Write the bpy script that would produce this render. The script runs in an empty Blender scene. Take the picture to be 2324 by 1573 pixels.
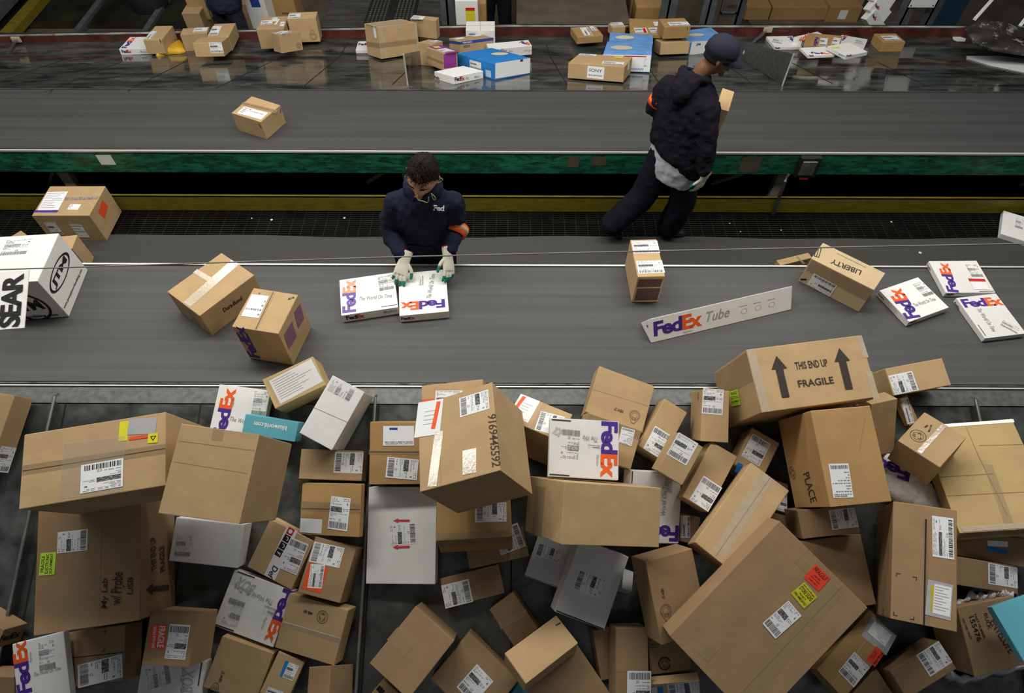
import bpy, bmesh, math, random
from mathutils import Vector, Matrix
C = bpy.context.scene.collection
R = math.radians
# ------------------------------------------------------------------ camera, world, lights, exposure
cam = bpy.data.objects.new('camera', bpy.data.cameras.new('camera')); C.objects.link(cam)
cam.data.sensor_width = 36.0; cam.data.lens = 1451.34 / 2324 * 36.0; cam.data.clip_end = 60
cam.location = (0, 0, 3.85)
_p = R(54.172); _r = R(.2016)
_f = Vector((0, math.cos(_p), -math.sin(_p))); _d = Vector((0, -math.sin(_p), -math.cos(_p))); _x = Vector((1, 0, 0))
_cx = _x * math.cos(_r) - _d * math.sin(_r); _cy = _x * math.sin(_r) + _d * math.cos(_r)
cam.matrix_world = Matrix(((_cx.x, -_cy.x, -_f.x, 0), (_cx.y, -_cy.y, -_f.y, 0), (_cx.z, -_cy.z, -_f.z, 3.85), (0, 0, 0, 1)))
bpy.context.scene.camera = cam
sc = bpy.context.scene
sc.view_settings.view_transform = 'Standard'; sc.view_settings.look = 'None'; sc.view_settings.gamma = 1
sc.view_settings.use_curve_mapping = False; sc.view_settings.exposure = 0.2
w = bpy.data.worlds.new('world'); sc.world = w; w.use_nodes = True
w.node_tree.nodes['Background'].inputs[0].default_value = (.80, .88, 1, 1); w.node_tree.nodes['Background'].inputs[1].default_value = .06
def lamp(name, loc, sx, sy, e, rot=(0, 0, 0), col=(1, .965, .90)):
    l = bpy.data.lights.new(name, 'AREA'); l.shape = 'RECTANGLE'; l.size = sx; l.size_y = sy; l.energy = e; l.color = col
    o = bpy.data.objects.new(name, l); C.objects.link(o); o.location = loc; o.rotation_euler = rot; return o
for lx, ly, le in ((-5.2, 3.1, 52), (-1.6, 3.1, 112), (2.0, 3.1, 92), (5.4, 3.1, 22), (-6.0, 5.8, 42), (-2.4, 5.8, 62), (1.2, 5.8, 58), (4.8, 5.8, 22), (-4.5, -2.2, 5), (0, -2.2, 5), (4.0, -2.2, 4)):
    lamp('ceiling_light', (lx, ly, 4.7), 3.2, .45, le)
# ------------------------------------------------------------------ materials
MATS = {}
def mat(name, col, rough=.8, metal=0, bump=0, scale=40, var=.06, spec=.4, stretch=(1, 1, 1), alpha=1, detail=4, coat=0, rvar=0, objvar=0, bdist=.002, vscale=None, dirt=None):
    if name in MATS: return MATS[name]
    m = bpy.data.materials.new(name); MATS[name] = m; m.use_nodes = True
    nt = m.node_tree; N = nt.nodes; b = N['Principled BSDF']
    b.inputs['Roughness'].default_value = rough; b.inputs['Metallic'].default_value = metal
    b.inputs['Specular IOR Level'].default_value = spec; b.inputs['Coat Weight'].default_value = coat
    b.inputs['Coat Roughness'].default_value = .15
    tc = N.new('ShaderNodeTexCoord'); mp = N.new('ShaderNodeMapping'); mp.inputs['Scale'].default_value = stretch
    nt.links.new(tc.outputs['Object'], mp.inputs[0])
    nz = N.new('ShaderNodeTexNoise'); nz.inputs['Scale'].default_value = vscale or scale; nz.inputs['Detail'].default_value = detail
    nt.links.new(mp.outputs[0], nz.inputs['Vector'])
    rp = N.new('ShaderNodeMapRange'); rp.inputs['From Min'].default_value = .3; rp.inputs['From Max'].default_value = .7
    rp.inputs['To Min'].default_value = 1 - var; rp.inputs['To Max'].default_value = 1 + var
    nt.links.new(nz.outputs[0], rp.inputs['Value'])
    mul = N.new('ShaderNodeVectorMath'); mul.operation = 'SCALE'; mul.inputs[0].default_value = col[:3]
    val = rp.outputs[0]
    if objvar:
        oi = N.new('ShaderNodeObjectInfo'); r2 = N.new('ShaderNodeMapRange'); r2.inputs['To Min'].default_value = 1 - objvar; r2.inputs['To Max'].default_value = 1 + objvar
        nt.links.new(oi.outputs['Random'], r2.inputs['Value']); mm = N.new('ShaderNodeMath'); mm.operation = 'MULTIPLY'
        nt.links.new(r2.outputs[0], mm.inputs[0]); nt.links.new(rp.outputs[0], mm.inputs[1]); val = mm.outputs[0]
    nt.links.new(val, mul.inputs['Scale'])
    colout = mul.outputs[0]
    if dirt:
        n3 = N.new('ShaderNodeTexNoise'); n3.inputs['Scale'].default_value = dirt[0]; n3.inputs['Detail'].default_value = 8; n3.inputs['Roughness'].default_value = .7
        nt.links.new(mp.outputs[0], n3.inputs['Vector']); r3 = N.new('ShaderNodeMapRange'); r3.inputs['From Min'].default_value = dirt[1]; r3.inputs['From Max'].default_value = dirt[1] + .08
        nt.links.new(n3.outputs[0], r3.inputs['Value']); mx = N.new('ShaderNodeMix'); mx.data_type = 'RGBA'
        nt.links.new(r3.outputs[0], mx.inputs['Factor']); nt.links.new(colout, mx.inputs['A']); mx.inputs['B'].default_value = (*dirt[2], 1); colout = mx.outputs['Result']
    nt.links.new(colout, b.inputs['Base Color'])
    if rvar:
        r4 = N.new('ShaderNodeMapRange'); r4.inputs['From Min'].default_value = .3; r4.inputs['From Max'].default_value = .7
        r4.inputs['To Min'].default_value = max(0, rough - rvar); r4.inputs['To Max'].default_value = rough + rvar
        nt.links.new(nz.outputs[0], r4.inputs['Value']); nt.links.new(r4.outputs[0], b.inputs['Roughness'])
    if bump:
        n2 = N.new('ShaderNodeTexNoise'); n2.inputs['Scale'].default_value = scale; n2.inputs['Detail'].default_value = detail
        nt.links.new(mp.outputs[0], n2.inputs['Vector'])
        bp = N.new('ShaderNodeBump'); bp.inputs['Strength'].default_value = bump; bp.inputs['Distance'].default_value = bdist
        nt.links.new(n2.outputs[0], bp.inputs['Height']); nt.links.new(bp.outputs[0], b.inputs['Normal'])
    if alpha < 1: b.inputs['Alpha'].default_value = alpha
    return m
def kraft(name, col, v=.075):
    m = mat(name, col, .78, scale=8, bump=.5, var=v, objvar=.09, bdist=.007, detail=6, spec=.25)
    nt = m.node_tree; N = nt.nodes; b = N['Principled BSDF']; bp = [n for n in N if n.type == 'BUMP'][0]
    tc = [n for n in N if n.type == 'TEX_COORD'][0]
    wv = N.new('ShaderNodeTexWave'); wv.bands_direction = 'Y'; wv.inputs['Scale'].default_value = 75; wv.inputs['Distortion'].default_value = .6
    nt.links.new(tc.outputs['Object'], wv.inputs['Vector'])
    b2 = N.new('ShaderNodeBump'); b2.inputs['Strength'].default_value = .10; b2.inputs['Distance'].default_value = .0006
    nt.links.new(wv.outputs['Fac'], b2.inputs['Height']); nt.links.new(bp.outputs[0], b2.inputs['Normal']); nt.links.new(b2.outputs[0], b.inputs['Normal'])
    return m
kraft('kraft', (.475, .325, .168)); kraft('kraft_shaded', (.320, .205, .108)); kraft('kraft_orange', (.41, .25, .10)); kraft('kraft_pale', (.60, .46, .27)); kraft('kraft_yellow', (.48, .345, .155))  # the darkest kraft has the low pile's shade put into its colour
kraft('white', (.80, .80, .78), .02); kraft('white_old', (.66, .66, .66), .04); kraft('teal', (.12, .41, .50), .04); kraft('blue', (.02, .20, .56), .05); kraft('blue_light', (.13, .30, .62), .15)
mat('paper', (.80, .81, .82), .7, var=.02); mat('paper_blue', (.45, .6, .8), .7); mat('ink', (.045, .035, .03), .8); mat('black', (.012, .012, .012), .6)
mat('marker', (.06, .03, .02), .7); mat('grey', (.33, .33, .32), .8); mat('grey_pale', (.45, .45, .44), .8); mat('label_ink', (.05, .05, .055), .8); mat('label_mid', (.22, .22, .23), .8); mat('label_pale', (.45, .45, .46), .8)
mat('purple', (.065, .02, .26), .6); mat('purple_dark', (.03, .015, .06), .8); mat('purple_faint', (.20, .10, .16), .8); mat('purple_brown', (.12, .055, .05), .8); mat('magenta', (.25, .03, .24), .6)
mat('orange', (.86, .11, .01), .6); mat('orange_red', (.80, .09, .02), .55); mat('red', (.55, .01, .01), .6); mat('red_pink', (.68, .03, .08), .7)
mat('yellow', (.72, .66, .02), .6); mat('yellow_dark', (.5, .42, .03), .6); mat('sticker_yellow', (.60, .55, .02), .6); mat('lime', (.55, .85, .05), .6); mat('sticker_lime', (.55, .85, .05), .6); mat('sticker_red', (.85, .06, .02), .55)
mat('purple_pale', (.16, .10, .36), .6); mat('orange_pale', (.85, .34, .20), .6)
mat('blue_ink', (.02, .06, .30), .7); mat('seam', (.06, .035, .02), .9); mat('crease', (.31, .205, .105), .9); mat('pouch_grey', (.42, .42, .43), .35); mat('cream', (.62, .56, .38), .7)
mat('tape', (.40, .28, .155), .20, spec=.8, bump=.4, scale=50, alpha=.5, coat=.5); mat('tape_tan', (.44, .32, .17), .45, alpha=.55); mat('tape_pale', (.56, .46, .33), .35, alpha=.8)
mat('tape_shiny', (.60, .50, .37), .13, spec=1.0, bump=.55, scale=70, alpha=.8, bdist=.0015, coat=1); mat('film', (.55, .48, .42), .12, spec=.8, bump=.6, scale=22, alpha=.22, bdist=.004)
mat('tape_print', (.30, .25, .22), .4, var=.6, scale=90); mat('paper_wrap', (.90, .90, .91), .45, bump=1.0, scale=26, bdist=.012)
# ------------------------------------------------------------------ helpers
def tag(o, label=None, cat=None, group=None, kind=None):
    if label: o['label'] = label
    if cat: o['category'] = cat
    if group: o['group'] = group
    if kind: o['kind'] = kind
    return o
def link(name, me, m=None, parent=None):
    o = bpy.data.objects.new(name, me); C.objects.link(o)
    if m is not None:
        for x in (m if isinstance(m, (list, tuple)) else [m]): me.materials.append(MATS[x] if isinstance(x, str) else x)
    if parent: o.parent = parent
    return o
def empty(name, loc=(0, 0, 0)):
    o = bpy.data.objects.new(name, None); C.objects.link(o); o.location = loc; o.empty_display_size = .1; return o
def mesh(name, V, F, m=None, parent=None, mi=None, smooth=False):
    me = bpy.data.meshes.new(name); me.from_pydata([tuple(v) for v in V], [], F)
    o = link(name, me, m, parent)
    if mi: me.polygons.foreach_set('material_index', mi)
    if smooth: me.polygons.foreach_set('use_smooth', [True] * len(F))
    me.update(); return o
class MB:
    def __init__(s): s.V = []; s.F = []; s.M = []
    def poly(s, P, m=0):
        n = len(s.V); s.V += [Vector(p) for p in P]; s.F.append(tuple(range(n, n + len(P)))); s.M.append(m)
    def hexa(s, P, m=0):   # 8 pts: bottom 0-3 ccw, top 4-7
        n = len(s.V); s.V += [Vector(p) for p in P]
        for f in ((3, 2, 1, 0), (4, 5, 6, 7), (0, 1, 5, 4), (1, 2, 6, 5), (2, 3, 7, 6), (3, 0, 4, 7)): s.F.append(tuple(n + i for i in f)); s.M.append(m)
    def box(s, a, b, m=0):
        x0, y0, z0 = a; x1, y1, z1 = b
        s.hexa([(x0, y0, z0), (x1, y0, z0), (x1, y1, z0), (x0, y1, z0), (x0, y0, z1), (x1, y0, z1), (x1, y1, z1), (x0, y1, z1)], m)
    def bar(s, p, q, w, h, m=0, up=(0, 0, 1)):
        p = Vector(p); q = Vector(q); d = (q - p).normalized(); u = Vector(up); sd = d.cross(u).normalized(); u = sd.cross(d)
        a = sd * w / 2; b = u * h / 2
        s.hexa([p - a - b, p + a - b, q + a - b, q - a - b, p - a + b, p + a + b, q + a + b, q - a + b], m)
    def tube(s, pts, r, n=10, m=0):
        pts = [Vector(p) for p in pts]; base = len(s.V); k = len(pts)
        for i, p in enumerate(pts):
            t = (pts[min(i + 1, k - 1)] - pts[max(i - 1, 0)]).normalized()
            a = t.cross(Vector((0, 0, 1)) if abs(t.z) < .9 else Vector((1, 0, 0))).normalized(); b = t.cross(a)
            rr = r[i] if isinstance(r, (list, tuple)) else r
            for j in range(n):
                an = 2 * math.pi * j / n; s.V.append(p + a * rr * math.cos(an) + b * rr * math.sin(an))
        for i in range(k - 1):
            for j in range(n):
                s.F.append((base + i * n + j, base + i * n + (j + 1) % n, base + (i + 1) * n + (j + 1) % n, base + (i + 1) * n + j)); s.M.append(m)
        s.F.append(tuple(base + j for j in range(n))[::-1]); s.M.append(m); s.F.append(tuple(base + (k - 1) * n + j for j in range(n))); s.M.append(m)
    def build(s, name, m, parent=None, bevel=0, smooth=False):
        o = mesh(name, s.V, s.F, m, parent, s.M, smooth)
        if bevel:
            bm = bmesh.new(); bm.from_mesh(o.data); bmesh.ops.bevel(bm, geom=bm.edges[:], offset=bevel, segments=2, affect='EDGES', profile=.5, clamp_overlap=True); bm.to_mesh(o.data); bm.free()
        return o
# ---- text as flat meshes, normalised to the box [0,w] x [-h,0]
TC = {}
def glyphs(t, font=0):
    k = (t, font)
    if k in TC: return TC[k]
    cu = bpy.data.curves.new('t', 'FONT'); cu.body = t; cu.size = 1; cu.resolution_u = 2 if len(t) > 8 else 3
    if font == 1: cu.offset = .035; cu.space_character = .88
    elif font == 0: cu.offset = .018
    elif font == 2: cu.shear = .28 if t not in ('SONY', 'PLACE') else 0; cu.offset = .006
    elif font == 3: cu.shear = .15; cu.offset = .008; cu.space_character = .95
    o = bpy.data.objects.new('t', cu); C.objects.link(o); dg = bpy.context.evaluated_depsgraph_get()
    me = bpy.data.meshes.new_from_object(o.evaluated_get(dg)); bpy.data.objects.remove(o)
    V = [v.co.copy() for v in me.vertices]; F = [tuple(p.vertices) for p in me.polygons]; bpy.data.meshes.remove(me); bpy.data.curves.remove(cu)
    if not V: V = [Vector((0, 0, 0))]
    x0 = min(v.x for v in V); x1 = max(v.x for v in V); y0 = min(v.y for v in V); y1 = max(v.y for v in V)
    r = ([((v.x - x0) / max(x1 - x0, 1e-6), (v.y - y1) / max(y1 - y0, 1e-6)) for v in V], F, (x1 - x0) / max(y1 - y0, 1e-6)); TC[k] = r; return r
class Flat:   # 2D drawing in (u,v), v down negative; lifted along n
    def __init__(s): s.V = []; s.F = []; s.M = []
    def quad(s, x0, y0, x1, y1, m, z=0): s.poly([(x0, y0), (x0, y1), (x1, y1), (x1, y0)], m, z)
    def poly(s, P, m, z=0):
        n = len(s.V); s.V += [(x, y, z) for x, y in P]
        f = tuple(range(n, n + len(P))); ar = sum(P[i][0] * P[(i + 1) % len(P)][1] - P[(i + 1) % len(P)][0] * P[i][1] for i in range(len(P)))
        s.F.append(f if ar > 0 else f[::-1]); s.M.append(m)
    def text(s, t, x, y, w, h, m, font=0, z=.0006):
        G, F, a = glyphs(t, font); n = len(s.V); s.V += [(x + g[0] * w, y + g[1] * h, z) for g in G]
        for f in F: s.F.append(tuple(n + i for i in f)); s.M.append(m)
    def ring(s, cx, cy, r0, r1, m, n=28, sx=1, z=0, a0=0, a1=2 * math.pi):
        for i in range(n):
            A = a0 + (a1 - a0) * i / n; B = a0 + (a1 - a0) * (i + 1) / n
            s.poly([(cx + sx * r0 * math.cos(A), cy + r0 * math.sin(A)), (cx + sx * r1 * math.cos(A), cy + r1 * math.sin(A)), (cx + sx * r1 * math.cos(B), cy + r1 * math.sin(B)), (cx + sx * r0 * math.cos(B), cy + r0 * math.sin(B))], m, z)
    def put(s, name, mats, loc, r, n, parent, lift):
        r = Vector(r).normalized(); n = Vector(n).normalized(); u = n.cross(r); L = Vector(loc)
        return mesh(name, [L + r * a + u * b + n * (lift + c * .4) for a, b, c in s.V], s.F, mats, parent, s.M)
def ship_label(w, h, v, rng, t=None):
    F = Flat(); pr = v in (2, 3)
    if v != 3: F.quad(0, 0, w, -h, 0)
    z = .0005; m = .05 * w
    def bars(x0, y0, x1, y1, vert=True, mi=1):
        x = x0; L = (x1 - x0) if vert else (y0 - y1); st = L / 46
        p = 0
        while p < L - st:
            b = st * rng.choice((.5, .8, 1.2, 1.8)); g = st * rng.choice((.5, .7, 1.1))
            if vert: F.quad(x0 + p, y0, min(x0 + p + b, x1), y1, mi, z)
            else: F.quad(x0, y0 - p, x1, max(y0 - p - b, y1), mi, z)
            p += b + g
    def lines(x0, y0, x1, y1, n, mi=2):
        for i in range(n):
            y = y0 - (y0 - y1) * i / n; a = x0
            while a < x1 - .04 * w:
                b = a + rng.uniform(.04, .16) * w; F.quad(a, y, min(b, x1), y - (y0 - y1) / n * .42, mi, z); a = b + rng.uniform(.02, .05) * w
                if rng.random() < .25: break
    def code2d(x0, y0, x1, y1):
        F.quad(x0, y0, x1, y1, 2, z)
        nx, ny = 14, 7
        for i in range(nx):
            for j in range(ny):
                if rng.random() < .45:
                    F.quad(x0 + (x1 - x0) * i / nx, y0 + (y1 - y0) * j / ny, x0 + (x1 - x0) * (i + 1) / nx, y0 + (y1 - y0) * (j + 1) / ny, 1, z * 2)
    if v == 4:
        lines(m, -.08 * h, w - m, -.8 * h, 9); bars(m, -.84 * h, w - m, -.95 * h); bars(.3 * w, -.02 * h, w - m, -.07 * h)
    elif v == 0:
        lines(m, -.1 * h, w - m, -.9 * h, 4)
    else:
        lines(m, -.04 * h, .62 * w, -.26 * h, 5); lines(.66 * w, -.04 * h, w - m, -.14 * h, 2)
        F.text('E' if v == 1 else 'E', w * .84, -.17 * h, .07 * w, .06 * h, 1, 1, z)
        code2d(m, -.30 * h, .62 * w, -.46 * h); lines(.66 * w, -.34 * h, w - m, -.44 * h, 2)
        lines(m, -.50 * h, .9 * w, -.62 * h, 3)
        F.text(t or 'CZ', .50 * w if not t else .35 * w, -.66 * h, (.12 if not t else .55) * w, .07 * h, 1, 0, z)
        lines(m, -.67 * h, .45 * w if not t else .3 * w, -.73 * h, 1)
        bars(m, -.76 * h, w - m, -.95 * h)
    return F
def decal(parent, d, i, rng):
    ty, loc, r, n, w, h, a = d
    lift = .0004 + .00026 * i
    F = Flat()
    if ty == 'ship':
        F = ship_label(w, h, a['v'], rng, a.get('t')); F.put('shipping_label', ['paper', 'label_mid' if a['v'] == 3 else 'label_ink', 'label_pale' if a['v'] == 3 else 'label_mid'], loc, r, n, parent, lift)
    elif ty == 'rect':
        F.quad(0, 0, w, -h, 0)
        if a['nm'] in ('waybill',):
            for k in range(9): F.quad(.05 * w, -h * (.08 + k * .095), w * rng.uniform(.5, .93), -h * (.08 + k * .095) - h * .02, 1, .0005)
        if a['nm'] == 'document_pouch' and a['col'] == 'paper':
            for k in range(4): F.quad(.3 * w, -h * (.3 + k * .12), w * rng.uniform(.6, .85), -h * (.3 + k * .12) - h * .015, 1, .0005)
        F.put(a['nm'], [a['col'], 'label_mid'], loc, r, n, parent, lift)
    elif ty == 'text':
        L = a['t'].split('\n')
        if a['nm'].startswith('sticker_'):
            F.quad(0, 0, w, -h, 0); k = len(L); mx = max(glyphs(x, a['font'])[2] for x in L)
            wt = [1.0] * k
            if a['nm'] == 'sticker_red' and k > 1: wt = [2.2] + [1] * (k - 1)
            if a['nm'] == 'sticker_yellow': wt = [.8, 1.8, .9, 1]
            S = sum(wt); y = -.08 * h
            for x, q in zip(L, wt):
                hh = .84 * h * q / S * .74; g = glyphs(x, a['font'])[2]; ww = min(.9 * w, g * hh * (1.15 if q > 1 else .95))
                if a['nm'] == 'sticker_lime': ww = .88 * w if len(x) > 8 else .72 * w
                if q > 1.5: ww = .86 * w
                F.text(x, (w - ww) / 2, y, ww, hh, 1, a['font']); y -= .84 * h * q / S
            F.put('sticker', [a['nm'], a['col']], loc, r, n, parent, lift)
        else:
            k = len(L)
            for j, x in enumerate(L):
                ww = min(w, glyphs(x, a['font'])[2] * h) if len(x) == 1 else w
                F.text(x, (w - ww) / 2, -h * j / k, ww, h / k * (.8 if k > 1 else 1), 0, a['font'], 0)
            F.put('printed_text', [a['col']], loc, r, n, parent, lift)
    elif ty == 'fedex':
        s = .585; F.text('Fed', 0, 0, w * s, h, 0, 1, 0); F.text('Ex', w * (s + .005), -h * .0, w * (1 - s - .005), h, 1, 1, 0)
        v = a['v']; F.put('printed_logo', ['purple_dark', 'red'] if v == 1 else ['purple_pale', 'orange_pale'] if v == 2 else ['purple', 'orange'], loc, r, n, parent, lift)
    elif ty == 'tape':
        k = 14; pr = Vector(r)
        F.quad(0, 0, w, -h, 0); F.put('packing_tape' if a['m'] != 'film' else 'clear_film', [a['m']], loc, r, n, parent, lift * .8)
    elif ty == 'line':
        q = a['w'] * (.6 if a['m'] == 'crease' else 1); F.quad(0, q / 2, w, -q / 2, 0); F.put('seam' if a['m'] in ('seam', 'crease') else 'printed_line', [a['m']], loc, r, n, parent, lift)
    elif ty == 'arrow':
        q = a['w']; hd = min(w * .32, q * 1.3)
        F.poly([(0, q * .24), (w - hd, q * .24), (w - hd, -q * .24), (0, -q * .24)], 0); F.poly([(w - hd, q / 2), (w, 0), (w - hd, -q / 2)], 0)
        F.put('printed_arrow', [a['m']], loc, r, n, parent, lift)
    elif ty == 'emblem':
        q = a['r']
        if a['v'] == 1:
            F.ring(0, 0, q * .60, q * .64, 0); F.ring(0, 0, q * .40, q * .43, 0); F.ring(0, -.02, q * .2, q * .23, 0, sx=1.3)
            F.poly([(q * .75, -q * .1), (q * .8, -q * .1), (q * .25, -q * 1.25), (q * .2, -q * 1.22)], 0); F.poly([(-q * .75, -q * .1), (-q * .8, -q * .1), (-q * .25, -q * 1.25), (-q * .2, -q * 1.22)], 0)
            F.ring(0, 0, q * .76, q * .80, 0, a0=-.1, a1=math.pi + .1); F.quad(-q * .25, -q * 1.2, q * .25, -q * 1.26, 0)
        else:
            F.ring(0, 0, q * (.8 if a['m'] == 'black' else .93), q, 0, a0=.3, a1=6.0 if a['m'] == 'black' else 6.58); F.ring(0, 0, q * .62, q * .67, 0)
            for k in range(3):
                A = k * 2.094 + .5; F.ring(q * .3 * math.cos(A), q * .3 * math.sin(A), q * .14, q * .24, 0, n=10, a0=A - 1.8, a1=A + 1.8)
        F.put('printed_emblem', [a['m']], loc, r, n, parent, lift)
    elif ty == 'brackets':
        t = .003; L = min(w, h) * .2
        for x, y, sx, sy in ((0, 0, 1, -1), (w, 0, -1, -1), (0, -h, 1, 1), (w, -h, -1, 1)):
            F.poly([(x, y), (x + sx * L, y), (x + sx * L, y + sy * t), (x, y + sy * t)], 0); F.poly([(x, y), (x + sx * t, y), (x + sx * t, y + sy * L), (x, y + sy * L)], 0)
        F.put('corner_marks', ['ink'], loc, r, n, parent, lift)
    elif ty == 'triangle':
        F.poly([(0, 0), (w, 0), (w / 2, -h)], 0); F.poly([(w * .25, -.15 * h), (w * .75, -.15 * h), (w / 2, -.7 * h)], 1, .0005); F.put('printed_triangle', ['black', 'yellow'], loc, r, n, parent, lift)
    elif ty == 'ellipse':
        P = [(w / 2 + w / 2 * math.cos(t / 24 * 6.283), -h / 2 + h / 2 * math.sin(t / 24 * 6.283)) for t in range(24)]; F.poly(P, 0); F.put('printed_picture', ['cream'], loc, r, n, parent, lift)
    elif ty == 'oval':
        cx, cy = w / 2, -h / 2
        for s_, e_, m_ in ((.5, .435, 0),):
            for k in range(40):
                A = 6.2832 * k / 40; B = 6.2832 * (k + 1) / 40
                F.poly([(cx + w * s_ * math.cos(A), cy + h * s_ * math.sin(A)), (cx + w * e_ * math.cos(A), cy + h * e_ * math.sin(A)), (cx + w * e_ * math.cos(B), cy + h * e_ * math.sin(B)), (cx + w * s_ * math.cos(B), cy + h * s_ * math.sin(B))], 0)
        F.text(a['t'], w * .13, -h * .27, w * .74, h * .46, 0, 1, 0); F.put('printed_emblem', ['black'], loc, r, n, parent, lift)
    elif ty == 'paperclip':
        t = .004; h = max(h, .03)
        for k in (0, .35): F.ring(w * k + .01, -h / 2, .0, .0, 0, n=4)
        F.quad(0, 0, w, -t, 0); F.quad(0, -h + t, w, -h, 0); F.quad(0, 0, t, -h, 0); F.quad(w - t, 0, w, -h, 0); F.quad(w * .2, -h * .45, w * .95, -h * .45 - t, 0)
        F.put('printed_paperclip', ['black'], loc, r, n, parent, lift)
    elif ty == 'squares':
        L = a['t']; k = len(L); st = w / k; q = min(st * .86, h * .8); W = w * .80
        st = W / k; q = min(st * .9, h * .78)
        for j, ch in enumerate(L):
            x = w * .02 + j * st; y = -(h - q) / 2
            F.quad(x, y, x + q, y - q, 2 if j == 0 else 1, 0)
            c, s = x + q / 2, y - q / 2
            if ch == 'F': F.quad(c - q * .08, s + q * .3, c + q * .04, s - q * .3, 0, .0006); F.quad(c, s + q * .3, c + q * .28, s + q * .2, 0, .0006); F.quad(c, s + q * .05, c + q * .2, s - q * .05, 0, .0006)
            elif j == 0: F.ring(c, s, 0, q * .3, 0, z=.0006)
            else: F.ring(c, s, q * .2, q * .3, 0, z=.0006, a0=-1.2 + 1.57, a1=1.2 + 1.57 + 1.0)
        F.put('printed_logo', ['paper', 'black', 'red'], loc, r, n, parent, lift)
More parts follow.
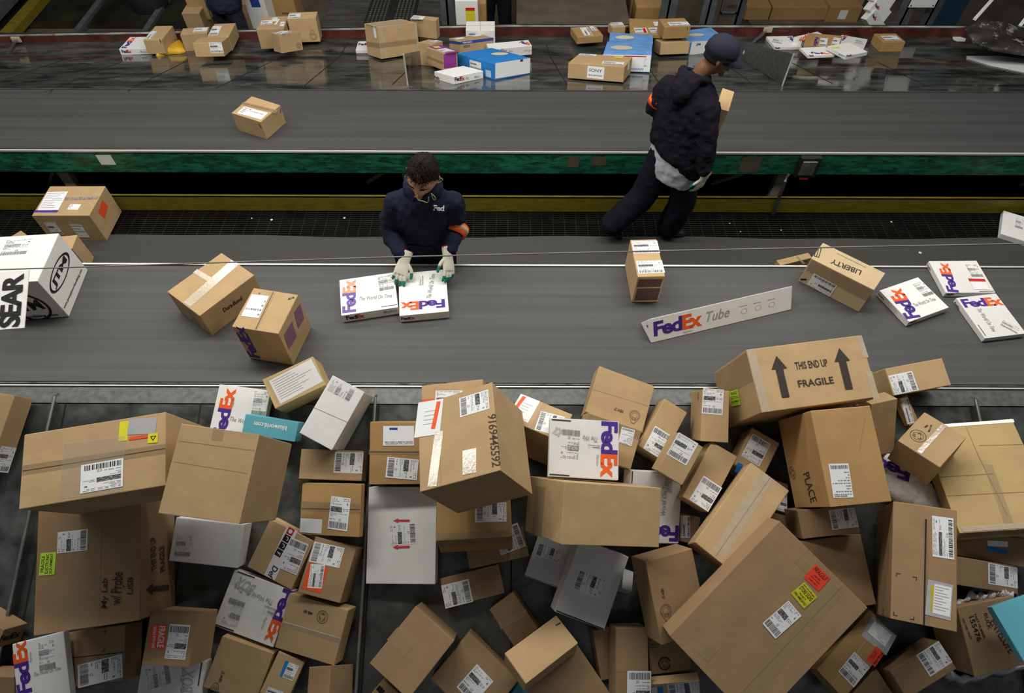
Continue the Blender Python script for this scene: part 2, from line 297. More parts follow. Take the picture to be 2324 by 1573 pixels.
# ---- cartons
def carton(name, a, b, c, m, rng):
    bm = bmesh.new(); bmesh.ops.create_cube(bm, size=1)
    for v in bm.verts: v.co = Vector((v.co.x * a, v.co.y * b, (v.co.z + .5) * c))
    bev = min(.0035, .08 * min(a, b, c))
    bmesh.ops.bevel(bm, geom=bm.edges[:], offset=bev, segments=2, affect='EDGES', profile=.6)
    for v in bm.verts:    # softly crushed corners
        k = sum((abs(abs(v.co.x) - a / 2) < 2 * bev, abs(abs(v.co.y) - b / 2) < 2 * bev, min(v.co.z, c - v.co.z) < 2 * bev))
        if k == 3: v.co += Vector((-math.copysign(1, v.co.x), -math.copysign(1, v.co.y), -1 if v.co.z > c / 2 else 1)) * rng.uniform(0, .0012)
    me = bpy.data.meshes.new(name); bm.to_mesh(me); bm.free()
    return link(name, me, m)
BOXES = [
['cardboard_box', 'small kraft box alone on the far belt, black 1 printed near its corners', 'kraft', [-2.1236, 4.6812, 0.54], [[-0.907, 0.4211, 0.0], [-0.4211, -0.907, 0.0], [0.0, 0.0, 1.0]], [0.2987, 0.2615, 0.1695], 'kraft boxes on the conveyor belts', [['tape', [0.1582, -0.0376, 0.1695], [-0.997, -0.072, -0.0], [0.0, 0.0, 1.0], 0.3363, 0.0445, {'m': 'tape'}], ['line', [0.1494, -0.0147, 0.1695], [-0.996, -0.088, -0.0], [0.0, 0.0, 1.0], 0.3445, 0.0, {'w': 0.003, 'm': 'seam'}], ['ship', [0.1084, 0.0156, 0.1695], [-0.999, -0.054, 0.0], [0.0, 0.0, 1.0], 0.2347, 0.0979, {'v': 0}], ['text', [-0.1009, 0.1308, 0.1423], [-0.958, 0.0, 0.286], [0.0, 1.0, 0.0], 0.0474, 0.0422, {'t': '1', 'col': 'black', 'font': 0, 'nm': 'printed_text'}], ['text', [-0.1493, -0.108, 0.1521], [-0.0, -0.856, -0.517], [-1.0, 0.0, 0.0], 0.0327, 0.0374, {'t': '1', 'col': 'black', 'font': 0, 'nm': 'printed_text'}]]],
['cardboard_box', 'kraft box on near belt with broad shiny tape and black printed side', 'kraft', [-1.7266, 2.4351, 0.9], [[-0.8013, 0.5983, 0.0], [-0.5983, -0.8013, 0.0], [0.0, 0.0, 1.0]], [0.2948, 0.3814, 0.1876], 'kraft boxes on the conveyor belts', [['tape', [-0.0016, 0.1907, 0.1813], [-0.988, 0.0, -0.151], [0.0, 1.0, 0.0], 0.0708, 0.169, {'m': 'tape'}], ['text', [-0.1474, 0.0624, 0.1276], [-0.0, -0.997, -0.08], [-1.0, 0.0, 0.0], 0.1286, 0.0327, {'t': 'Dura-Bond', 'col': 'black', 'font': 0, 'nm': 'printed_text'}], ['tape', [0.0064, 0.185, 0.1876], [0.12, -0.993, 0.0], [0.0, 0.0, 1.0], 0.3748, 0.0616, {'m': 'tape_shiny'}], ['tape', [0.1525, -0.0203, 0.1876], [-0.998, -0.063, 0.0], [0.0, 0.0, 1.0], 0.1285, 0.0316, {'m': 'tape_shiny'}]]],
['cardboard_box', 'tall kraft box on near belt with purple lettering down its front', 'kraft', [-1.3166, 2.1521, 0.9], [[-0.9832, 0.1826, 0.0], [-0.1826, -0.9832, 0.0], [0.0, 0.0, 1.0]], [0.2593, 0.2737, 0.2918], 'kraft boxes on the conveyor belts', [['tape', [-0.0019, -0.1264, 0.2918], [-0.026, 1.0, 0.0], [0.0, 0.0, 1.0], 0.2593, 0.0114, {'m': 'tape'}], ['line', [0.0109, -0.1295, 0.2918], [-0.046, 0.999, 0.0], [0.0, 0.0, 1.0], 0.2588, 0.0, {'w': 0.003, 'm': 'seam'}], ['ship', [0.014, 0.0567, 0.2918], [0.999, 0.048, 0.0], [0.0, 0.0, 1.0], 0.0976, 0.1527, {'v': 0}], ['text', [0.1244, 0.1368, 0.0193], [-0.01, 0.0, 1.0], [0.0, 1.0, 0.0], 0.2907, 0.0649, {'t': 'FedEx', 'col': 'purple', 'font': 1, 'nm': 'printed_text'}], ['rect', [-0.1296, -0.045, 0.2478], [-0.0, -0.983, -0.183], [-1.0, 0.0, 0.0], 0.0783, 0.1138, {'col': 'purple_faint', 'nm': 'printed_panel'}], ['rect', [-0.1296, 0.1012, 0.2391], [0.0, -0.99, -0.14], [-1.0, 0.0, 0.0], 0.1021, 0.1132, {'col': 'purple_faint', 'nm': 'printed_panel'}], ['text', [-0.0828, -0.0999, 0.2918], [-0.825, -0.565, 0.0], [0.0, 0.0, 1.0], 0.0356, 0.0153, {'t': '4/4', 'col': 'black', 'font': 0, 'nm': 'printed_text'}], ['text', [0.0917, -0.1068, 0.2918], [-0.982, -0.187, 0.0], [0.0, 0.0, 1.0], 0.022, 0.0108, {'t': 'P', 'col': 'black', 'font': 0, 'nm': 'printed_text'}]]],
['cardboard_box', 'upright kraft box on near belt carrying two white labels on its top', 'kraft', [0.7887, 2.6101, 0.9], [[0.9992, 0.0394, 0.0], [-0.0394, 0.9992, 0.0], [0.0, 0.0, 1.0]], [0.1584, 0.3002, 0.2265], 'kraft boxes on the conveyor belts', [['ship', [-0.0704, -0.0253, 0.2265], [1.0, 0.017, 0.0], [0.0, 0.0, 1.0], 0.1516, 0.0987, {'v': 1}], ['ship', [-0.0732, 0.1366, 0.2265], [1.0, -0.008, 0.0], [0.0, 0.0, 1.0], 0.1547, 0.1011, {'v': 1}], ['rect', [-0.0691, -0.1501, 0.204], [1.0, -0.0, -0.007], [0.0, -1.0, 0.0], 0.1369, 0.0658, {'col': 'purple_brown', 'nm': 'printed_panel'}], ['rect', [-0.065, -0.1501, 0.1248], [1.0, 0.0, -0.007], [0.0, -1.0, 0.0], 0.1363, 0.1053, {'col': 'purple_brown', 'nm': 'printed_panel'}]]],
['cardboard_box', 'pale kraft box with arched lettering and wire-clip mark on top, on near belt', 'kraft_pale', [1.9614, 2.5764, 0.9], [[-0.7675, 0.641, 0.0], [-0.641, -0.7675, 0.0], [0.0, 0.0, 1.0]], [0.3829, 0.1703, 0.2005], 'kraft boxes on the conveyor belts', [['tape', [0.1821, 0.0852, 0.1946], [-1.0, 0.0, 0.001], [0.0, 1.0, 0.0], 0.3713, 0.0933, {'m': 'tape'}], ['line', [0.0922, -0.0534, 0.2005], [-1.0, -0.0, 0.0], [0.0, 0.0, 1.0], 0.181, 0.0, {'w': 0.002, 'm': 'ink'}], ['text', [-0.0835, 0.028, 0.2005], [0.994, 0.112, 0.0], [0.0, 0.0, 1.0], 0.1734, 0.0417, {'t': 'LIBERTY', 'col': 'ink', 'font': 0, 'nm': 'printed_text'}], ['paperclip', [0.1772, -0.0339, 0.2005], [-0.238, 0.971, 0.0], [0.0, 0.0, 1.0], 0.0856, 0.0121, {}], ['ship', [-0.0079, 0.0852, 0.0041], [0.999, 0.0, 0.047], [0.0, 1.0, 0.0], 0.1477, 0.1026, {'v': 1}], ['rect', [0.1886, 0.0852, 0.0258], [-0.812, -0.0, 0.583], [0.0, 1.0, 0.0], 0.0377, 0.0122, {'col': 'black', 'nm': 'printed_mark'}]]],
['cardboard_box', 'kraft box on the floor mat at left with purple-edged waybill and orange sticker', 'kraft', [-3.632, 4.0264, 0.012], [[-1.0, -0.0087, -0.0], [0.0087, -1.0, 0.0], [0.0, 0.0, 1.0]], [0.4628, 0.3577, 0.282], 'kraft boxes on the floor mat', [['rect', [0.2222, -0.1045, 0.282], [-0.999, -0.049, 0.0], [0.0, 0.0, 1.0], 0.1677, 0.2246, {'col': 'paper', 'nm': 'waybill'}], ['rect', [0.2322, 0.1148, 0.282], [-1.0, 0.004, 0.0], [0.0, 0.0, 1.0], 0.1913, 0.0261, {'col': 'purple', 'nm': 'printed_band'}], ['ship', [-0.0268, 0.0401, 0.282], [-0.999, 0.044, 0.0], [0.0, 0.0, 1.0], 0.0902, 0.0672, {'v': 0}], ['ship', [0.1784, 0.1789, 0.2102], [-1.0, -0.0, -0.003], [0.0, 1.0, 0.0], 0.0937, 0.1351, {'v': 1}], ['ship', [-0.0213, 0.1789, 0.1907], [-0.999, -0.0, -0.039], [0.0, 1.0, 0.0], 0.0939, 0.1473, {'v': 0}], ['rect', [-0.2314, -0.048, 0.2488], [-0.0, -0.236, -0.972], [-1.0, 0.0, 0.0], 0.0862, 0.1238, {'col': 'orange_red', 'nm': 'sticker'}], ['rect', [0.0447, -0.0357, 0.282], [-0.999, -0.043, 0.0], [0.0, 0.0, 1.0], 0.2648, 0.0308, {'col': 'tape_print', 'nm': 'printed_tape'}]]],
['courier_box', "white courier box left of the worker's hands, faded logo at its left end", 'white', [-0.8524, 2.4685, 0.9], [[0.9803, 0.1975, 0.0], [-0.1975, 0.9803, 0.0], [0.0, 0.0, 1.0]], [0.3275, 0.281, 0.064], 'white courier boxes on the conveyor belts', [['line', [0.0681, -0.1191, 0.064], [1.0, -0.008, 0.0], [0.0, 0.0, 1.0], 0.0923, 0.0, {'w': 0.004, 'm': 'ink'}], ['fedex', [-0.1564, -0.1238, 0.064], [0.042, 0.999, 0.0], [0.0, 0.0, 1.0], 0.2534, 0.08, {'v': 2}], ['fedex', [-0.1421, -0.1405, 0.053], [1.0, 0.0, -0.01], [0.0, -1.0, 0.0], 0.1061, 0.0344, {'v': 1}], ['ship', [0.0595, 0.1231, 0.064], [1.0, 0.032, 0.0], [0.0, 0.0, 1.0], 0.096, 0.1253, {'v': 3}], ['text', [-0.0529, -0.0191, 0.064], [0.998, -0.056, 0.0], [0.0, 0.0, 1.0], 0.1905, 0.0293, {'t': 'The World On Time', 'col': 'grey', 'font': 2, 'nm': 'printed_text'}], ['text', [0.073, -0.1405, 0.0503], [1.0, -0.0, 0.003], [0.0, -1.0, 0.0], 0.0814, 0.0239, {'t': 'Medium', 'col': 'grey', 'font': 2, 'nm': 'printed_text'}]]],
['courier_box', 'white courier box being pressed by both gloves, its large logo upside down', 'white', [-0.5294, 2.4842, 0.9], [[0.9922, 0.1243, 0.0], [-0.1243, 0.9922, 0.0], [0.0, 0.0, 1.0]], [0.2863, 0.3342, 0.0605], 'white courier boxes on the conveyor belts', [['fedex', [0.1235, -0.1337, 0.0605], [-1.0, 0.01, 0.0], [0.0, 0.0, 1.0], 0.2588, 0.064, {'v': 0}], ['fedex', [-0.1359, -0.1671, 0.0458], [1.0, -0.0, -0.016], [0.0, -1.0, 0.0], 0.0784, 0.0259, {'v': 1}], ['text', [0.0171, -0.0513, 0.0605], [0.174, 0.985, 0.0], [0.0, 0.0, 1.0], 0.1919, 0.0297, {'t': 'The World On Time', 'col': 'grey', 'font': 2, 'nm': 'printed_text'}], ['ship', [-0.0259, 0.0489, 0.0605], [0.036, 0.999, 0.0], [0.0, 0.0, 1.0], 0.0852, 0.0316, {'v': 3}]]],
['courier_box', 'tilted white courier box on near belt, leftmost of the three white boxes at right', 'white', [2.3819, 2.4557, 0.9], [[-0.3712, 0.9285, 0.0], [-0.9285, -0.3712, 0.0], [0.0, 0.0, 1.0]], [0.2577, 0.2937, 0.0472], 'white courier boxes on the conveyor belts', [['fedex', [-0.1069, 0.1507, 0.0472], [0.982, -0.191, 0.0], [0.0, 0.0, 1.0], 0.2259, 0.0932, {'v': 0}], ['ship', [0.0975, -0.0676, 0.0472], [-0.042, -0.999, 0.0], [0.0, 0.0, 1.0], 0.081, 0.1141, {'v': 3}], ['fedex', [-0.1288, 0.1389, 0.042], [0.0, -0.991, -0.131], [-1.0, 0.0, 0.0], 0.062, 0.0182, {'v': 1}], ['fedex', [0.1238, 0.1468, 0.0291], [-1.0, -0.0, 0.025], [0.0, 1.0, 0.0], 0.0568, 0.0089, {'v': 1}], ['text', [-0.028, 0.0361, 0.0472], [-0.035, -0.999, 0.0], [0.0, 0.0, 1.0], 0.1518, 0.0249, {'t': 'The World On Time', 'col': 'grey', 'font': 2, 'nm': 'printed_text'}]]],
['courier_box', 'white courier box with red-striped paper at its end, farther of two touching boxes', 'white', [2.7464, 2.643, 0.9], [[-0.0144, 0.9999, 0.0], [-0.9999, -0.0144, 0.0], [0.0, 0.0, 1.0]], [0.2618, 0.2992, 0.0381], 'white courier boxes on the conveyor belts', [['line', [-0.122, -0.0529, 0.0381], [0.028, -1.0, 0.0], [0.0, 0.0, 1.0], 0.0909, 0.0, {'w': 0.004, 'm': 'ink'}], ['fedex', [-0.1202, 0.1355, 0.0381], [0.992, -0.124, 0.0], [0.0, 0.0, 1.0], 0.2408, 0.0664, {'v': 0}], ['ship', [0.1004, -0.0585, 0.0381], [-0.01, -1.0, 0.0], [0.0, 0.0, 1.0], 0.082, 0.1095, {'v': 3}], ['rect', [-0.0178, -0.0315, 0.0381], [-0.055, -0.998, 0.0], [0.0, 0.0, 1.0], 0.0989, 0.0224, {'col': 'red', 'nm': 'sticker'}], ['rect', [-0.0419, -0.0312, 0.0381], [-0.038, -0.999, 0.0], [0.0, 0.0, 1.0], 0.0926, 0.0643, {'col': 'paper', 'nm': 'paper_slip'}], ['fedex', [-0.1309, 0.1378, 0.0283], [0.0, -0.995, 0.095], [-1.0, 0.0, 0.0], 0.0474, 0.0154, {'v': 1}], ['fedex', [0.1206, 0.1496, 0.0186], [-0.999, -0.0, 0.052], [0.0, 1.0, 0.0], 0.0488, 0.0102, {'v': 1}]]],
['courier_box', 'white courier box on near belt cut by right frame edge, logo reading upright', 'white', [2.7925, 2.34, 0.9], [[-0.1433, 0.9897, 0.0], [-0.9897, -0.1433, 0.0], [0.0, 0.0, 1.0]], [0.304, 0.2549, 0.0371], 'white courier boxes on the conveyor belts', [['line', [-0.0543, 0.1131, 0.0371], [-1.0, 0.014, 0.0], [0.0, 0.0, 1.0], 0.0799, 0.0, {'w': 0.004, 'm': 'ink'}], ['fedex', [0.1376, 0.113, 0.0371], [-0.051, -0.999, 0.0], [0.0, 0.0, 1.0], 0.2431, 0.0641, {'v': 0}], ['text', [0.0576, 0.0279, 0.0371], [-1.0, 0.016, 0.0], [0.0, 0.0, 1.0], 0.1718, 0.028, {'t': 'The World On Time', 'col': 'grey', 'font': 2, 'nm': 'printed_text'}], ['ship', [-0.0368, -0.0522, 0.0371], [-0.788, -0.616, 0.0], [0.0, 0.0, 1.0], 0.1041, 0.0561, {'v': 3}], ['fedex', [0.1397, 0.1274, 0.0166], [-1.0, -0.0, -0.014], [0.0, 1.0, 0.0], 0.0549, 0.011, {'v': 1}]]],
['cardboard_box', 'small flat kraft box on the floor mat just behind the near belt edge', 'kraft', [2.25, 3.5585, 0.012], [[0.954, 0.2998, 0.0], [-0.2998, 0.954, 0.0], [0.0, 0.0, 1.0]], [0.2908, 0.0597, 0.1163], 'kraft boxes on the floor mat', [['tape', [0.0424, 0.0168, 0.1163], [0.137, -0.991, 0.0], [0.0, 0.0, 1.0], 0.0858, 0.0199, {'m': 'tape'}]]],
['courier_box', 'white box on the floor mat at the right frame edge', 'white', [4.2867, 4.0031, 0.012], [[0.8825, -0.4703, 0.0], [0.4703, 0.8825, -0.0], [0.0, 0.0, 1.0]], [0.2546, 0.3242, 0.05], 'white courier boxes on the floor mat', [['ship', [-0.0294, 0.1219, 0.05], [1.0, -0.023, 0.0], [0.0, 0.0, 1.0], 0.0686, 0.1476, {'v': 3}]]],
['cardboard_box', 'kraft box mostly hidden behind the large white printed box at left', 'kraft', [-3.534, 3.5716, 0.012], [[-0.9923, -0.1238, -0.0], [0.1238, -0.9923, 0.0], [0.0, 0.0, 1.0]], [0.2208, 0.1515, 0.2534], 'kraft boxes on the floor mat', []],
['cardboard_box', 'corner of a kraft box peeking above the large white printed box', 'kraft', [-3.93, 3.6793, 0.012], [[-0.8126, 0.5828, 0.0], [-0.5828, -0.8126, 0.0], [0.0, 0.0, 1.0]], [0.1365, 0.1002, 0.2048], 'kraft boxes on the floor mat', []],
['white_box', 'large white box at left printed with black oval emblems on two sides', 'white', [-2.7988, 2.5023, 0.9], [[-0.9952, -0.0983, -0.0], [0.0983, -0.9952, 0.0], [0.0, 0.0, 1.0]], [0.3586, 0.3739, 0.3133], 'white boxes on the conveyor belts', [['ship', [0.1063, -0.1574, 0.3133], [-1.0, -0.011, 0.0], [0.0, 0.0, 1.0], 0.1563, 0.1321, {'v': 3}], ['oval', [-0.1793, 0.166, 0.2504], [-0.0, -1.0, -0.002], [-1.0, 0.0, 0.0], 0.3071, 0.1119, {'t': 'JTM'}], ['text', [-0.1793, 0.173, 0.0729], [0.0, -0.999, -0.043], [-1.0, 0.0, 0.0], 0.319, 0.0218, {'t': 'www.jimmyjtmerchandising.com', 'col': 'ink', 'font': 0, 'nm': 'printed_text'}], ['oval', [0.1101, 0.1869, 0.2159], [-0.996, -0.0, 0.084], [0.0, 1.0, 0.0], 0.2229, 0.2383, {'t': 'JTM'}], ['text', [0.1321, 0.1869, 0.038], [-1.0, 0.0, 0.008], [0.0, 1.0, 0.0], 0.2609, 0.0314, {'t': 'merchandising.com', 'col': 'black', 'font': 0, 'nm': 'printed_text'}]]],
['courier_box', 'white courier box at top of the slide behind the teal box', 'white', [-1.4201, 1.6803, 0.8877], [[0.9914, -0.1304, -0.0117], [0.1238, 0.9054, 0.406], [-0.0423, -0.404, 0.9138]], [0.2807, 0.2935, 0.0505], 'white courier boxes on the near chute pile', [['fedex', [-0.1203, -0.1332, 0.0505], [0.018, 1.0, 0.0], [-0.0, 0.0, 1.0], 0.2665, 0.0724, {'v': 0}], ['ship', [0.0545, 0.1378, 0.0505], [1.0, 0.024, -0.0], [-0.0, 0.0, 1.0], 0.0819, 0.1384, {'v': 3}], ['text', [-0.0439, -0.0131, 0.0505], [0.997, -0.076, -0.0], [-0.0, 0.0, 1.0], 0.2111, 0.0227, {'t': 'The World On Time', 'col': 'grey', 'font': 2, 'nm': 'printed_text'}], ['text', [-0.0501, 0.0392, 0.0505], [-0.041, 0.999, 0.0], [-0.0, 0.0, 1.0], 0.0453, 0.0139, {'t': 'Express', 'col': 'grey', 'font': 2, 'nm': 'printed_text'}]]],
['cardboard_box', 'teal box with white web address printed upside down', 'teal', [-1.2152, 1.5951, 0.9166], [[-0.9879, 0.1364, 0.0742], [-0.1552, -0.8591, -0.4878], [-0.0028, -0.4934, 0.8698]], [0.2725, 0.0991, 0.0954], 'kraft boxes on the near chute pile', [['text', [-0.0831, 0.0036, 0.0954], [1.0, 0.008, -0.0], [0.0, -0.0, 1.0], 0.1665, 0.0242, {'t': 'blissworld.com', 'col': 'white', 'font': 0, 'nm': 'printed_text'}]]],
['cardboard_box', 'box topped by a crinkled clear pouch of white papers, against the near belt', 'kraft_yellow', [-1.1173, 1.8272, 0.928], [[-0.8884, -0.4388, -0.1349], [0.4559, -0.8089, -0.3712], [0.0537, -0.3913, 0.9187]], [0.2742, 0.1683, 0.1933], 'kraft boxes on the near chute pile', [['rect', [0.11, -0.063, 0.1933], [-0.999, -0.051, 0.0], [-0.0, -0.0, 1.0], 0.235, 0.134, {'col': 'paper', 'nm': 'waybill'}], ['tape', [0.1225, -0.0722, 0.1933], [-1.0, -0.031, 0.0], [-0.0, -0.0, 1.0], 0.255, 0.153, {'m': 'film'}]]],
['white_box', 'scuffed white box leaning beside the post at top of the slide', 'white_old', [-0.886, 1.6796, 0.8945], [[-0.8869, 0.3801, 0.2626], [-0.4566, -0.808, -0.3723], [0.0707, -0.4501, 0.8902]], [0.1777, 0.3143, 0.3061], 'white boxes on the near chute pile', [['line', [0.0921, 0.0197, 0.3061], [-0.998, -0.069, -0.0], [0.0, 0.0, 1.0], 0.1802, 0.0, {'w': 0.003, 'm': 'crease'}], ['ship', [0.0786, -0.0807, 0.3061], [-0.005, -1.0, 0.0], [0.0, 0.0, 1.0], 0.0667, 0.128, {'v': 3}]]],
['cardboard_box', 'shaded kraft box at the bottom-left frame corner', 'kraft_shaded', [-2.3496, 0.4871, 0.4699], [[-0.992, 0.0369, -0.1208], [0.0413, -0.8092, -0.586], [-0.1194, -0.5863, 0.8012]], [0.1997, 0.1329, 0.0999], 'kraft boxes on the near chute pile', []],
['cardboard_box', 'kraft box at left frame edge with faint courier lettering on its shaded side', 'kraft_shaded', [-2.4517, 0.6558, 0.5746], [[0.2386, 0.4524, -0.8593], [-0.9115, 0.4095, -0.0375], [0.3349, 0.7923, 0.5101]], [0.1146, 0.1862, 0.0907], 'kraft boxes on the near chute pile', [['text', [-0.0591, -0.0931, 0.06], [1.0, -0.0, -0.005], [0.0, -1.0, -0.0], 0.0983, 0.0313, {'t': 'FedEx', 'col': 'purple_dark', 'font': 1, 'nm': 'printed_text'}]]],
['cardboard_box', 'shaded kraft box with printed corner marks and seam, under the handwritten box', 'kraft_shaded', [-1.9086, 0.6009, 0.5081], [[-0.9762, -0.0878, -0.1982], [0.1477, -0.9387, -0.3114], [-0.1587, -0.3333, 0.9294]], [0.3122, 0.2378, 0.1153], 'kraft boxes on the near chute pile', [['tape', [0.1571, -0.0144, 0.1153], [-1.0, 0.025, -0.0], [0.0, -0.0, 1.0], 0.3145, 0.03, {'m': 'tape'}], ['line', [0.1593, -0.0082, 0.1153], [-1.0, 0.029, 0.0], [0.0, -0.0, 1.0], 0.3145, 0.0, {'w': 0.004, 'm': 'seam'}], ['brackets', [0.1453, -0.1065, 0.1153], [-1.0, 0.018, 0.0], [0.0, -0.0, 1.0], 0.2035, 0.0892, {}], ['ship', [-0.1451, 0.007, 0.1153], [-0.091, 0.996, 0.0], [0.0, -0.0, 1.0], 0.0984, 0.2249, {'v': 1}]]],
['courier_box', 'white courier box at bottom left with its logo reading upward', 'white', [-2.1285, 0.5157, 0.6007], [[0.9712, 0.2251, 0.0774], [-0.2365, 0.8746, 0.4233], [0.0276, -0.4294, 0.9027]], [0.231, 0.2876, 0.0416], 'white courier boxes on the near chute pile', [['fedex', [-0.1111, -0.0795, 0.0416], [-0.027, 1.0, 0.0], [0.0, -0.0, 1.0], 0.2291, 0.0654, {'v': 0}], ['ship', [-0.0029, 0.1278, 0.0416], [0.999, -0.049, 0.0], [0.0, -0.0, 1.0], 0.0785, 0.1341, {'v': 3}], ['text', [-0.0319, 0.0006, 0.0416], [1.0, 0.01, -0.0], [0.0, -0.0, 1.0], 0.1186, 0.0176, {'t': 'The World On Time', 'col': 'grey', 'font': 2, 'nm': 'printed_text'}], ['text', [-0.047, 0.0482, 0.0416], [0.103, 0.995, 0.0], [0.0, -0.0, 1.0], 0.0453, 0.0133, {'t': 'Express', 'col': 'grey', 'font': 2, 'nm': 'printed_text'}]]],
['cardboard_box', 'large kraft box with a three-line handwritten note and lime electronics sticker', 'kraft_shaded', [-1.8874, 1.0096, 0.6712], [[-0.9831, -0.1665, 0.0765], [0.1242, -0.9125, -0.3897], [0.1347, -0.3736, 0.9177]], [0.4165, 0.5297, 0.4119], 'kraft boxes on the near chute pile', [['tape', [0.0837, 0.2604, 0.4119], [-0.009, -1.0, 0.0], [0.0, 0.0, 1.0], 0.5335, 0.1294, {'m': 'tape_tan'}], ['text', [0.1949, 0.0253, 0.4119], [-0.048, -0.999, 0.0], [0.0, 0.0, 1.0], 0.0929, 0.061, {'t': 'FRAGILE\nELECTRONIC\nEQUIPMENT', 'col': 'black', 'font': 0, 'nm': 'sticker_lime'}], ['ship', [0.1267, -0.0569, 0.4119], [-0.013, -1.0, -0.0], [0.0, 0.0, 1.0], 0.0894, 0.1201, {'v': 1}], ['text', [-0.0524, 0.1954, 0.4119], [-0.015, -1.0, 0.0], [0.0, 0.0, 1.0], 0.1234, 0.03, {'t': 'My Lab', 'col': 'ink', 'font': 3, 'nm': 'printed_text'}], ['text', [-0.0881, 0.1842, 0.4119], [-0.046, -0.999, 0.0], [0.0, 0.0, 1.0], 0.1318, 0.0444, {'t': 'w/ Probe', 'col': 'ink', 'font': 3, 'nm': 'printed_text'}], ['text', [-0.1356, 0.1312, 0.4119], [0.011, -1.0, -0.0], [0.0, 0.0, 1.0], 0.0312, 0.0121, {'t': '+', 'col': 'ink', 'font': 3, 'nm': 'printed_text'}], ['text', [-0.158, 0.153, 0.4119], [0.01, -1.0, -0.0], [0.0, 0.0, 1.0], 0.0708, 0.0222, {'t': 'USB', 'col': 'ink', 'font': 3, 'nm': 'printed_text'}], ['text', [-0.2082, 0.0759, 0.2932], [0.0, -0.997, 0.082], [-1.0, 0.0, -0.0], 0.1473, 0.0567, {'t': 'THIS END UP', 'col': 'ink', 'font': 0, 'nm': 'printed_text'}], ['text', [-0.2082, 0.0932, 0.1887], [-0.0, -0.989, 0.15], [-1.0, 0.0, -0.0], 0.1188, 0.0599, {'t': 'FRAGILE', 'col': 'ink', 'font': 0, 'nm': 'printed_text'}], ['arrow', [-0.2082, 0.1683, 0.0903], [0.0, -0.081, 0.997], [-1.0, 0.0, -0.0], 0.2583, 0.0, {'w': 0.05, 'm': 'ink'}]]],
['cardboard_box', 'long kraft box under clear film with two yellow stickers at upper left of pile', 'kraft', [-1.6439, 1.2194, 1.2088], [[-0.9863, -0.1446, -0.079], [0.1619, -0.9397, -0.3013], [-0.0307, -0.31, 0.9503]], [0.5714, 0.2973, 0.3407], 'kraft boxes on the near chute pile', [['tape', [0.2816, -0.0225, 0.3407], [-1.0, 0.009, 0.0], [0.0, 0.0, 1.0], 0.5682, 0.0401, {'m': 'tape'}], ['line', [0.28, -0.0002, 0.3407], [-1.0, 0.005, 0.0], [0.0, 0.0, 1.0], 0.5647, 0.0, {'w': 0.003, 'm': 'seam'}], ['rect', [-0.1006, -0.137, 0.3407], [-0.999, 0.053, 0.0], [0.0, 0.0, 1.0], 0.0367, 0.0801, {'col': 'yellow', 'nm': 'sticker'}], ['rect', [-0.1383, -0.142, 0.3407], [-0.993, 0.118, -0.0], [0.0, 0.0, 1.0], 0.1137, 0.0647, {'col': 'pouch_grey', 'nm': 'document_pouch'}], ['rect', [-0.1401, -0.0672, 0.3407], [-1.0, 0.025, -0.0], [0.0, 0.0, 1.0], 0.0755, 0.0131, {'col': 'orange_red', 'nm': 'sticker_strip'}], ['rect', [-0.2163, -0.0681, 0.3407], [-0.998, 0.062, -0.0], [0.0, 0.0, 1.0], 0.0397, 0.0389, {'col': 'yellow', 'nm': 'sticker'}], ['triangle', [-0.2238, -0.0566, 0.3407], [-0.998, 0.056, -0.0], [0.0, 0.0, 1.0], 0.0263, 0.0209, {}], ['ship', [-0.1208, 0.1247, 0.3407], [1.0, 0.012, 0.0], [0.0, 0.0, 1.0], 0.167, 0.1117, {'v': 1}], ['tape', [0.1196, -0.0849, 0.3407], [-0.999, 0.041, -0.0], [0.0, 0.0, 1.0], 0.2464, 0.2193, {'m': 'film'}]]],
['white_box', 'dull white box under the large plain kraft box at left', 'white_old', [-1.4834, 1.0892, 0.6798], [[-0.9939, 0.0779, 0.0774], [-0.1052, -0.8779, -0.4672], [0.0316, -0.4726, 0.8807]], [0.3344, 0.2066, 0.1003], 'white boxes on the near chute pile', [['ship', [0.1532, -0.0236, 0.1003], [-0.999, -0.048, -0.0], [-0.0, 0.0, 1.0], 0.085, 0.1043, {'v': 3}]]],
['cardboard_box', 'large plain kraft box with horizontal creases, second from left in the upper pile', 'kraft', [-1.1801, 1.2095, 1.1611], [[-0.99, 0.0991, 0.1], [-0.1296, -0.9188, -0.3729], [0.0549, -0.3821, 0.9225]], [0.3069, 0.3415, 0.4538], 'kraft boxes on the near chute pile', [['tape', [0.027, -0.169, 0.4538], [-0.999, -0.048, 0.0], [0.0, 0.0, 1.0], 0.0427, 0.0447, {'m': 'tape_tan'}], ['line', [0.1434, -0.1037, 0.4538], [-1.0, -0.012, -0.0], [0.0, 0.0, 1.0], 0.2915, 0.0, {'w': 0.002, 'm': 'crease'}], ['line', [0.1444, -0.0242, 0.4538], [-1.0, 0.018, -0.0], [0.0, 0.0, 1.0], 0.2854, 0.0, {'w': 0.002, 'm': 'crease'}]]],
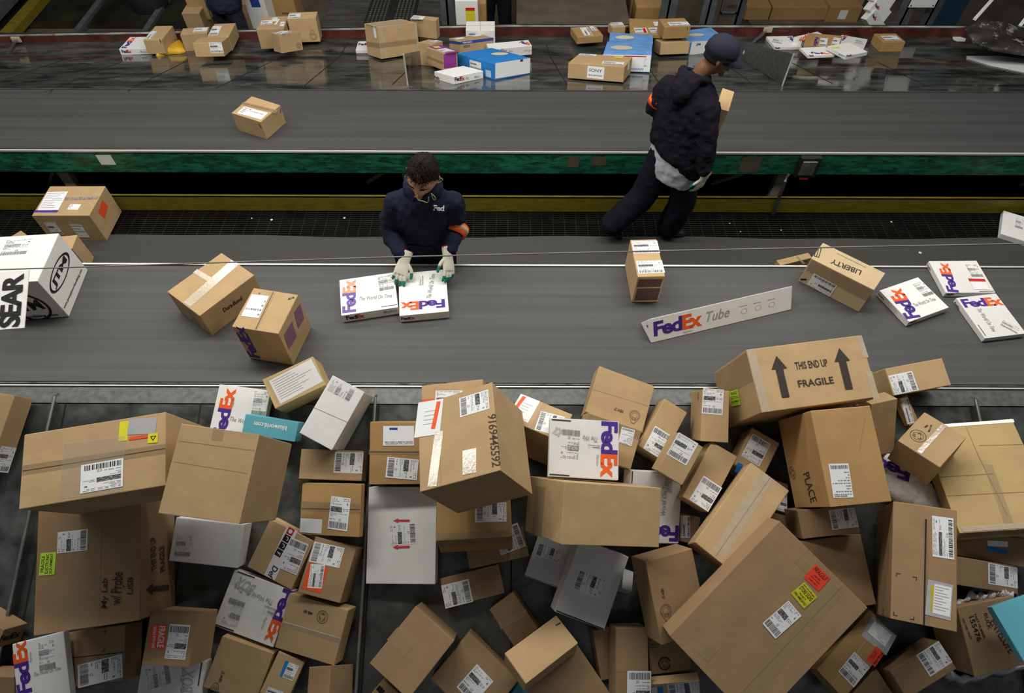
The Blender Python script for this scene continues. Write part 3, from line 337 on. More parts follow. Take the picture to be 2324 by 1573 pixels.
['courier_box', 'white courier box in the lower left pile, logo upside down along its right edge', 'white', [-1.2352, 0.7985, 0.5669], [[-0.9538, 0.2933, 0.0653], [-0.2948, -0.8719, -0.391], [-0.0577, -0.3922, 0.9181]], [0.3174, 0.2677, 0.0571], 'white courier boxes on the near chute pile', [['line', [0.1483, 0.1257, 0.0571], [-1.0, -0.006, -0.0], [0.0, 0.0, 1.0], 0.0964, 0.0, {'w': 0.006, 'm': 'ink'}], ['line', [0.1386, -0.1306, 0.0571], [-1.0, -0.002, 0.0], [0.0, 0.0, 1.0], 0.0922, 0.0, {'w': 0.006, 'm': 'ink'}], ['fedex', [-0.1654, -0.1311, 0.0571], [0.011, 1.0, 0.0], [0.0, 0.0, 1.0], 0.2496, 0.0588, {'v': 0}], ['text', [-0.0801, -0.0388, 0.0571], [0.999, -0.051, -0.0], [0.0, 0.0, 1.0], 0.2063, 0.0242, {'t': 'The World On Time', 'col': 'grey', 'font': 2, 'nm': 'printed_text'}], ['text', [0.032, -0.0506, 0.0571], [0.979, -0.203, 0.0], [0.0, 0.0, 1.0], 0.1028, 0.0494, {'t': 'BOX', 'col': 'grey_pale', 'font': 2, 'nm': 'printed_text'}], ['ship', [0.0399, 0.1094, 0.0571], [1.0, 0.012, -0.0], [0.0, 0.0, 1.0], 0.0908, 0.127, {'v': 3}], ['ship', [-0.1148, 0.0071, 0.0571], [1.0, -0.017, -0.0], [0.0, 0.0, 1.0], 0.0697, 0.0392, {'v': 3}], ['text', [-0.0843, 0.017, 0.0571], [0.025, 1.0, 0.0], [0.0, 0.0, 1.0], 0.0549, 0.0149, {'t': 'Express', 'col': 'grey', 'font': 2, 'nm': 'printed_text'}]]],
['cardboard_box', 'kraft box with a red and black lettered white band, left pile', 'kraft', [-1.1143, 1.034, 0.6618], [[-0.9052, 0.4144, 0.0948], [-0.4116, -0.7988, -0.4388], [-0.1061, -0.4362, 0.8936]], [0.2539, 0.2498, 0.08], 'kraft boxes on the near chute pile', [['rect', [0.0334, -0.1333, 0.08], [-1.0, -0.019, 0.0], [-0.0, 0.0, 1.0], 0.0605, 0.2548, {'col': 'paper', 'nm': 'printed_band'}], ['squares', [-0.0257, -0.1349, 0.08], [0.053, 0.999, -0.0], [-0.0, 0.0, 1.0], 0.1903, 0.0585, {'t': 'CDDF'}], ['text', [-0.0231, 0.0635, 0.08], [0.113, 0.994, 0.0], [-0.0, 0.0, 1.0], 0.0579, 0.0303, {'t': 'Def', 'col': 'ink', 'font': 0, 'nm': 'printed_text'}], ['ship', [-0.1204, 0.0514, 0.08], [0.996, 0.084, -0.0], [-0.0, 0.0, 1.0], 0.0969, 0.1539, {'v': 1}]]],
['cardboard_box', 'kraft box with white label above an orange-framed label, left pile', 'kraft_shaded', [-0.8703, 0.9596, 0.6217], [[-0.9736, 0.2245, 0.0407], [-0.2268, -0.9338, -0.2766], [-0.0241, -0.2785, 0.9601]], [0.2121, 0.2594, 0.1495], 'kraft boxes on the near chute pile', [['ship', [-0.0502, -0.1112, 0.1495], [-0.034, 0.999, -0.0], [-0.0, -0.0, 1.0], 0.0933, 0.1519, {'v': 1}], ['rect', [0.0913, -0.0095, 0.1495], [-1.0, -0.003, -0.0], [-0.0, -0.0, 1.0], 0.0941, 0.1182, {'col': 'orange_red', 'nm': 'label_frame'}], ['ship', [0.0653, 0.1, 0.1495], [0.179, -0.984, 0.0], [-0.0, -0.0, 1.0], 0.1059, 0.0686, {'v': 2}]]],
['cardboard_box', 'orange-brown kraft box with tape across and torn white slip, beside tall white box', 'kraft_orange', [-0.867, 1.1847, 0.8481], [[-0.9457, 0.1458, -0.2904], [-0.0035, -0.8981, -0.4397], [-0.3249, -0.4148, 0.8499]], [0.3369, 0.2465, 0.0342], 'kraft boxes on the near chute pile', [['tape', [0.1681, -0.0344, 0.0342], [-1.0, 0.006, 0.0], [0.0, 0.0, 1.0], 0.3403, 0.0459, {'m': 'tape'}], ['line', [0.1654, 0.0018, 0.0342], [-1.0, -0.018, -0.0], [0.0, 0.0, 1.0], 0.3336, 0.0, {'w': 0.003, 'm': 'seam'}], ['ship', [-0.0045, -0.0631, 0.0342], [-0.997, 0.081, 0.0], [0.0, 0.0, 1.0], 0.1101, 0.1544, {'v': 1}], ['rect', [0.165, 0.0476, 0.0342], [-1.0, 0.013, 0.0], [0.0, 0.0, 1.0], 0.1253, 0.0669, {'col': 'paper', 'nm': 'paper_slip'}]]],
['cardboard_box', 'small kraft box lying above the orange-brown taped box', 'kraft', [-0.8975, 1.4373, 0.7913], [[-0.9993, 0.0115, 0.0345], [-0.0239, -0.9226, -0.385], [0.0274, -0.3856, 0.9223]], [0.311, 0.1477, 0.1561], 'kraft boxes on the near chute pile', [['ship', [-0.1538, -0.0648, 0.1561], [-0.007, 1.0, 0.0], [0.0, 0.0, 1.0], 0.1021, 0.1409, {'v': 1}]]],
['cardboard_box', 'kraft box leaning in from the left frame edge with one white label', 'kraft', [-2.8011, 1.593, 0.9077], [[0.0974, 0.3562, -0.9293], [0.1443, 0.9188, 0.3673], [0.9847, -0.1699, 0.0381]], [0.1164, 0.3861, 0.2344], 'kraft boxes on the near chute pile', [['ship', [-0.0346, -0.0664, 0.2344], [1.0, -0.009, 0.0], [0.0, -0.0, 1.0], 0.0913, 0.1289, {'v': 1}]]],
['courier_box', 'white courier box at bottom edge below the red fragile sticker box', 'white', [-1.5819, 0.476, 0.4367], [[-0.9997, 0.0032, 0.0257], [-0.0118, -0.9395, -0.3424], [0.023, -0.3426, 0.9392]], [0.2902, 0.2284, 0.0896], 'white courier boxes on the near chute pile', [['line', [-0.1322, -0.1104, 0.0896], [0.019, 1.0, -0.0], [0.0, 0.0, 1.0], 0.0981, 0.0, {'w': 0.006, 'm': 'ink'}], ['text', [-0.0517, 0.0192, 0.0896], [0.132, -0.991, 0.0], [0.0, 0.0, 1.0], 0.1081, 0.0206, {'t': 'On Time', 'col': 'grey', 'font': 2, 'nm': 'printed_text'}], ['text', [-0.0541, 0.0192, 0.0896], [0.06, -0.998, -0.0], [0.0, 0.0, 1.0], 0.0989, 0.0553, {'t': 'BOX', 'col': 'grey_pale', 'font': 2, 'nm': 'printed_text'}], ['ship', [0.0989, 0.0152, 0.0896], [0.298, -0.955, -0.0], [0.0, 0.0, 1.0], 0.1018, 0.1152, {'v': 3}]]],
['cardboard_box', 'kraft box with a red FRAGILE sticker beside its white label', 'kraft_shaded', [-1.495, 0.6669, 0.6313], [[-0.9965, 0.067, -0.0501], [-0.0435, -0.9267, -0.3732], [-0.0714, -0.3697, 0.9264]], [0.2183, 0.2141, 0.1831], 'kraft boxes on the near chute pile', [['text', [0.0221, -0.0606, 0.1831], [-0.069, 0.998, -0.0], [0.0, -0.0, 1.0], 0.1007, 0.0699, {'t': 'FRAGILE\nHANDLE WITH CARE', 'col': 'white', 'font': 0, 'nm': 'sticker_red'}], ['ship', [-0.0867, 0.0776, 0.1831], [1.0, -0.002, 0.0], [0.0, -0.0, 1.0], 0.0949, 0.1416, {'v': 1}]]],
['cardboard_box', 'dim kraft box at bottom edge beside the divider', 'kraft_shaded', [-0.7977, 0.4916, 0.4659], [[-0.9594, -0.0152, -0.2816], [0.0664, -0.9827, -0.1731], [-0.274, -0.1848, 0.9438]], [0.1108, 0.1278, 0.2108], 'kraft boxes on the near chute pile', []],
['cardboard_box', 'kraft box stamped NEW 27 at bottom of left pile', 'kraft', [-1.2721, 0.5501, 0.4728], [[-0.9531, 0.2777, 0.1206], [-0.3027, -0.8645, -0.4012], [-0.0071, -0.4189, 0.908]], [0.2591, 0.235, 0.0765], 'kraft boxes on the near chute pile', [['text', [0.0692, 0.0737, 0.0765], [0.06, -0.998, -0.0], [-0.0, -0.0, 1.0], 0.0494, 0.0144, {'t': 'NEW 27', 'col': 'ink', 'font': 0, 'nm': 'printed_text'}], ['emblem', [0.0747, 0.1209, 0.0765], [1.0, -0.0, -0.0], [-0.0, -0.0, 1.0], 0, 0.0, {'r': 0.032, 'm': 'ink', 'v': 1}]]],
['cardboard_box', 'small kraft box with blue and white sticker at bottom of left pile', 'kraft', [-1.0707, 0.5223, 0.4619], [[-0.924, 0.2953, 0.243], [-0.3599, -0.8862, -0.2917], [0.1292, -0.357, 0.9251]], [0.1326, 0.1879, 0.0928], 'kraft boxes on the near chute pile', [['rect', [0.0188, -0.0686, 0.0928], [-0.997, -0.08, -0.0], [-0.0, 0.0, 1.0], 0.0195, 0.0703, {'col': 'blue', 'nm': 'sticker'}], ['ship', [0.0009, -0.0682, 0.0928], [-1.0, -0.0, -0.0], [-0.0, 0.0, 1.0], 0.0505, 0.0679, {'v': 2}], ['ship', [0.041, 0.0572, 0.0928], [-0.999, -0.051, 0.0], [-0.0, 0.0, 1.0], 0.0731, 0.0413, {'v': 1}]]],
['cardboard_box', 'kraft box with round stamp and glinting horizontal tape, left of the divider', 'kraft', [-0.9207, 0.7168, 0.5544], [[-0.9644, 0.2598, -0.0503], [-0.2167, -0.8844, -0.4133], [-0.1519, -0.3877, 0.9092]], [0.3077, 0.2486, 0.0986], 'kraft boxes on the near chute pile', [['tape', [0.1507, -0.0012, 0.0986], [-1.0, -0.002, 0.0], [-0.0, -0.0, 1.0], 0.3006, 0.0253, {'m': 'tape'}], ['line', [0.1462, 0.0046, 0.0986], [-1.0, -0.006, 0.0], [-0.0, -0.0, 1.0], 0.295, 0.0, {'w': 0.004, 'm': 'tape_shiny'}], ['emblem', [-0.0383, -0.0636, 0.0986], [1.0, -0.0, -0.0], [-0.0, -0.0, 1.0], 0, 0.0, {'r': 0.028, 'm': 'ink', 'v': 0}], ['text', [0.0153, -0.059, 0.0986], [1.0, -0.0, -0.0], [-0.0, -0.0, 1.0], 0.0448, 0.0134, {'t': 'MB #5', 'col': 'ink', 'font': 0, 'nm': 'printed_text'}]]],
['cardboard_box', 'kraft box standing behind the handwritten-number box, its top edge on the belt rim', 'kraft', [-0.2879, 1.7144, 0.9085], [[0.9846, 0.0127, 0.1743], [-0.0684, 0.9458, 0.3176], [-0.1608, -0.3246, 0.9321]], [0.3291, 0.2451, 0.0987], 'kraft boxes on the near chute pile', [['ship', [-0.0887, 0.0862, 0.0987], [0.996, -0.094, -0.0], [-0.0, 0.0, 1.0], 0.1446, 0.1212, {'v': 2}], ['rect', [-0.1615, 0.0461, 0.0987], [1.0, -0.005, 0.0], [-0.0, 0.0, 1.0], 0.0678, 0.0377, {'col': 'orange_red', 'nm': 'sticker'}]]],
['cardboard_box', 'flat kraft box stamped upside-down NEW 27, standing over the belt rim', 'kraft', [0.5468, 1.7403, 0.9167], [[0.9376, -0.2778, -0.2091], [0.3167, 0.9307, 0.1833], [0.1437, -0.2381, 0.9606]], [0.31, 0.2684, 0.1031], 'kraft boxes on the near chute pile', [['line', [-0.1613, -0.0054, 0.1031], [0.998, 0.068, 0.0], [0.0, 0.0, 1.0], 0.3154, 0.0, {'w': 0.002, 'm': 'crease'}], ['text', [0.0317, -0.0718, 0.1031], [-1.0, 0.013, 0.0], [0.0, 0.0, 1.0], 0.0499, 0.0165, {'t': 'NEW 27', 'col': 'ink', 'font': 0, 'nm': 'printed_text'}], ['emblem', [0.0931, -0.0594, 0.1031], [1.0, 0.0, 0.0], [0.0, 0.0, 1.0], 0, 0.0, {'r': 0.035, 'm': 'ink', 'v': 1}]]],
['cardboard_box', 'kraft box with black patch at bottom edge, right of the divider', 'kraft', [-0.5876, 0.4498, 0.4285], [[0.7599, -0.5829, -0.2879], [0.6488, 0.7077, 0.2796], [0.0408, -0.3993, 0.9159]], [0.1031, 0.0915, 0.0618], 'kraft boxes on the near chute pile', [['rect', [-0.0485, 0.0149, 0.0618], [0.998, -0.06, -0.0], [0.0, 0.0, 1.0], 0.0368, 0.0236, {'col': 'black', 'nm': 'sticker'}]]],
['cardboard_box', 'teal corner of a box at the bottom frame edge', 'teal', [0.0565, 0.441, 0.4393], [[0.8445, -0.4166, -0.3365], [0.5319, 0.726, 0.436], [0.0626, -0.5472, 0.8347]], [0.1118, 0.0997, 0.0335], 'kraft boxes on the near chute pile', []],
['cardboard_box', 'dim kraft box standing behind the tall box at bottom centre', 'kraft_shaded', [0.4347, 0.6224, 0.5032], [[0.9824, 0.1846, -0.0293], [-0.1535, 0.8863, 0.437], [0.1067, -0.4248, 0.899]], [0.0842, 0.2224, 0.0842], 'kraft boxes on the near chute pile', []],
['cardboard_box', 'large plain kraft box lying under the box printed with a black 1, bottom edge', 'kraft_shaded', [0.2539, 0.4642, 0.5089], [[0.5777, -0.7262, -0.3727], [0.8135, 0.5498, 0.1896], [0.0673, -0.4127, 0.9084]], [0.2649, 0.3024, 0.0795], 'kraft boxes on the near chute pile', []],
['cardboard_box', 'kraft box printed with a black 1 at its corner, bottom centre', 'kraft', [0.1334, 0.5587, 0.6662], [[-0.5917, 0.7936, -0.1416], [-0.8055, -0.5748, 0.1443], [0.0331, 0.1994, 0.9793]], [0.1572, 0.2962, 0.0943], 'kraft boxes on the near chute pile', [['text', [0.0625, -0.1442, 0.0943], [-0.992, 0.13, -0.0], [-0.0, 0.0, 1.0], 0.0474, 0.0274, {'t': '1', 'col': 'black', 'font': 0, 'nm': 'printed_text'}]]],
['cardboard_box', 'flat kraft box with large label in the dark gap right of the divider', 'kraft_shaded', [-0.1891, 0.8972, 0.5869], [[0.9722, 0.2207, 0.0786], [-0.2343, 0.9147, 0.3292], [0.0008, -0.3384, 0.941]], [0.2938, 0.138, 0.0588], 'kraft boxes on the near chute pile', [['ship', [-0.148, -0.0713, 0.0588], [-0.003, 1.0, 0.0], [0.0, 0.0, 1.0], 0.1072, 0.1368, {'v': 1}]]],
['cardboard_box', 'flat kraft box with white label sticking out below the tape-wrapped box', 'kraft_shaded', [-0.0754, 1.0632, 0.6543], [[0.9776, 0.2082, 0.0321], [-0.2063, 0.9153, 0.3459], [0.0427, -0.3448, 0.9377]], [0.298, 0.144, 0.0745], 'kraft boxes on the near chute pile', [['ship', [0.014, -0.0402, 0.0745], [-0.143, 0.99, 0.0], [0.0, 0.0, 1.0], 0.1186, 0.1299, {'v': 1}]]],
['cardboard_box', 'kraft box with diagonal white label at bottom edge right of the divider', 'kraft_shaded', [-0.1667, 0.5218, 0.4546], [[-0.7442, 0.6239, 0.2386], [-0.668, -0.6916, -0.2747], [-0.0064, -0.3638, 0.9315]], [0.3073, 0.2657, 0.1181], 'kraft boxes on the near chute pile', [['ship', [0.0365, -0.0565, 0.1181], [-1.0, 0.031, 0.0], [0.0, 0.0, 1.0], 0.106, 0.134, {'v': 1}]]],
['cardboard_box', 'tilted kraft box with a pale tape patch, just right of the divider', 'kraft_shaded', [-0.445, 0.6444, 0.5026], [[-0.7747, 0.5941, 0.2166], [-0.6315, -0.7443, -0.2172], [0.0322, -0.305, 0.9518]], [0.2291, 0.3019, 0.2852], 'kraft boxes on the near chute pile', [['tape', [0.1177, -0.0328, 0.2852], [-0.999, 0.036, -0.0], [0.0, 0.0, 1.0], 0.1067, 0.0661, {'m': 'tape_tan'}]]],
['cardboard_box', 'small tilted kraft box resting on the box printed with a black 1', 'kraft_shaded', [0.0211, 0.7628, 0.5518], [[-0.5936, 0.7536, 0.2822], [-0.7931, -0.4883, -0.3641], [-0.1366, -0.44, 0.8876]], [0.2001, 0.1446, 0.072], 'kraft boxes on the near chute pile', [['tape', [0.0247, 0.0719, 0.072], [-0.149, -0.989, 0.0], [0.0, 0.0, 1.0], 0.1491, 0.0295, {'m': 'tape_tan'}]]],
['courier_box', 'tall white box with two red arrows, right of the divider', 'white', [-0.5325, 1.1149, 0.7057], [[-0.9975, 0.0261, -0.0656], [0.0057, -0.896, -0.444], [-0.0704, -0.4433, 0.8936]], [0.3419, 0.4608, 0.0728], 'white courier boxes on the near chute pile', [['ship', [0.0553, 0.0517, 0.0728], [0.08, -0.997, 0.0], [0.0, 0.0, 1.0], 0.1006, 0.1344, {'v': 1}], ['arrow', [-0.0392, -0.0683, 0.0728], [1.0, 0.005, 0.0], [0.0, 0.0, 1.0], 0.0829, 0.0, {'w': 0.022, 'm': 'red_pink'}], ['arrow', [-0.0422, 0.0557, 0.0728], [0.999, 0.035, 0.0], [0.0, 0.0, 1.0], 0.0849, 0.0, {'w': 0.022, 'm': 'red_pink'}]]],
['cardboard_box', 'tape-wrapped kraft box below the handwritten-number box', 'kraft_orange', [-0.1729, 1.109, 0.7505], [[0.9987, 0.0502, 0.0133], [-0.0505, 0.9984, 0.0248], [-0.0121, -0.0255, 0.9996]], [0.3518, 0.1926, 0.2046], 'kraft boxes on the near chute pile', [['tape', [-0.1776, -0.0694, 0.2046], [1.0, 0.004, 0.0], [-0.0, -0.0, 1.0], 0.3439, 0.0328, {'m': 'tape'}], ['tape', [-0.1708, -0.0963, 0.1853], [1.0, 0.0, 0.013], [-0.0, -1.0, -0.0], 0.3403, 0.0909, {'m': 'tape'}], ['ship', [0.1542, 0.0635, 0.2046], [-0.027, -1.0, 0.0], [-0.0, -0.0, 1.0], 0.0927, 0.1465, {'v': 1}]]],
['cardboard_box', 'kraft box with printed white square label, just right of the divider post', 'kraft_orange', [-0.5304, 1.4809, 0.8869], [[0.9992, -0.0115, 0.0385], [-0.0094, 0.865, 0.5017], [-0.0391, -0.5016, 0.8642]], [0.3018, 0.3005, 0.1811], 'kraft boxes on the near chute pile', [['tape', [-0.1536, 0.0143, 0.1811], [1.0, -0.012, 0.0], [-0.0, 0.0, 1.0], 0.2996, 0.0217, {'m': 'tape'}], ['line', [-0.1535, 0.0056, 0.1811], [1.0, -0.01, 0.0], [-0.0, 0.0, 1.0], 0.2995, 0.0, {'w': 0.003, 'm': 'seam'}], ['rect', [-0.0854, 0.1293, 0.1811], [1.0, 0.002, -0.0], [-0.0, 0.0, 1.0], 0.1508, 0.095, {'col': 'paper', 'nm': 'printed_label'}], ['text', [-0.0754, 0.0551, 0.1811], [1.0, 0.007, -0.0], [-0.0, 0.0, 1.0], 0.1352, 0.0169, {'t': 'MENTORED IN MEMORY BINDER\nONE BINDER PER CARTON', 'col': 'ink', 'font': 0, 'nm': 'printed_text'}], ['rect', [-0.0541, 0.1214, 0.1811], [1.0, -0.005, 0.0], [-0.0, 0.0, 1.0], 0.0395, 0.0107, {'col': 'blue_ink', 'nm': 'printed_mark'}], ['ship', [0.09, -0.0323, 0.1811], [-0.09, -0.996, 0.0], [-0.0, 0.0, 1.0], 0.0985, 0.1531, {'v': 1}]]],
['cardboard_box', 'kraft box with orange-marked pouch, behind the centre white courier box', 'kraft', [0.1419, 1.5126, 0.8703], [[-0.8928, 0.4469, -0.0558], [-0.4491, -0.8927, 0.0359], [-0.0338, 0.0571, 0.9978]], [0.2795, 0.1629, 0.2882], 'kraft boxes on the near chute pile', [['rect', [0.138, -0.0807, 0.2882], [-1.0, -0.002, -0.0], [-0.0, 0.0, 1.0], 0.1047, 0.1375, {'col': 'paper', 'nm': 'document_pouch'}], ['rect', [0.1236, -0.0742, 0.2882], [-0.995, 0.095, 0.0], [-0.0, 0.0, 1.0], 0.0175, 0.0734, {'col': 'orange_red', 'nm': 'sticker_strip'}], ['ship', [-0.1122, -0.0504, 0.2882], [-0.158, 0.987, -0.0], [-0.0, 0.0, 1.0], 0.1111, 0.1195, {'v': 1}], ['tape', [0.0184, -0.0782, 0.2882], [-1.0, -0.022, 0.0], [-0.0, 0.0, 1.0], 0.0215, 0.1565, {'m': 'film'}]]],
['cardboard_box', 'shaded box with label, right of the medium white courier box', 'kraft_shaded', [0.8849, 1.1532, 0.6902], [[0.9767, -0.2042, -0.0667], [0.2114, 0.8592, 0.466], [-0.0379, -0.4692, 0.8823]], [0.0998, 0.1326, 0.0499], 'kraft boxes on the near chute pile', [['ship', [-0.0322, -0.0487, 0.0499], [-0.18, 0.984, 0.0], [-0.0, 0.0, 1.0], 0.1077, 0.0472, {'v': 1}]]],
['cardboard_box', 'taped kraft box with white printed label, beside the centre white courier box', 'kraft', [0.4639, 1.5124, 0.9306], [[0.9488, -0.237, -0.2089], [0.3031, 0.8694, 0.3903], [0.0891, -0.4336, 0.8967]], [0.2776, 0.2007, 0.1388], 'kraft boxes on the near chute pile', [['tape', [-0.1395, 0.0972, 0.1388], [1.0, -0.006, -0.0], [-0.0, 0.0, 1.0], 0.2784, 0.0454, {'m': 'tape'}], ['ship', [0.112, 0.0097, 0.1388], [-0.998, -0.061, 0.0], [-0.0, 0.0, 1.0], 0.0679, 0.0801, {'v': 4}]]],
['courier_box', 'medium white courier box behind the large plain carton, logo upside down at its bottom', 'white', [0.6771, 1.2285, 0.7978], [[0.9209, 0.1215, -0.3703], [0.0808, 0.8699, 0.4866], [0.3812, -0.4781, 0.7913]], [0.2959, 0.3463, 0.0734], 'white courier boxes on the near chute pile', [['line', [0.1419, 0.0692, 0.0734], [0.06, 0.998, -0.0], [0.0, 0.0, 1.0], 0.0972, 0.0, {'w': 0.006, 'm': 'ink'}], ['line', [-0.1448, 0.1118, 0.0734], [-0.004, 1.0, -0.0], [0.0, 0.0, 1.0], 0.0577, 0.0, {'w': 0.006, 'm': 'ink'}], ['fedex', [0.143, -0.1603, 0.0734], [-1.0, -0.003, 0.0], [0.0, 0.0, 1.0], 0.2762, 0.078, {'v': 0}], ['text', [0.0317, -0.0358, 0.0734], [0.014, 1.0, 0.0], [0.0, 0.0, 1.0], 0.1811, 0.0267, {'t': 'World On Time', 'col': 'grey', 'font': 2, 'nm': 'printed_text'}], ['text', [0.06, 0.0723, 0.0734], [0.001, 1.0, 0.0], [0.0, 0.0, 1.0], 0.0888, 0.03, {'t': 'BOX', 'col': 'grey_pale', 'font': 2, 'nm': 'printed_text'}]]],
['courier_box', 'white courier box at pile centre with its whole logo running down the right edge', 'white', [0.3295, 1.3574, 1.1487], [[0.9986, -0.0362, -0.0386], [0.0478, 0.9304, 0.3634], [0.0227, -0.3647, 0.9308]], [0.3211, 0.2684, 0.0572], 'white courier boxes on the near chute pile', [['line', [-0.152, 0.1255, 0.0572], [1.0, -0.024, -0.0], [-0.0, -0.0, 1.0], 0.089, 0.0, {'w': 0.006, 'm': 'ink'}], ['line', [-0.1532, -0.1238, 0.0572], [1.0, -0.017, -0.0], [-0.0, -0.0, 1.0], 0.0903, 0.0, {'w': 0.006, 'm': 'ink'}], ['fedex', [0.1546, 0.1305, 0.0572], [0.001, -1.0, -0.0], [-0.0, -0.0, 1.0], 0.2547, 0.0773, {'v': 0}], ['ship', [-0.0212, -0.0545, 0.0572], [-0.999, 0.045, -0.0], [-0.0, -0.0, 1.0], 0.0924, 0.1428, {'v': 3}], ['ship', [0.077, 0.001, 0.0572], [-1.0, 0.02, 0.0], [-0.0, -0.0, 1.0], 0.0626, 0.0184, {'v': 3}], ['text', [0.0603, 0.0323, 0.0572], [-0.997, 0.083, 0.0], [-0.0, -0.0, 1.0], 0.0677, 0.0233, {'t': 'The Wo', 'col': 'grey', 'font': 2, 'nm': 'printed_text'}], ['text', [-0.1143, 0.046, 0.0572], [-0.905, 0.424, -0.0], [-0.0, -0.0, 1.0], 0.0391, 0.0394, {'t': 'BOX', 'col': 'grey_pale', 'font': 2, 'nm': 'printed_text'}], ['text', [0.0705, -0.0245, 0.0572], [-0.031, -1.0, 0.0], [-0.0, -0.0, 1.0], 0.0479, 0.0138, {'t': 'Express', 'col': 'grey', 'font': 2, 'nm': 'printed_text'}]]],
['white_box', 'white box sliver between the tilted white box and the NEW 27 carton', 'white_old', [0.5476, 0.9032, 0.6153], [[0.9215, -0.1768, -0.3459], [0.1789, 0.9835, -0.0259], [0.3448, -0.038, 0.9379]], [0.0564, 0.0979, 0.0564], 'white boxes on the near chute pile', []],
['white_box', 'white box partly under the tilted white box, lower centre', 'white_old', [0.1928, 0.9872, 0.665], [[0.937, -0.3479, 0.0309], [0.3461, 0.9368, 0.0514], [-0.0469, -0.0375, 0.9982]], [0.1907, 0.2125, 0.0431], 'white boxes on the near chute pile', [['ship', [0.0443, 0.0612, 0.0431], [0.015, -1.0, -0.0], [0.0, 0.0, 1.0], 0.0668, 0.125, {'v': 1}]]],
['white_box', 'large tilted white box with printed barcodes, lower centre', 'white_old', [0.3649, 0.8912, 0.6998], [[0.9167, -0.2469, -0.314], [0.3597, 0.8521, 0.3802], [0.1737, -0.4616, 0.8699]], [0.2549, 0.3507, 0.0853], 'white boxes on the near chute pile', [['line', [-0.121, -0.1682, 0.0853], [1.0, -0.01, -0.0], [0.0, 0.0, 1.0], 0.2438, 0.0, {'w': 0.005, 'm': 'black'}], ['ship', [0.0567, 0.0415, 0.0853], [0.008, -1.0, -0.0], [0.0, 0.0, 1.0], 0.0934, 0.1425, {'v': 1}]]],
['cardboard_box', 'kraft box with round recycling stamps, under the huge tilted box at bottom', 'kraft_shaded', [0.7257, 0.6407, 0.5241], [[0.9912, 0.1016, -0.0848], [-0.0437, 0.856, 0.5151], [0.1249, -0.5068, 0.8529]], [0.1984, 0.1863, 0.0992], 'kraft boxes on the near chute pile', [['line', [-0.0999, 0.0056, 0.0992], [0.998, -0.067, -0.0], [-0.0, 0.0, 1.0], 0.2024, 0.0, {'w': 0.003, 'm': 'crease'}], ['emblem', [-0.0279, -0.0488, 0.0992], [1.0, 0.0, -0.0], [-0.0, 0.0, 1.0], 0, 0.0, {'r': 0.03, 'm': 'black', 'v': 0}], ['emblem', [-0.0786, 0.0547, 0.0992], [1.0, 0.0, -0.0], [-0.0, 0.0, 1.0], 0, 0.0, {'r': 0.03, 'm': 'ink', 'v': 0}]]],
['cardboard_box', 'kraft box with blue and white label at bottom edge, right of the tall box', 'kraft', [0.7616, 0.4547, 0.5019], [[-0.9875, -0.0533, -0.1481], [0.1544, -0.5101, -0.8461], [-0.0304, -0.8585, 0.512]], [0.2249, 0.1877, 0.0446], 'kraft boxes on the near chute pile', [['ship', [-0.1028, -0.0953, 0.0446], [-0.059, 0.998, 0.0], [0.0, 0.0, 1.0], 0.1284, 0.1407, {'v': 1}], ['rect', [0.0803, -0.0749, 0.0446], [-1.0, -0.018, -0.0], [0.0, 0.0, 1.0], 0.0227, 0.0447, {'col': 'blue', 'nm': 'sticker'}], ['rect', [0.1091, -0.0752, 0.0446], [-1.0, -0.007, -0.0], [0.0, 0.0, 1.0], 0.0247, 0.0415, {'col': 'paper', 'nm': 'paper_slip'}]]],
['cardboard_box', 'tall upright kraft box with white label, bottom centre', 'kraft_shaded', [0.5333, 0.5748, 0.5603], [[0.9816, 0.0497, -0.1845], [0.0301, 0.9133, 0.4063], [0.1887, -0.4043, 0.8949]], [0.1557, 0.3048, 0.1014], 'kraft boxes on the near chute pile', [['line', [-0.0758, -0.0312, 0.1014], [1.0, -0.006, -0.0], [0.0, 0.0, 1.0], 0.1546, 0.0, {'w': 0.002, 'm': 'crease'}], ['ship', [0.0858, -0.1839, 0.1014], [-1.0, 0.027, -0.0], [0.0, 0.0, 1.0], 0.1146, 0.1516, {'v': 1}]]],
['cardboard_box', 'kraft box stamped NEW 27 sideways, below the large plain carton', 'kraft_shaded', [0.7047, 0.834, 0.7593], [[0.9413, 0.3008, -0.153], [-0.1867, 0.8419, 0.5064], [0.2811, -0.4481, 0.8486]], [0.2449, 0.3662, 0.1393], 'kraft boxes on the near chute pile', [['text', [-0.0589, 0.0498, 0.1393], [-0.056, -0.998, 0.0], [0.0, 0.0, 1.0], 0.0437, 0.0151, {'t': 'NEW 27', 'col': 'ink', 'font': 0, 'nm': 'printed_text'}], ['emblem', [-0.0706, -0.0454, 0.1393], [1.0, 0.0, 0.0], [0.0, 0.0, 1.0], 0, 0.0, {'r': 0.035, 'm': 'ink', 'v': 1}]]],
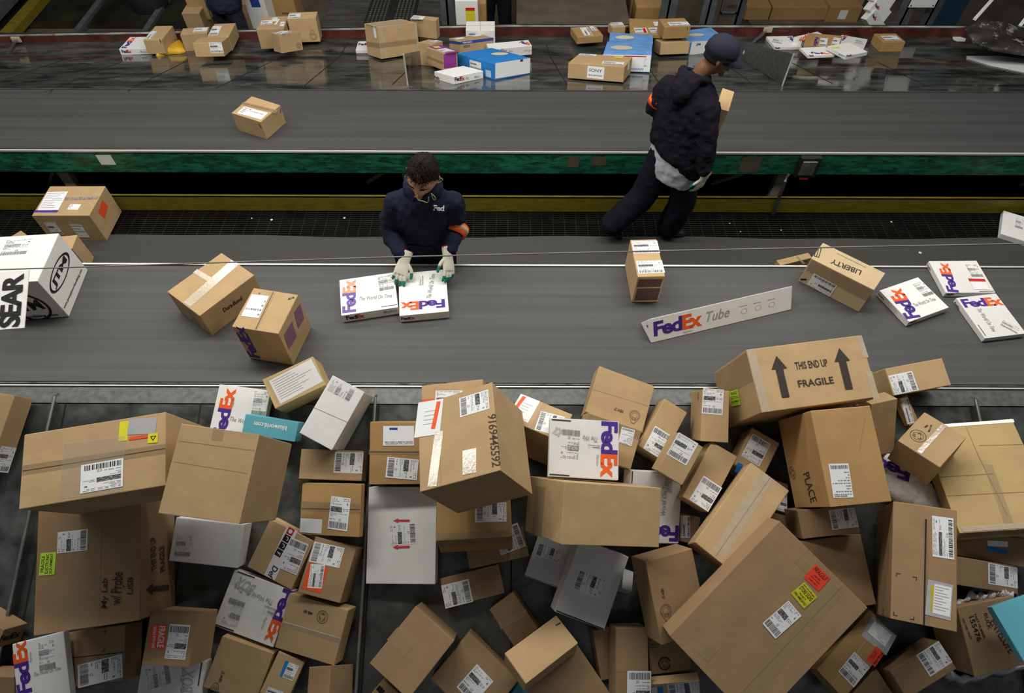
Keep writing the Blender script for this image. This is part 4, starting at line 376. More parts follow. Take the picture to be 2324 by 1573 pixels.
['cardboard_box', 'big kraft box with a ten-digit number handwritten down its edge', 'kraft', [-0.0968, 1.3138, 1.1086], [[-0.9043, -0.0752, -0.4203], [0.0999, -0.9943, -0.037], [-0.4151, -0.0755, 0.9066]], [0.3755, 0.4134, 0.333], 'kraft boxes on the near chute pile', [['line', [0.0825, -0.0437, 0.333], [0.011, 1.0, 0.0], [-0.0, 0.0, 1.0], 0.2489, 0.0, {'w': 0.003, 'm': 'crease'}], ['text', [-0.1916, -0.0508, 0.333], [-0.003, 1.0, 0.0], [-0.0, 0.0, 1.0], 0.2361, 0.0399, {'t': '9169445592', 'col': 'marker', 'font': 3, 'nm': 'printed_text'}], ['ship', [-0.1651, -0.1753, 0.333], [0.009, 1.0, 0.0], [-0.0, 0.0, 1.0], 0.0942, 0.1425, {'v': 1}], ['rect', [0.185, -0.2202, 0.333], [-0.989, 0.148, 0.0], [-0.0, 0.0, 1.0], 0.1308, 0.1702, {'col': 'paper', 'nm': 'document_pouch'}], ['rect', [0.0895, -0.1962, 0.333], [-0.966, 0.258, 0.0], [-0.0, 0.0, 1.0], 0.0212, 0.1319, {'col': 'orange_red', 'nm': 'sticker_strip'}], ['tape', [0.105, -0.0503, 0.333], [-0.984, 0.176, -0.0], [-0.0, 0.0, 1.0], 0.0432, 0.2461, {'m': 'tape_shiny'}], ['tape', [-0.0243, 0.0767, 0.333], [-0.998, 0.064, -0.0], [-0.0, 0.0, 1.0], 0.0641, 0.107, {'m': 'tape_shiny'}]]],
['cardboard_box', 'large plain kraft carton lying across the pile centre', 'kraft', [0.2954, 1.1933, 0.8751], [[0.9325, 0.0926, -0.3491], [0.0759, 0.8947, 0.4402], [0.353, -0.437, 0.8273]], [0.4781, 0.2564, 0.3958], 'kraft boxes on the near chute pile', [['tape', [-0.2391, 0.0911, 0.0909], [-0.0, -0.009, 1.0], [-1.0, 0.0, 0.0], 0.1106, 0.22, {'m': 'tape_tan'}]]],
['cardboard_box', 'narrow kraft box with label at its lower end, leftmost of three leaning alike', 'kraft', [0.7541, 1.605, 0.857], [[-0.8498, 0.4596, 0.2582], [-0.5183, -0.8178, -0.2502], [0.0961, -0.3464, 0.9332]], [0.1355, 0.2863, 0.1355], 'kraft boxes on the near chute pile', [['ship', [-0.0652, 0.1415, 0.1355], [1.0, 0.001, -0.0], [0.0, 0.0, 1.0], 0.1082, 0.1338, {'v': 1}]]],
['cardboard_box', 'shaded kraft box with label, behind the long box and below the arrow-printed carton', 'kraft', [1.2176, 1.4755, 0.8087], [[0.8487, -0.5035, -0.162], [0.5281, 0.8233, 0.2081], [0.0286, -0.2622, 0.9646]], [0.1533, 0.2229, 0.1533], 'kraft boxes on the near chute pile', [['ship', [0.0368, -0.0531, 0.1533], [-1.0, 0.018, -0.0], [0.0, 0.0, 1.0], 0.1, 0.1361, {'v': 1}], ['rect', [-0.0622, -0.0893, 0.1533], [0.997, 0.079, 0.0], [0.0, 0.0, 1.0], 0.0267, 0.0517, {'col': 'blue', 'nm': 'sticker'}]]],
['cardboard_box', 'leaning kraft box with label near its bottom, rightmost of three leaning alike', 'kraft', [0.9564, 1.3445, 0.8702], [[-0.8533, 0.4826, 0.1976], [-0.5214, -0.7959, -0.3078], [0.0087, -0.3656, 0.9307]], [0.1384, 0.3086, 0.1246], 'kraft boxes on the near chute pile', [['ship', [-0.0671, 0.1528, 0.1246], [0.999, -0.05, 0.0], [-0.0, 0.0, 1.0], 0.103, 0.1354, {'v': 1}]]],
['cardboard_box', 'leaning kraft box with label at its upper end, middle of three leaning alike', 'kraft', [0.7976, 1.408, 0.9739], [[0.8653, -0.4351, -0.2489], [0.5013, 0.7483, 0.4344], [-0.0027, -0.5007, 0.8656]], [0.135, 0.2062, 0.135], 'kraft boxes on the near chute pile', [['ship', [-0.0667, 0.1064, 0.135], [1.0, -0.008, 0.0], [-0.0, 0.0, 1.0], 0.1066, 0.1197, {'v': 1}]]],
['cardboard_box', 'upright kraft box with white label at top, left of the arrow-printed carton', 'kraft', [1.0116, 1.6814, 0.899], [[0.9956, -0.0872, 0.034], [0.059, 0.8667, 0.4954], [-0.0727, -0.4912, 0.868]], [0.1333, 0.2526, 0.2554], 'kraft boxes on the near chute pile', [['ship', [-0.0606, 0.1337, 0.2554], [1.0, -0.03, -0.0], [0.0, 0.0, 1.0], 0.0996, 0.125, {'v': 1}], ['emblem', [-0.0666, 0.0934, 0.1753], [0.0, -1.0, 0.0], [-1.0, -0.0, -0.0], 0, 0.0, {'r': 0.02, 'm': 'ink', 'v': 0}]]],
['cardboard_box', 'narrow brown box with white label slip behind the side-lettered carton', 'kraft_orange', [2.0743, 1.7162, 0.9038], [[-0.9081, -0.4181, -0.0236], [0.3757, -0.7888, -0.4865], [0.1848, -0.4507, 0.8734]], [0.0644, 0.1516, 0.0387], 'kraft boxes on the near chute pile', [['ship', [0.0412, 0.0622, 0.0387], [-0.178, -0.984, 0.0], [0.0, -0.0, 1.0], 0.1369, 0.0466, {'v': 1}]]],
['cardboard_box', 'small box with barcode label wedged left of the side-lettered carton', 'kraft_shaded', [1.3009, 1.2811, 0.7639], [[-0.9224, 0.2111, 0.3235], [-0.2457, -0.9669, -0.0694], [0.2982, -0.1435, 0.9437]], [0.1256, 0.1574, 0.0754], 'kraft boxes on the near chute pile', [['ship', [-0.0621, 0.073, 0.0754], [0.996, 0.084, -0.0], [0.0, -0.0, 1.0], 0.0606, 0.1004, {'v': 1}]]],
['cardboard_box', 'shaded box with black square mark between the long box and huge tilted box', 'kraft_shaded', [1.3232, 1.1476, 0.7118], [[-0.9704, 0.1947, 0.1426], [-0.2215, -0.9532, -0.2058], [0.0959, -0.2313, 0.9681]], [0.1449, 0.1073, 0.0869], 'kraft boxes on the near chute pile', [['rect', [-0.0242, -0.0509, 0.0869], [-0.993, -0.122, 0.0], [0.0, -0.0, 1.0], 0.0206, 0.0374, {'col': 'black', 'nm': 'sticker'}]]],
['cardboard_box', 'plain shaded kraft box behind the red and yellow stickered box', 'kraft_shaded', [1.4884, 0.9343, 0.7034], [[0.9597, 0.1807, -0.2154], [-0.0962, 0.931, 0.3522], [0.2642, -0.3173, 0.9108]], [0.3403, 0.3181, 0.1361], 'kraft boxes on the near chute pile', []],
['cardboard_box', 'shaded kraft box with label directly below the side-lettered carton', 'kraft_shaded', [1.4813, 1.1529, 0.8176], [[0.993, 0.0911, 0.0747], [-0.114, 0.9037, 0.4126], [-0.0299, -0.4183, 0.9078]], [0.2689, 0.1289, 0.1614], 'kraft boxes on the near chute pile', [['ship', [0.131, 0.0501, 0.1614], [-0.005, -1.0, -0.0], [0.0, 0.0, 1.0], 0.0891, 0.1219, {'v': 1}]]],
['cardboard_box', 'dim kraft box with wide label at far right, above the plastic-bagged carton', 'kraft_shaded', [2.1764, 0.9565, 0.659], [[0.9574, -0.039, -0.2861], [0.1495, 0.9146, 0.3758], [0.247, -0.4026, 0.8814]], [0.3547, 0.1268, 0.1774], 'kraft boxes on the near chute pile', [['ship', [0.1749, 0.0562, 0.1774], [-0.005, -1.0, -0.0], [0.0, 0.0, 1.0], 0.0939, 0.1727, {'v': 1}]]],
['cardboard_box', 'dim kraft box with blue-edged label under the big creased box at right', 'kraft_shaded', [2.3521, 1.0774, 0.7143], [[0.9501, -0.2532, 0.182], [0.1067, 0.8124, 0.5733], [-0.293, -0.5253, 0.7989]], [0.3226, 0.1299, 0.129], 'kraft boxes on the near chute pile', [['rect', [-0.0399, 0.0326, 0.129], [0.991, 0.132, 0.0], [0.0, 0.0, 1.0], 0.0817, 0.0265, {'col': 'paper', 'nm': 'printed_label'}], ['rect', [-0.0417, 0.0056, 0.129], [0.998, -0.061, -0.0], [0.0, 0.0, 1.0], 0.0846, 0.0192, {'col': 'blue', 'nm': 'sticker_strip'}]]],
['cardboard_box', 'kraft carton printed ENVELOPE 155476 inside a torn white plastic bag', 'kraft_shaded', [2.171, 0.7143, 0.556], [[0.9774, 0.1904, -0.0923], [-0.1373, 0.9026, 0.4081], [0.161, -0.3862, 0.9083]], [0.3022, 0.2942, 0.1813], 'kraft boxes on the near chute pile', [['text', [0.0365, 0.0742, 0.1813], [0.374, -0.928, 0.0], [0.0, 0.0, 1.0], 0.1584, 0.0465, {'t': 'ENVELOPE', 'col': 'ink', 'font': 0, 'nm': 'printed_text'}], ['text', [-0.0036, 0.0992, 0.1813], [0.015, -1.0, -0.0], [0.0, 0.0, 1.0], 0.0711, 0.0188, {'t': 'BULK', 'col': 'ink', 'font': 0, 'nm': 'printed_text'}], ['text', [-0.078, 0.0996, 0.1813], [0.106, -0.994, 0.0], [0.0, 0.0, 1.0], 0.108, 0.0267, {'t': '155476', 'col': 'black', 'font': 0, 'nm': 'printed_text'}], ['text', [-0.0623, 0.1059, 0.1813], [0.165, -0.986, 0.0], [0.0, 0.0, 1.0], 0.1104, 0.013, {'t': 'PART NUMBER', 'col': 'ink', 'font': 0, 'nm': 'printed_text'}], ['text', [-0.1312, 0.0969, 0.1813], [0.161, -0.987, 0.0], [0.0, 0.0, 1.0], 0.0914, 0.0107, {'t': '500 PER UNIT', 'col': 'ink', 'font': 0, 'nm': 'printed_text'}]]],
['cardboard_box', 'tall kraft box with corner marks, a black 3 and a yellow-striped pouch', 'kraft_shaded', [1.9035, 0.959, 0.7082], [[0.9178, -0.283, 0.2786], [0.1842, 0.9248, 0.3328], [-0.3518, -0.2542, 0.9009]], [0.2349, 0.4864, 0.4761], 'kraft boxes on the near chute pile', [['tape', [-0.0037, 0.1844, 0.4761], [1.0, 0.029, 0.0], [-0.0, 0.0, 1.0], 0.0148, 0.427, {'m': 'tape'}], ['line', [0.0055, 0.186, 0.4761], [-0.007, -1.0, -0.0], [-0.0, 0.0, 1.0], 0.4275, 0.0, {'w': 0.006, 'm': 'black'}], ['brackets', [-0.0999, -0.0551, 0.4761], [0.999, -0.043, 0.0], [-0.0, 0.0, 1.0], 0.0754, 0.1722, {}], ['text', [-0.1175, -0.211, 0.1895], [-0.0, 0.013, 1.0], [-1.0, 0.0, 0.0], 0.188, 0.0285, {'t': '3', 'col': 'black', 'font': 0, 'nm': 'printed_text'}], ['ship', [0.0305, 0.0362, 0.4761], [-0.019, 1.0, -0.0], [-0.0, 0.0, 1.0], 0.1685, 0.0767, {'v': 1}], ['rect', [0.0151, -0.0584, 0.4761], [0.998, -0.066, -0.0], [-0.0, 0.0, 1.0], 0.0888, 0.1411, {'col': 'pouch_grey', 'nm': 'document_pouch'}], ['rect', [0.0243, -0.0807, 0.4761], [1.0, 0.01, 0.0], [-0.0, 0.0, 1.0], 0.0143, 0.0986, {'col': 'yellow_dark', 'nm': 'sticker_strip'}], ['rect', [0.0385, -0.0717, 0.4761], [0.998, -0.059, 0.0], [-0.0, 0.0, 1.0], 0.0601, 0.1154, {'col': 'paper', 'nm': 'waybill'}]]],
['cardboard_box', 'kraft box with slanted label near bottom right of the pile', 'kraft_shaded', [1.8888, 0.5574, 0.4985], [[0.8912, 0.4313, 0.1404], [-0.4535, 0.8431, 0.2889], [0.0063, -0.3212, 0.947]], [0.2827, 0.1317, 0.1199], 'kraft boxes on the near chute pile', [['ship', [0.1386, 0.0667, 0.1199], [0.017, -1.0, 0.0], [-0.0, 0.0, 1.0], 0.1018, 0.13, {'v': 1}]]],
['cardboard_box', 'tape-wrapped dim kraft box at bottom edge, lower right', 'kraft_shaded', [1.6344, 0.4599, 0.4597], [[-0.7982, -0.6003, -0.0506], [0.5486, -0.6895, -0.4729], [0.249, -0.4053, 0.8796]], [0.1872, 0.1505, 0.0936], 'kraft boxes on the near chute pile', [['tape', [-0.091, -0.0729, 0.0936], [0.003, 1.0, 0.0], [0.0, -0.0, 1.0], 0.1287, 0.0236, {'m': 'tape'}]]],
['cardboard_box', 'kraft box with grey document pouch, orange fragile sticker and label, lower right', 'kraft_orange', [1.6018, 0.5994, 0.5426], [[-0.6369, 0.7583, 0.1392], [-0.7702, -0.6339, -0.0704], [0.0348, -0.152, 0.9878]], [0.1549, 0.4047, 0.0775], 'kraft boxes on the near chute pile', [['line', [0.0054, -0.0774, 0.0775], [-0.043, 0.999, -0.0], [0.0, 0.0, 1.0], 0.2678, 0.0, {'w': 0.003, 'm': 'tape_shiny'}], ['rect', [0.0508, -0.1865, 0.0775], [-0.988, -0.157, -0.0], [0.0, 0.0, 1.0], 0.1276, 0.1122, {'col': 'pouch_grey', 'nm': 'document_pouch'}], ['text', [-0.0831, -0.0976, 0.0775], [-0.068, 0.998, 0.0], [0.0, 0.0, 1.0], 0.0826, 0.0452, {'t': 'Fragile\nHANDLE\nWITH CARE', 'col': 'black', 'font': 0, 'nm': 'sticker_red'}], ['ship', [0.0116, 0.0058, 0.0775], [-1.0, -0.016, -0.0], [0.0, 0.0, 1.0], 0.0865, 0.1259, {'v': 1}], ['rect', [0.0318, -0.1783, 0.0775], [-0.992, -0.124, -0.0], [0.0, 0.0, 1.0], 0.0913, 0.067, {'col': 'paper', 'nm': 'waybill'}]]],
['cardboard_box', 'glossy teal box cut by the right frame edge', 'teal', [2.2384, 0.6503, 0.8836], [[0.9487, 0.2693, 0.1657], [-0.2953, 0.9419, 0.1599], [-0.113, -0.2006, 0.9731]], [0.2172, 0.2258, 0.0434], 'kraft boxes on the near chute pile', []],
['cardboard_box', 'huge tilted kraft box with red FRAGILE and yellow STORE SIGNS stickers', 'kraft_shaded', [1.08, 0.7018, 0.886], [[0.7143, 0.6029, 0.3553], [-0.698, 0.6502, 0.3], [-0.0502, -0.4623, 0.8853]], [0.6752, 0.4865, 0.1486], 'kraft boxes on the near chute pile', [['tape', [0.3089, -0.0667, 0.1486], [0.077, -0.997, 0.0], [-0.0, 0.0, 1.0], 0.0653, 0.6119, {'m': 'tape_tan'}], ['tape', [-0.2275, 0.1189, 0.1486], [0.021, -1.0, -0.0], [-0.0, 0.0, 1.0], 0.0554, 0.0707, {'m': 'tape_tan'}], ['tape', [0.2962, 0.0979, 0.1486], [0.029, -1.0, 0.0], [-0.0, 0.0, 1.0], 0.0788, 0.0409, {'m': 'tape_tan'}], ['line', [0.3208, -0.1108, 0.1486], [-1.0, -0.003, 0.0], [-0.0, 0.0, 1.0], 0.6053, 0.0, {'w': 0.004, 'm': 'crease'}], ['text', [0.313, 0.0221, 0.1486], [0.024, -1.0, -0.0], [-0.0, 0.0, 1.0], 0.0795, 0.0759, {'t': 'FRAGILE\nHandle\nthis package\nwith care', 'col': 'black', 'font': 2, 'nm': 'sticker_red'}], ['text', [0.2263, 0.0067, 0.1486], [-0.095, -0.996, -0.0], [-0.0, 0.0, 1.0], 0.0788, 0.0747, {'t': 'Attn Store Manager\nSTORE SIGNS\nPROJECT\nOPEN IMMEDIATELY', 'col': 'black', 'font': 0, 'nm': 'sticker_yellow'}], ['ship', [0.1233, 0.0013, 0.1486], [-0.082, -0.997, -0.0], [-0.0, 0.0, 1.0], 0.079, 0.1459, {'v': 1}]]],
['cardboard_box', 'long kraft box with a pale tape stripe, leaning over the huge tilted box', 'kraft', [1.062, 1.1257, 0.8789], [[0.7705, -0.6194, -0.1506], [0.637, 0.7401, 0.2157], [-0.0222, -0.2621, 0.9648]], [0.2067, 0.469, 0.1503], 'kraft boxes on the near chute pile', [['tape', [-0.0248, -0.2132, 0.1503], [-0.048, 0.999, 0.0], [0.0, -0.0, 1.0], 0.443, 0.066, {'m': 'tape_pale'}], ['line', [0.0017, -0.2249, 0.1503], [0.003, 1.0, 0.0], [0.0, -0.0, 1.0], 0.4584, 0.0, {'w': 0.004, 'm': 'crease'}]]],
['cardboard_box', 'kraft box with ribbed side showing, wedged right of the side-lettered carton', 'kraft', [1.8513, 1.6253, 0.949], [[-0.972, -0.2348, 0.0094], [0.131, -0.5747, -0.8078], [0.1951, -0.784, 0.5893]], [0.1489, 0.3024, 0.0893], 'kraft boxes on the near chute pile', []],
['cardboard_box', 'large kraft carton with black lettering running down its left side, upper right of pile', 'kraft_orange', [1.4989, 1.4005, 0.9479], [[0.9953, 0.0968, 0.0074], [-0.0928, 0.9264, 0.365], [0.0285, -0.364, 0.931]], [0.2801, 0.4253, 0.339], 'kraft boxes on the near chute pile', [['line', [0.1043, 0.1637, 0.339], [-0.383, -0.924, 0.0], [0.0, 0.0, 1.0], 0.1657, 0.0, {'w': 0.002, 'm': 'crease'}], ['ship', [-0.0284, -0.1809, 0.339], [-0.998, 0.065, -0.0], [0.0, 0.0, 1.0], 0.0899, 0.1471, {'v': 4}], ['text', [-0.1401, -0.0501, 0.2109], [-0.0, -0.986, 0.165], [-1.0, 0.0, -0.0], 0.1339, 0.062, {'t': 'PLACE', 'col': 'ink', 'font': 2, 'nm': 'printed_text'}], ['emblem', [-0.1401, -0.0475, 0.048], [0.0, -1.0, 0.0], [-1.0, 0.0, -0.0], 0, 0.0, {'r': 0.03, 'm': 'ink', 'v': 0}]]],
['cardboard_box', 'kraft box with label right of the arrow-printed carton, over the belt rim', 'kraft', [2.1147, 1.8778, 0.9431], [[0.9832, 0.1538, 0.0983], [-0.18, 0.905, 0.3854], [-0.0297, -0.3966, 0.9175]], [0.3061, 0.1458, 0.1359], 'kraft boxes on the near chute pile', [['ship', [-0.1462, -0.0707, 0.1359], [-0.023, 1.0, -0.0], [0.0, 0.0, 1.0], 0.1037, 0.1282, {'v': 1}]]],
['cardboard_box', 'large carton printed THIS END UP FRAGILE between two black arrows', 'kraft', [1.3931, 1.8079, 0.9255], [[0.9902, 0.1378, 0.0222], [-0.1372, 0.9315, 0.3369], [0.0258, -0.3366, 0.9413]], [0.5642, 0.3044, 0.4535], 'kraft boxes on the near chute pile', [['tape', [-0.2797, 0.1508, 0.4535], [1.0, -0.001, 0.0], [0.0, 0.0, 1.0], 0.0394, 0.3015, {'m': 'tape_pale'}], ['tape', [0.2597, 0.1501, 0.4535], [1.0, 0.019, 0.0], [0.0, 0.0, 1.0], 0.0278, 0.1098, {'m': 'tape_pale'}], ['tape', [0.255, -0.0265, 0.4535], [1.0, -0.012, -0.0], [0.0, 0.0, 1.0], 0.0296, 0.1297, {'m': 'tape_pale'}], ['tape', [-0.2821, 0.1443, -0.0125], [0.0, -0.008, 1.0], [-1.0, 0.0, -0.0], 0.4596, 0.1386, {'m': 'tape_tan'}], ['text', [-0.0708, 0.062, 0.4535], [1.0, -0.018, 0.0], [0.0, 0.0, 1.0], 0.1573, 0.0369, {'t': 'THIS END UP', 'col': 'ink', 'font': 0, 'nm': 'printed_text'}], ['text', [-0.0791, -0.0251, 0.4535], [1.0, -0.015, -0.0], [0.0, 0.0, 1.0], 0.1709, 0.0337, {'t': 'FRAGILE', 'col': 'ink', 'font': 0, 'nm': 'printed_text'}], ['arrow', [-0.1528, -0.0966, 0.4535], [0.029, 1.0, 0.0], [0.0, 0.0, 1.0], 0.2007, 0.0, {'w': 0.075, 'm': 'ink'}], ['arrow', [0.1528, -0.0977, 0.4535], [0.04, 0.999, 0.0], [0.0, 0.0, 1.0], 0.2, 0.0, {'w': 0.075, 'm': 'ink'}], ['text', [-0.2821, 0.0148, 0.1441], [0.0, -0.102, 0.995], [-1.0, 0.0, -0.0], 0.1133, 0.0777, {'t': 'FRAGILE\nELECTRONIC\nEQUIPMENT', 'col': 'black', 'font': 0, 'nm': 'sticker_lime'}]]],
['cardboard_box', 'large creased kraft box with tape along its edges, right frame edge', 'kraft_yellow', [2.3217, 1.3147, 0.8873], [[0.9535, -0.0272, 0.3001], [0.0144, 0.9989, 0.045], [-0.301, -0.0386, 0.9529]], [0.4032, 0.5424, 0.1175], 'kraft boxes on the near chute pile', [['tape', [0.0014, 0.0487, 0.1175], [0.999, -0.04, -0.0], [0.0, 0.0, 1.0], 0.0379, 0.3199, {'m': 'tape_tan'}], ['tape', [-0.191, -0.2712, 0.1097], [1.0, 0.0, 0.017], [-0.0, -1.0, -0.0], 0.2894, 0.0733, {'m': 'tape'}], ['line', [-0.0051, 0.2664, 0.1175], [0.017, -1.0, -0.0], [0.0, 0.0, 1.0], 0.1647, 0.0, {'w': 0.004, 'm': 'crease'}], ['line', [-0.0023, 0.1018, 0.1175], [0.056, -0.998, 0.0], [0.0, 0.0, 1.0], 0.3043, 0.0, {'w': 0.004, 'm': 'crease'}], ['line', [-0.2032, 0.0051, 0.1175], [1.0, -0.025, -0.0], [0.0, 0.0, 1.0], 0.2304, 0.0, {'w': 0.003, 'm': 'crease'}], ['line', [-0.1982, -0.0902, 0.1175], [1.0, -0.031, -0.0], [0.0, 0.0, 1.0], 0.3185, 0.0, {'w': 0.003, 'm': 'crease'}], ['line', [0.0174, 0.1477, 0.1175], [0.996, -0.089, 0.0], [0.0, 0.0, 1.0], 0.1792, 0.0, {'w': 0.003, 'm': 'crease'}], ['tape', [-0.096, 0.2784, 0.1175], [0.999, -0.04, 0.0], [0.0, 0.0, 1.0], 0.3021, 0.0169, {'m': 'tape_shiny'}], ['tape', [-0.1877, -0.2429, 0.1175], [1.0, 0.001, -0.0], [0.0, 0.0, 1.0], 0.2957, 0.0235, {'m': 'tape_shiny'}]]],
['cardboard_box', 'kraft box with round stamp and white-glinting tape, resting on right pile', 'kraft', [2.0358, 1.4241, 0.9458], [[-0.6284, 0.7629, -0.152], [-0.7613, -0.6433, -0.0814], [-0.1599, 0.0645, 0.985]], [0.2038, 0.2302, 0.1772], 'kraft boxes on the near chute pile', [['emblem', [0.0514, 0.0285, 0.1772], [1.0, 0.0, 0.0], [0.0, 0.0, 1.0], 0, 0.0, {'r': 0.035, 'm': 'ink', 'v': 0}], ['text', [0.0354, -0.0234, 0.1772], [0.233, -0.972, -0.0], [0.0, 0.0, 1.0], 0.0467, 0.0091, {'t': 'Made in USA', 'col': 'ink', 'font': 0, 'nm': 'printed_text'}], ['rect', [0.0594, -0.0356, 0.1772], [-0.179, -0.984, 0.0], [0.0, 0.0, 1.0], 0.0201, 0.0076, {'col': 'ink', 'nm': 'printed_mark'}], ['tape', [-0.0095, -0.1114, 0.1772], [0.004, 1.0, -0.0], [0.0, 0.0, 1.0], 0.2182, 0.021, {'m': 'tape_shiny'}]]],
['cardboard_box', 'low kraft box with black 1 between the tape-wrapped box and taller box', 'kraft', [-1.0122, 6.9658, 0.0888], [[-0.8677, -0.4922, 0.0692], [0.497, -0.8593, 0.1208], [0.0, 0.1392, 0.9903]], [0.1374, 0.1855, 0.0674], 'kraft boxes on the far chute', [['text', [-0.032, 0.0927, 0.0596], [-0.999, -0.0, -0.033], [0.0, 1.0, 0.0], 0.0328, 0.0482, {'t': '1', 'col': 'black', 'font': 0, 'nm': 'printed_text'}]]],
['courier_box', 'white courier box at left of the far slide, beside the box marked 1', 'white', [-4.0833, 6.7587, 0.0616], [[0.9976, 0.0691, -0.0097], [-0.0698, 0.9879, -0.1388], [0.0, 0.1392, 0.9903]], [0.3172, 0.3409, 0.0609], 'white courier boxes on the far chute', [['fedex', [-0.137, -0.1705, 0.0538], [0.999, 0.0, -0.043], [-0.0, -1.0, 0.0], 0.0982, 0.0324, {'v': 1}], ['fedex', [-0.143, -0.1443, 0.0609], [0.009, 1.0, -0.0], [0.0, 0.0, 1.0], 0.3042, 0.0584, {'v': 0}], ['text', [0.0536, -0.1705, 0.0426], [0.999, 0.0, -0.051], [-0.0, -1.0, 0.0], 0.0703, 0.024, {'t': 'Medium', 'col': 'grey', 'font': 2, 'nm': 'printed_text'}]]],
['cardboard_box', 'small kraft box marked 1 leaning on the left courier box, far slide', 'kraft', [-3.8223, 6.7392, 0.0927], [[-0.9978, -0.066, 0.0093], [0.0667, -0.9881, 0.1389], [0.0, 0.1392, 0.9903]], [0.1901, 0.4019, 0.1444], 'kraft boxes on the far chute', [['ship', [0.0872, 0.1685, 0.1444], [0.013, -1.0, -0.0], [0.0, 0.0, 1.0], 0.2158, 0.067, {'v': 1}], ['text', [-0.0667, 0.2009, 0.1514], [-0.998, 0.0, 0.055], [-0.0, 1.0, 0.0], 0.024, 0.0397, {'t': '1', 'col': 'black', 'font': 0, 'nm': 'printed_text'}], ['text', [-0.095, -0.1456, 0.1382], [0.0, -0.967, -0.253], [-1.0, 0.0, -0.0], 0.0513, 0.0369, {'t': '1', 'col': 'black', 'font': 0, 'nm': 'printed_text'}]]],
['cardboard_box', 'kraft box with label on top, left end of the left far cluster', 'kraft', [-3.447, 6.7911, 0.057], [[0.982, 0.1872, -0.0263], [-0.1891, 0.9724, -0.1367], [0.0, 0.1392, 0.9903]], [0.2747, 0.1877, 0.1746], 'kraft boxes on the far chute', [['ship', [-0.0106, 0.0877, 0.1746], [0.999, -0.047, 0.0], [0.0, 0.0, 1.0], 0.1383, 0.1289, {'v': 1}]]],
['cardboard_box', 'kraft box with big top label, against the far lip in the left cluster', 'kraft', [-3.1527, 6.789, 0.0997], [[-0.9935, -0.1125, 0.0158], [0.1136, -0.9839, 0.1383], [0.0, 0.1392, 0.9903]], [0.227, 0.3973, 0.143], 'kraft boxes on the far chute', [['ship', [0.115, -0.1251, 0.143], [-1.0, -0.016, 0.0], [0.0, 0.0, 1.0], 0.0969, 0.2622, {'v': 1}]]],
['cardboard_box', 'kraft box with label on its front, foremost of the left far cluster', 'kraft', [-3.1438, 6.4281, 0.1913], [[-0.9929, -0.1125, 0.0376], [0.1186, -0.9416, 0.3151], [0.0, 0.3173, 0.9483]], [0.2868, 0.3022, 0.1335], 'kraft boxes on the far chute', [['ship', [-0.0162, 0.1511, 0.1359], [-1.0, 0.0, -0.0], [0.0, 1.0, 0.0], 0.1254, 0.1016, {'v': 1}]]],
['cardboard_box', 'kraft box with several small labels on top, second far cluster', 'kraft', [-2.5857, 6.8143, 0.1101], [[0.9949, 0.1004, -0.0141], [-0.1013, 0.9852, -0.1385], [0.0, 0.1392, 0.9903]], [0.2848, 0.3714, 0.1998], 'kraft boxes on the far chute', [['ship', [-0.1261, 0.0732, 0.1998], [0.998, 0.069, 0.0], [-0.0, 0.0, 1.0], 0.1171, 0.1229, {'v': 1}], ['ship', [-0.0284, 0.1494, 0.1998], [0.998, 0.07, -0.0], [-0.0, 0.0, 1.0], 0.0591, 0.1139, {'v': 0}], ['ship', [0.0809, 0.0143, 0.1998], [0.998, 0.06, 0.0], [-0.0, 0.0, 1.0], 0.046, 0.1306, {'v': 0}], ['rect', [0.0421, 0.1049, 0.1998], [0.996, -0.092, 0.0], [-0.0, 0.0, 1.0], 0.0216, 0.1672, {'col': 'paper', 'nm': 'paper_slip'}]]],
['cardboard_box', 'tallest kraft box of the second far cluster with faint round stamp', 'kraft', [-2.2866, 6.9328, 0.0795], [[-0.9936, -0.1114, 0.0157], [0.1125, -0.984, 0.1383], [0.0, 0.1392, 0.9903]], [0.3054, 0.1894, 0.249], 'kraft boxes on the far chute', [['ship', [0.1489, -0.0516, 0.249], [-1.0, -0.03, -0.0], [-0.0, 0.0, 1.0], 0.1271, 0.1356, {'v': 1}], ['emblem', [-0.0847, 0.0947, 0.0611], [1.0, -0.0, -0.0], [-0.0, 1.0, 0.0], 0, 0.0, {'r': 0.05, 'm': 'ink', 'v': 1}]]],
['cardboard_box', 'small kraft box foremost in the second far cluster', 'kraft', [-2.3847, 6.5264, 0.1735], [[0.6821, 0.6935, -0.232], [-0.7313, 0.6468, -0.2164], [0.0, 0.3173, 0.9483]], [0.2547, 0.1592, 0.1793], 'kraft boxes on the far chute', [['ship', [-0.1308, 0.0213, 0.1793], [0.918, 0.397, -0.0], [0.0, 0.0, 1.0], 0.155, 0.1249, {'v': 1}], ['emblem', [0.0828, -0.0796, 0.0483], [1.0, -0.0, 0.0], [0.0, -1.0, 0.0], 0, 0.0, {'r': 0.03, 'm': 'ink', 'v': 0}]]],
['courier_box', 'white courier box peeking out left of the tape-wrapped far box', 'white', [-1.601, 6.7622, 0.0611], [[0.999, 0.0433, -0.0061], [-0.0438, 0.9893, -0.139], [0.0, 0.1392, 0.9903]], [0.2152, 0.2453, 0.0389], 'white courier boxes on the far chute', [['fedex', [-0.0965, 0.0642, 0.0389], [0.998, 0.061, -0.0], [0.0, 0.0, 1.0], 0.1339, 0.0636, {'v': 1}]]],
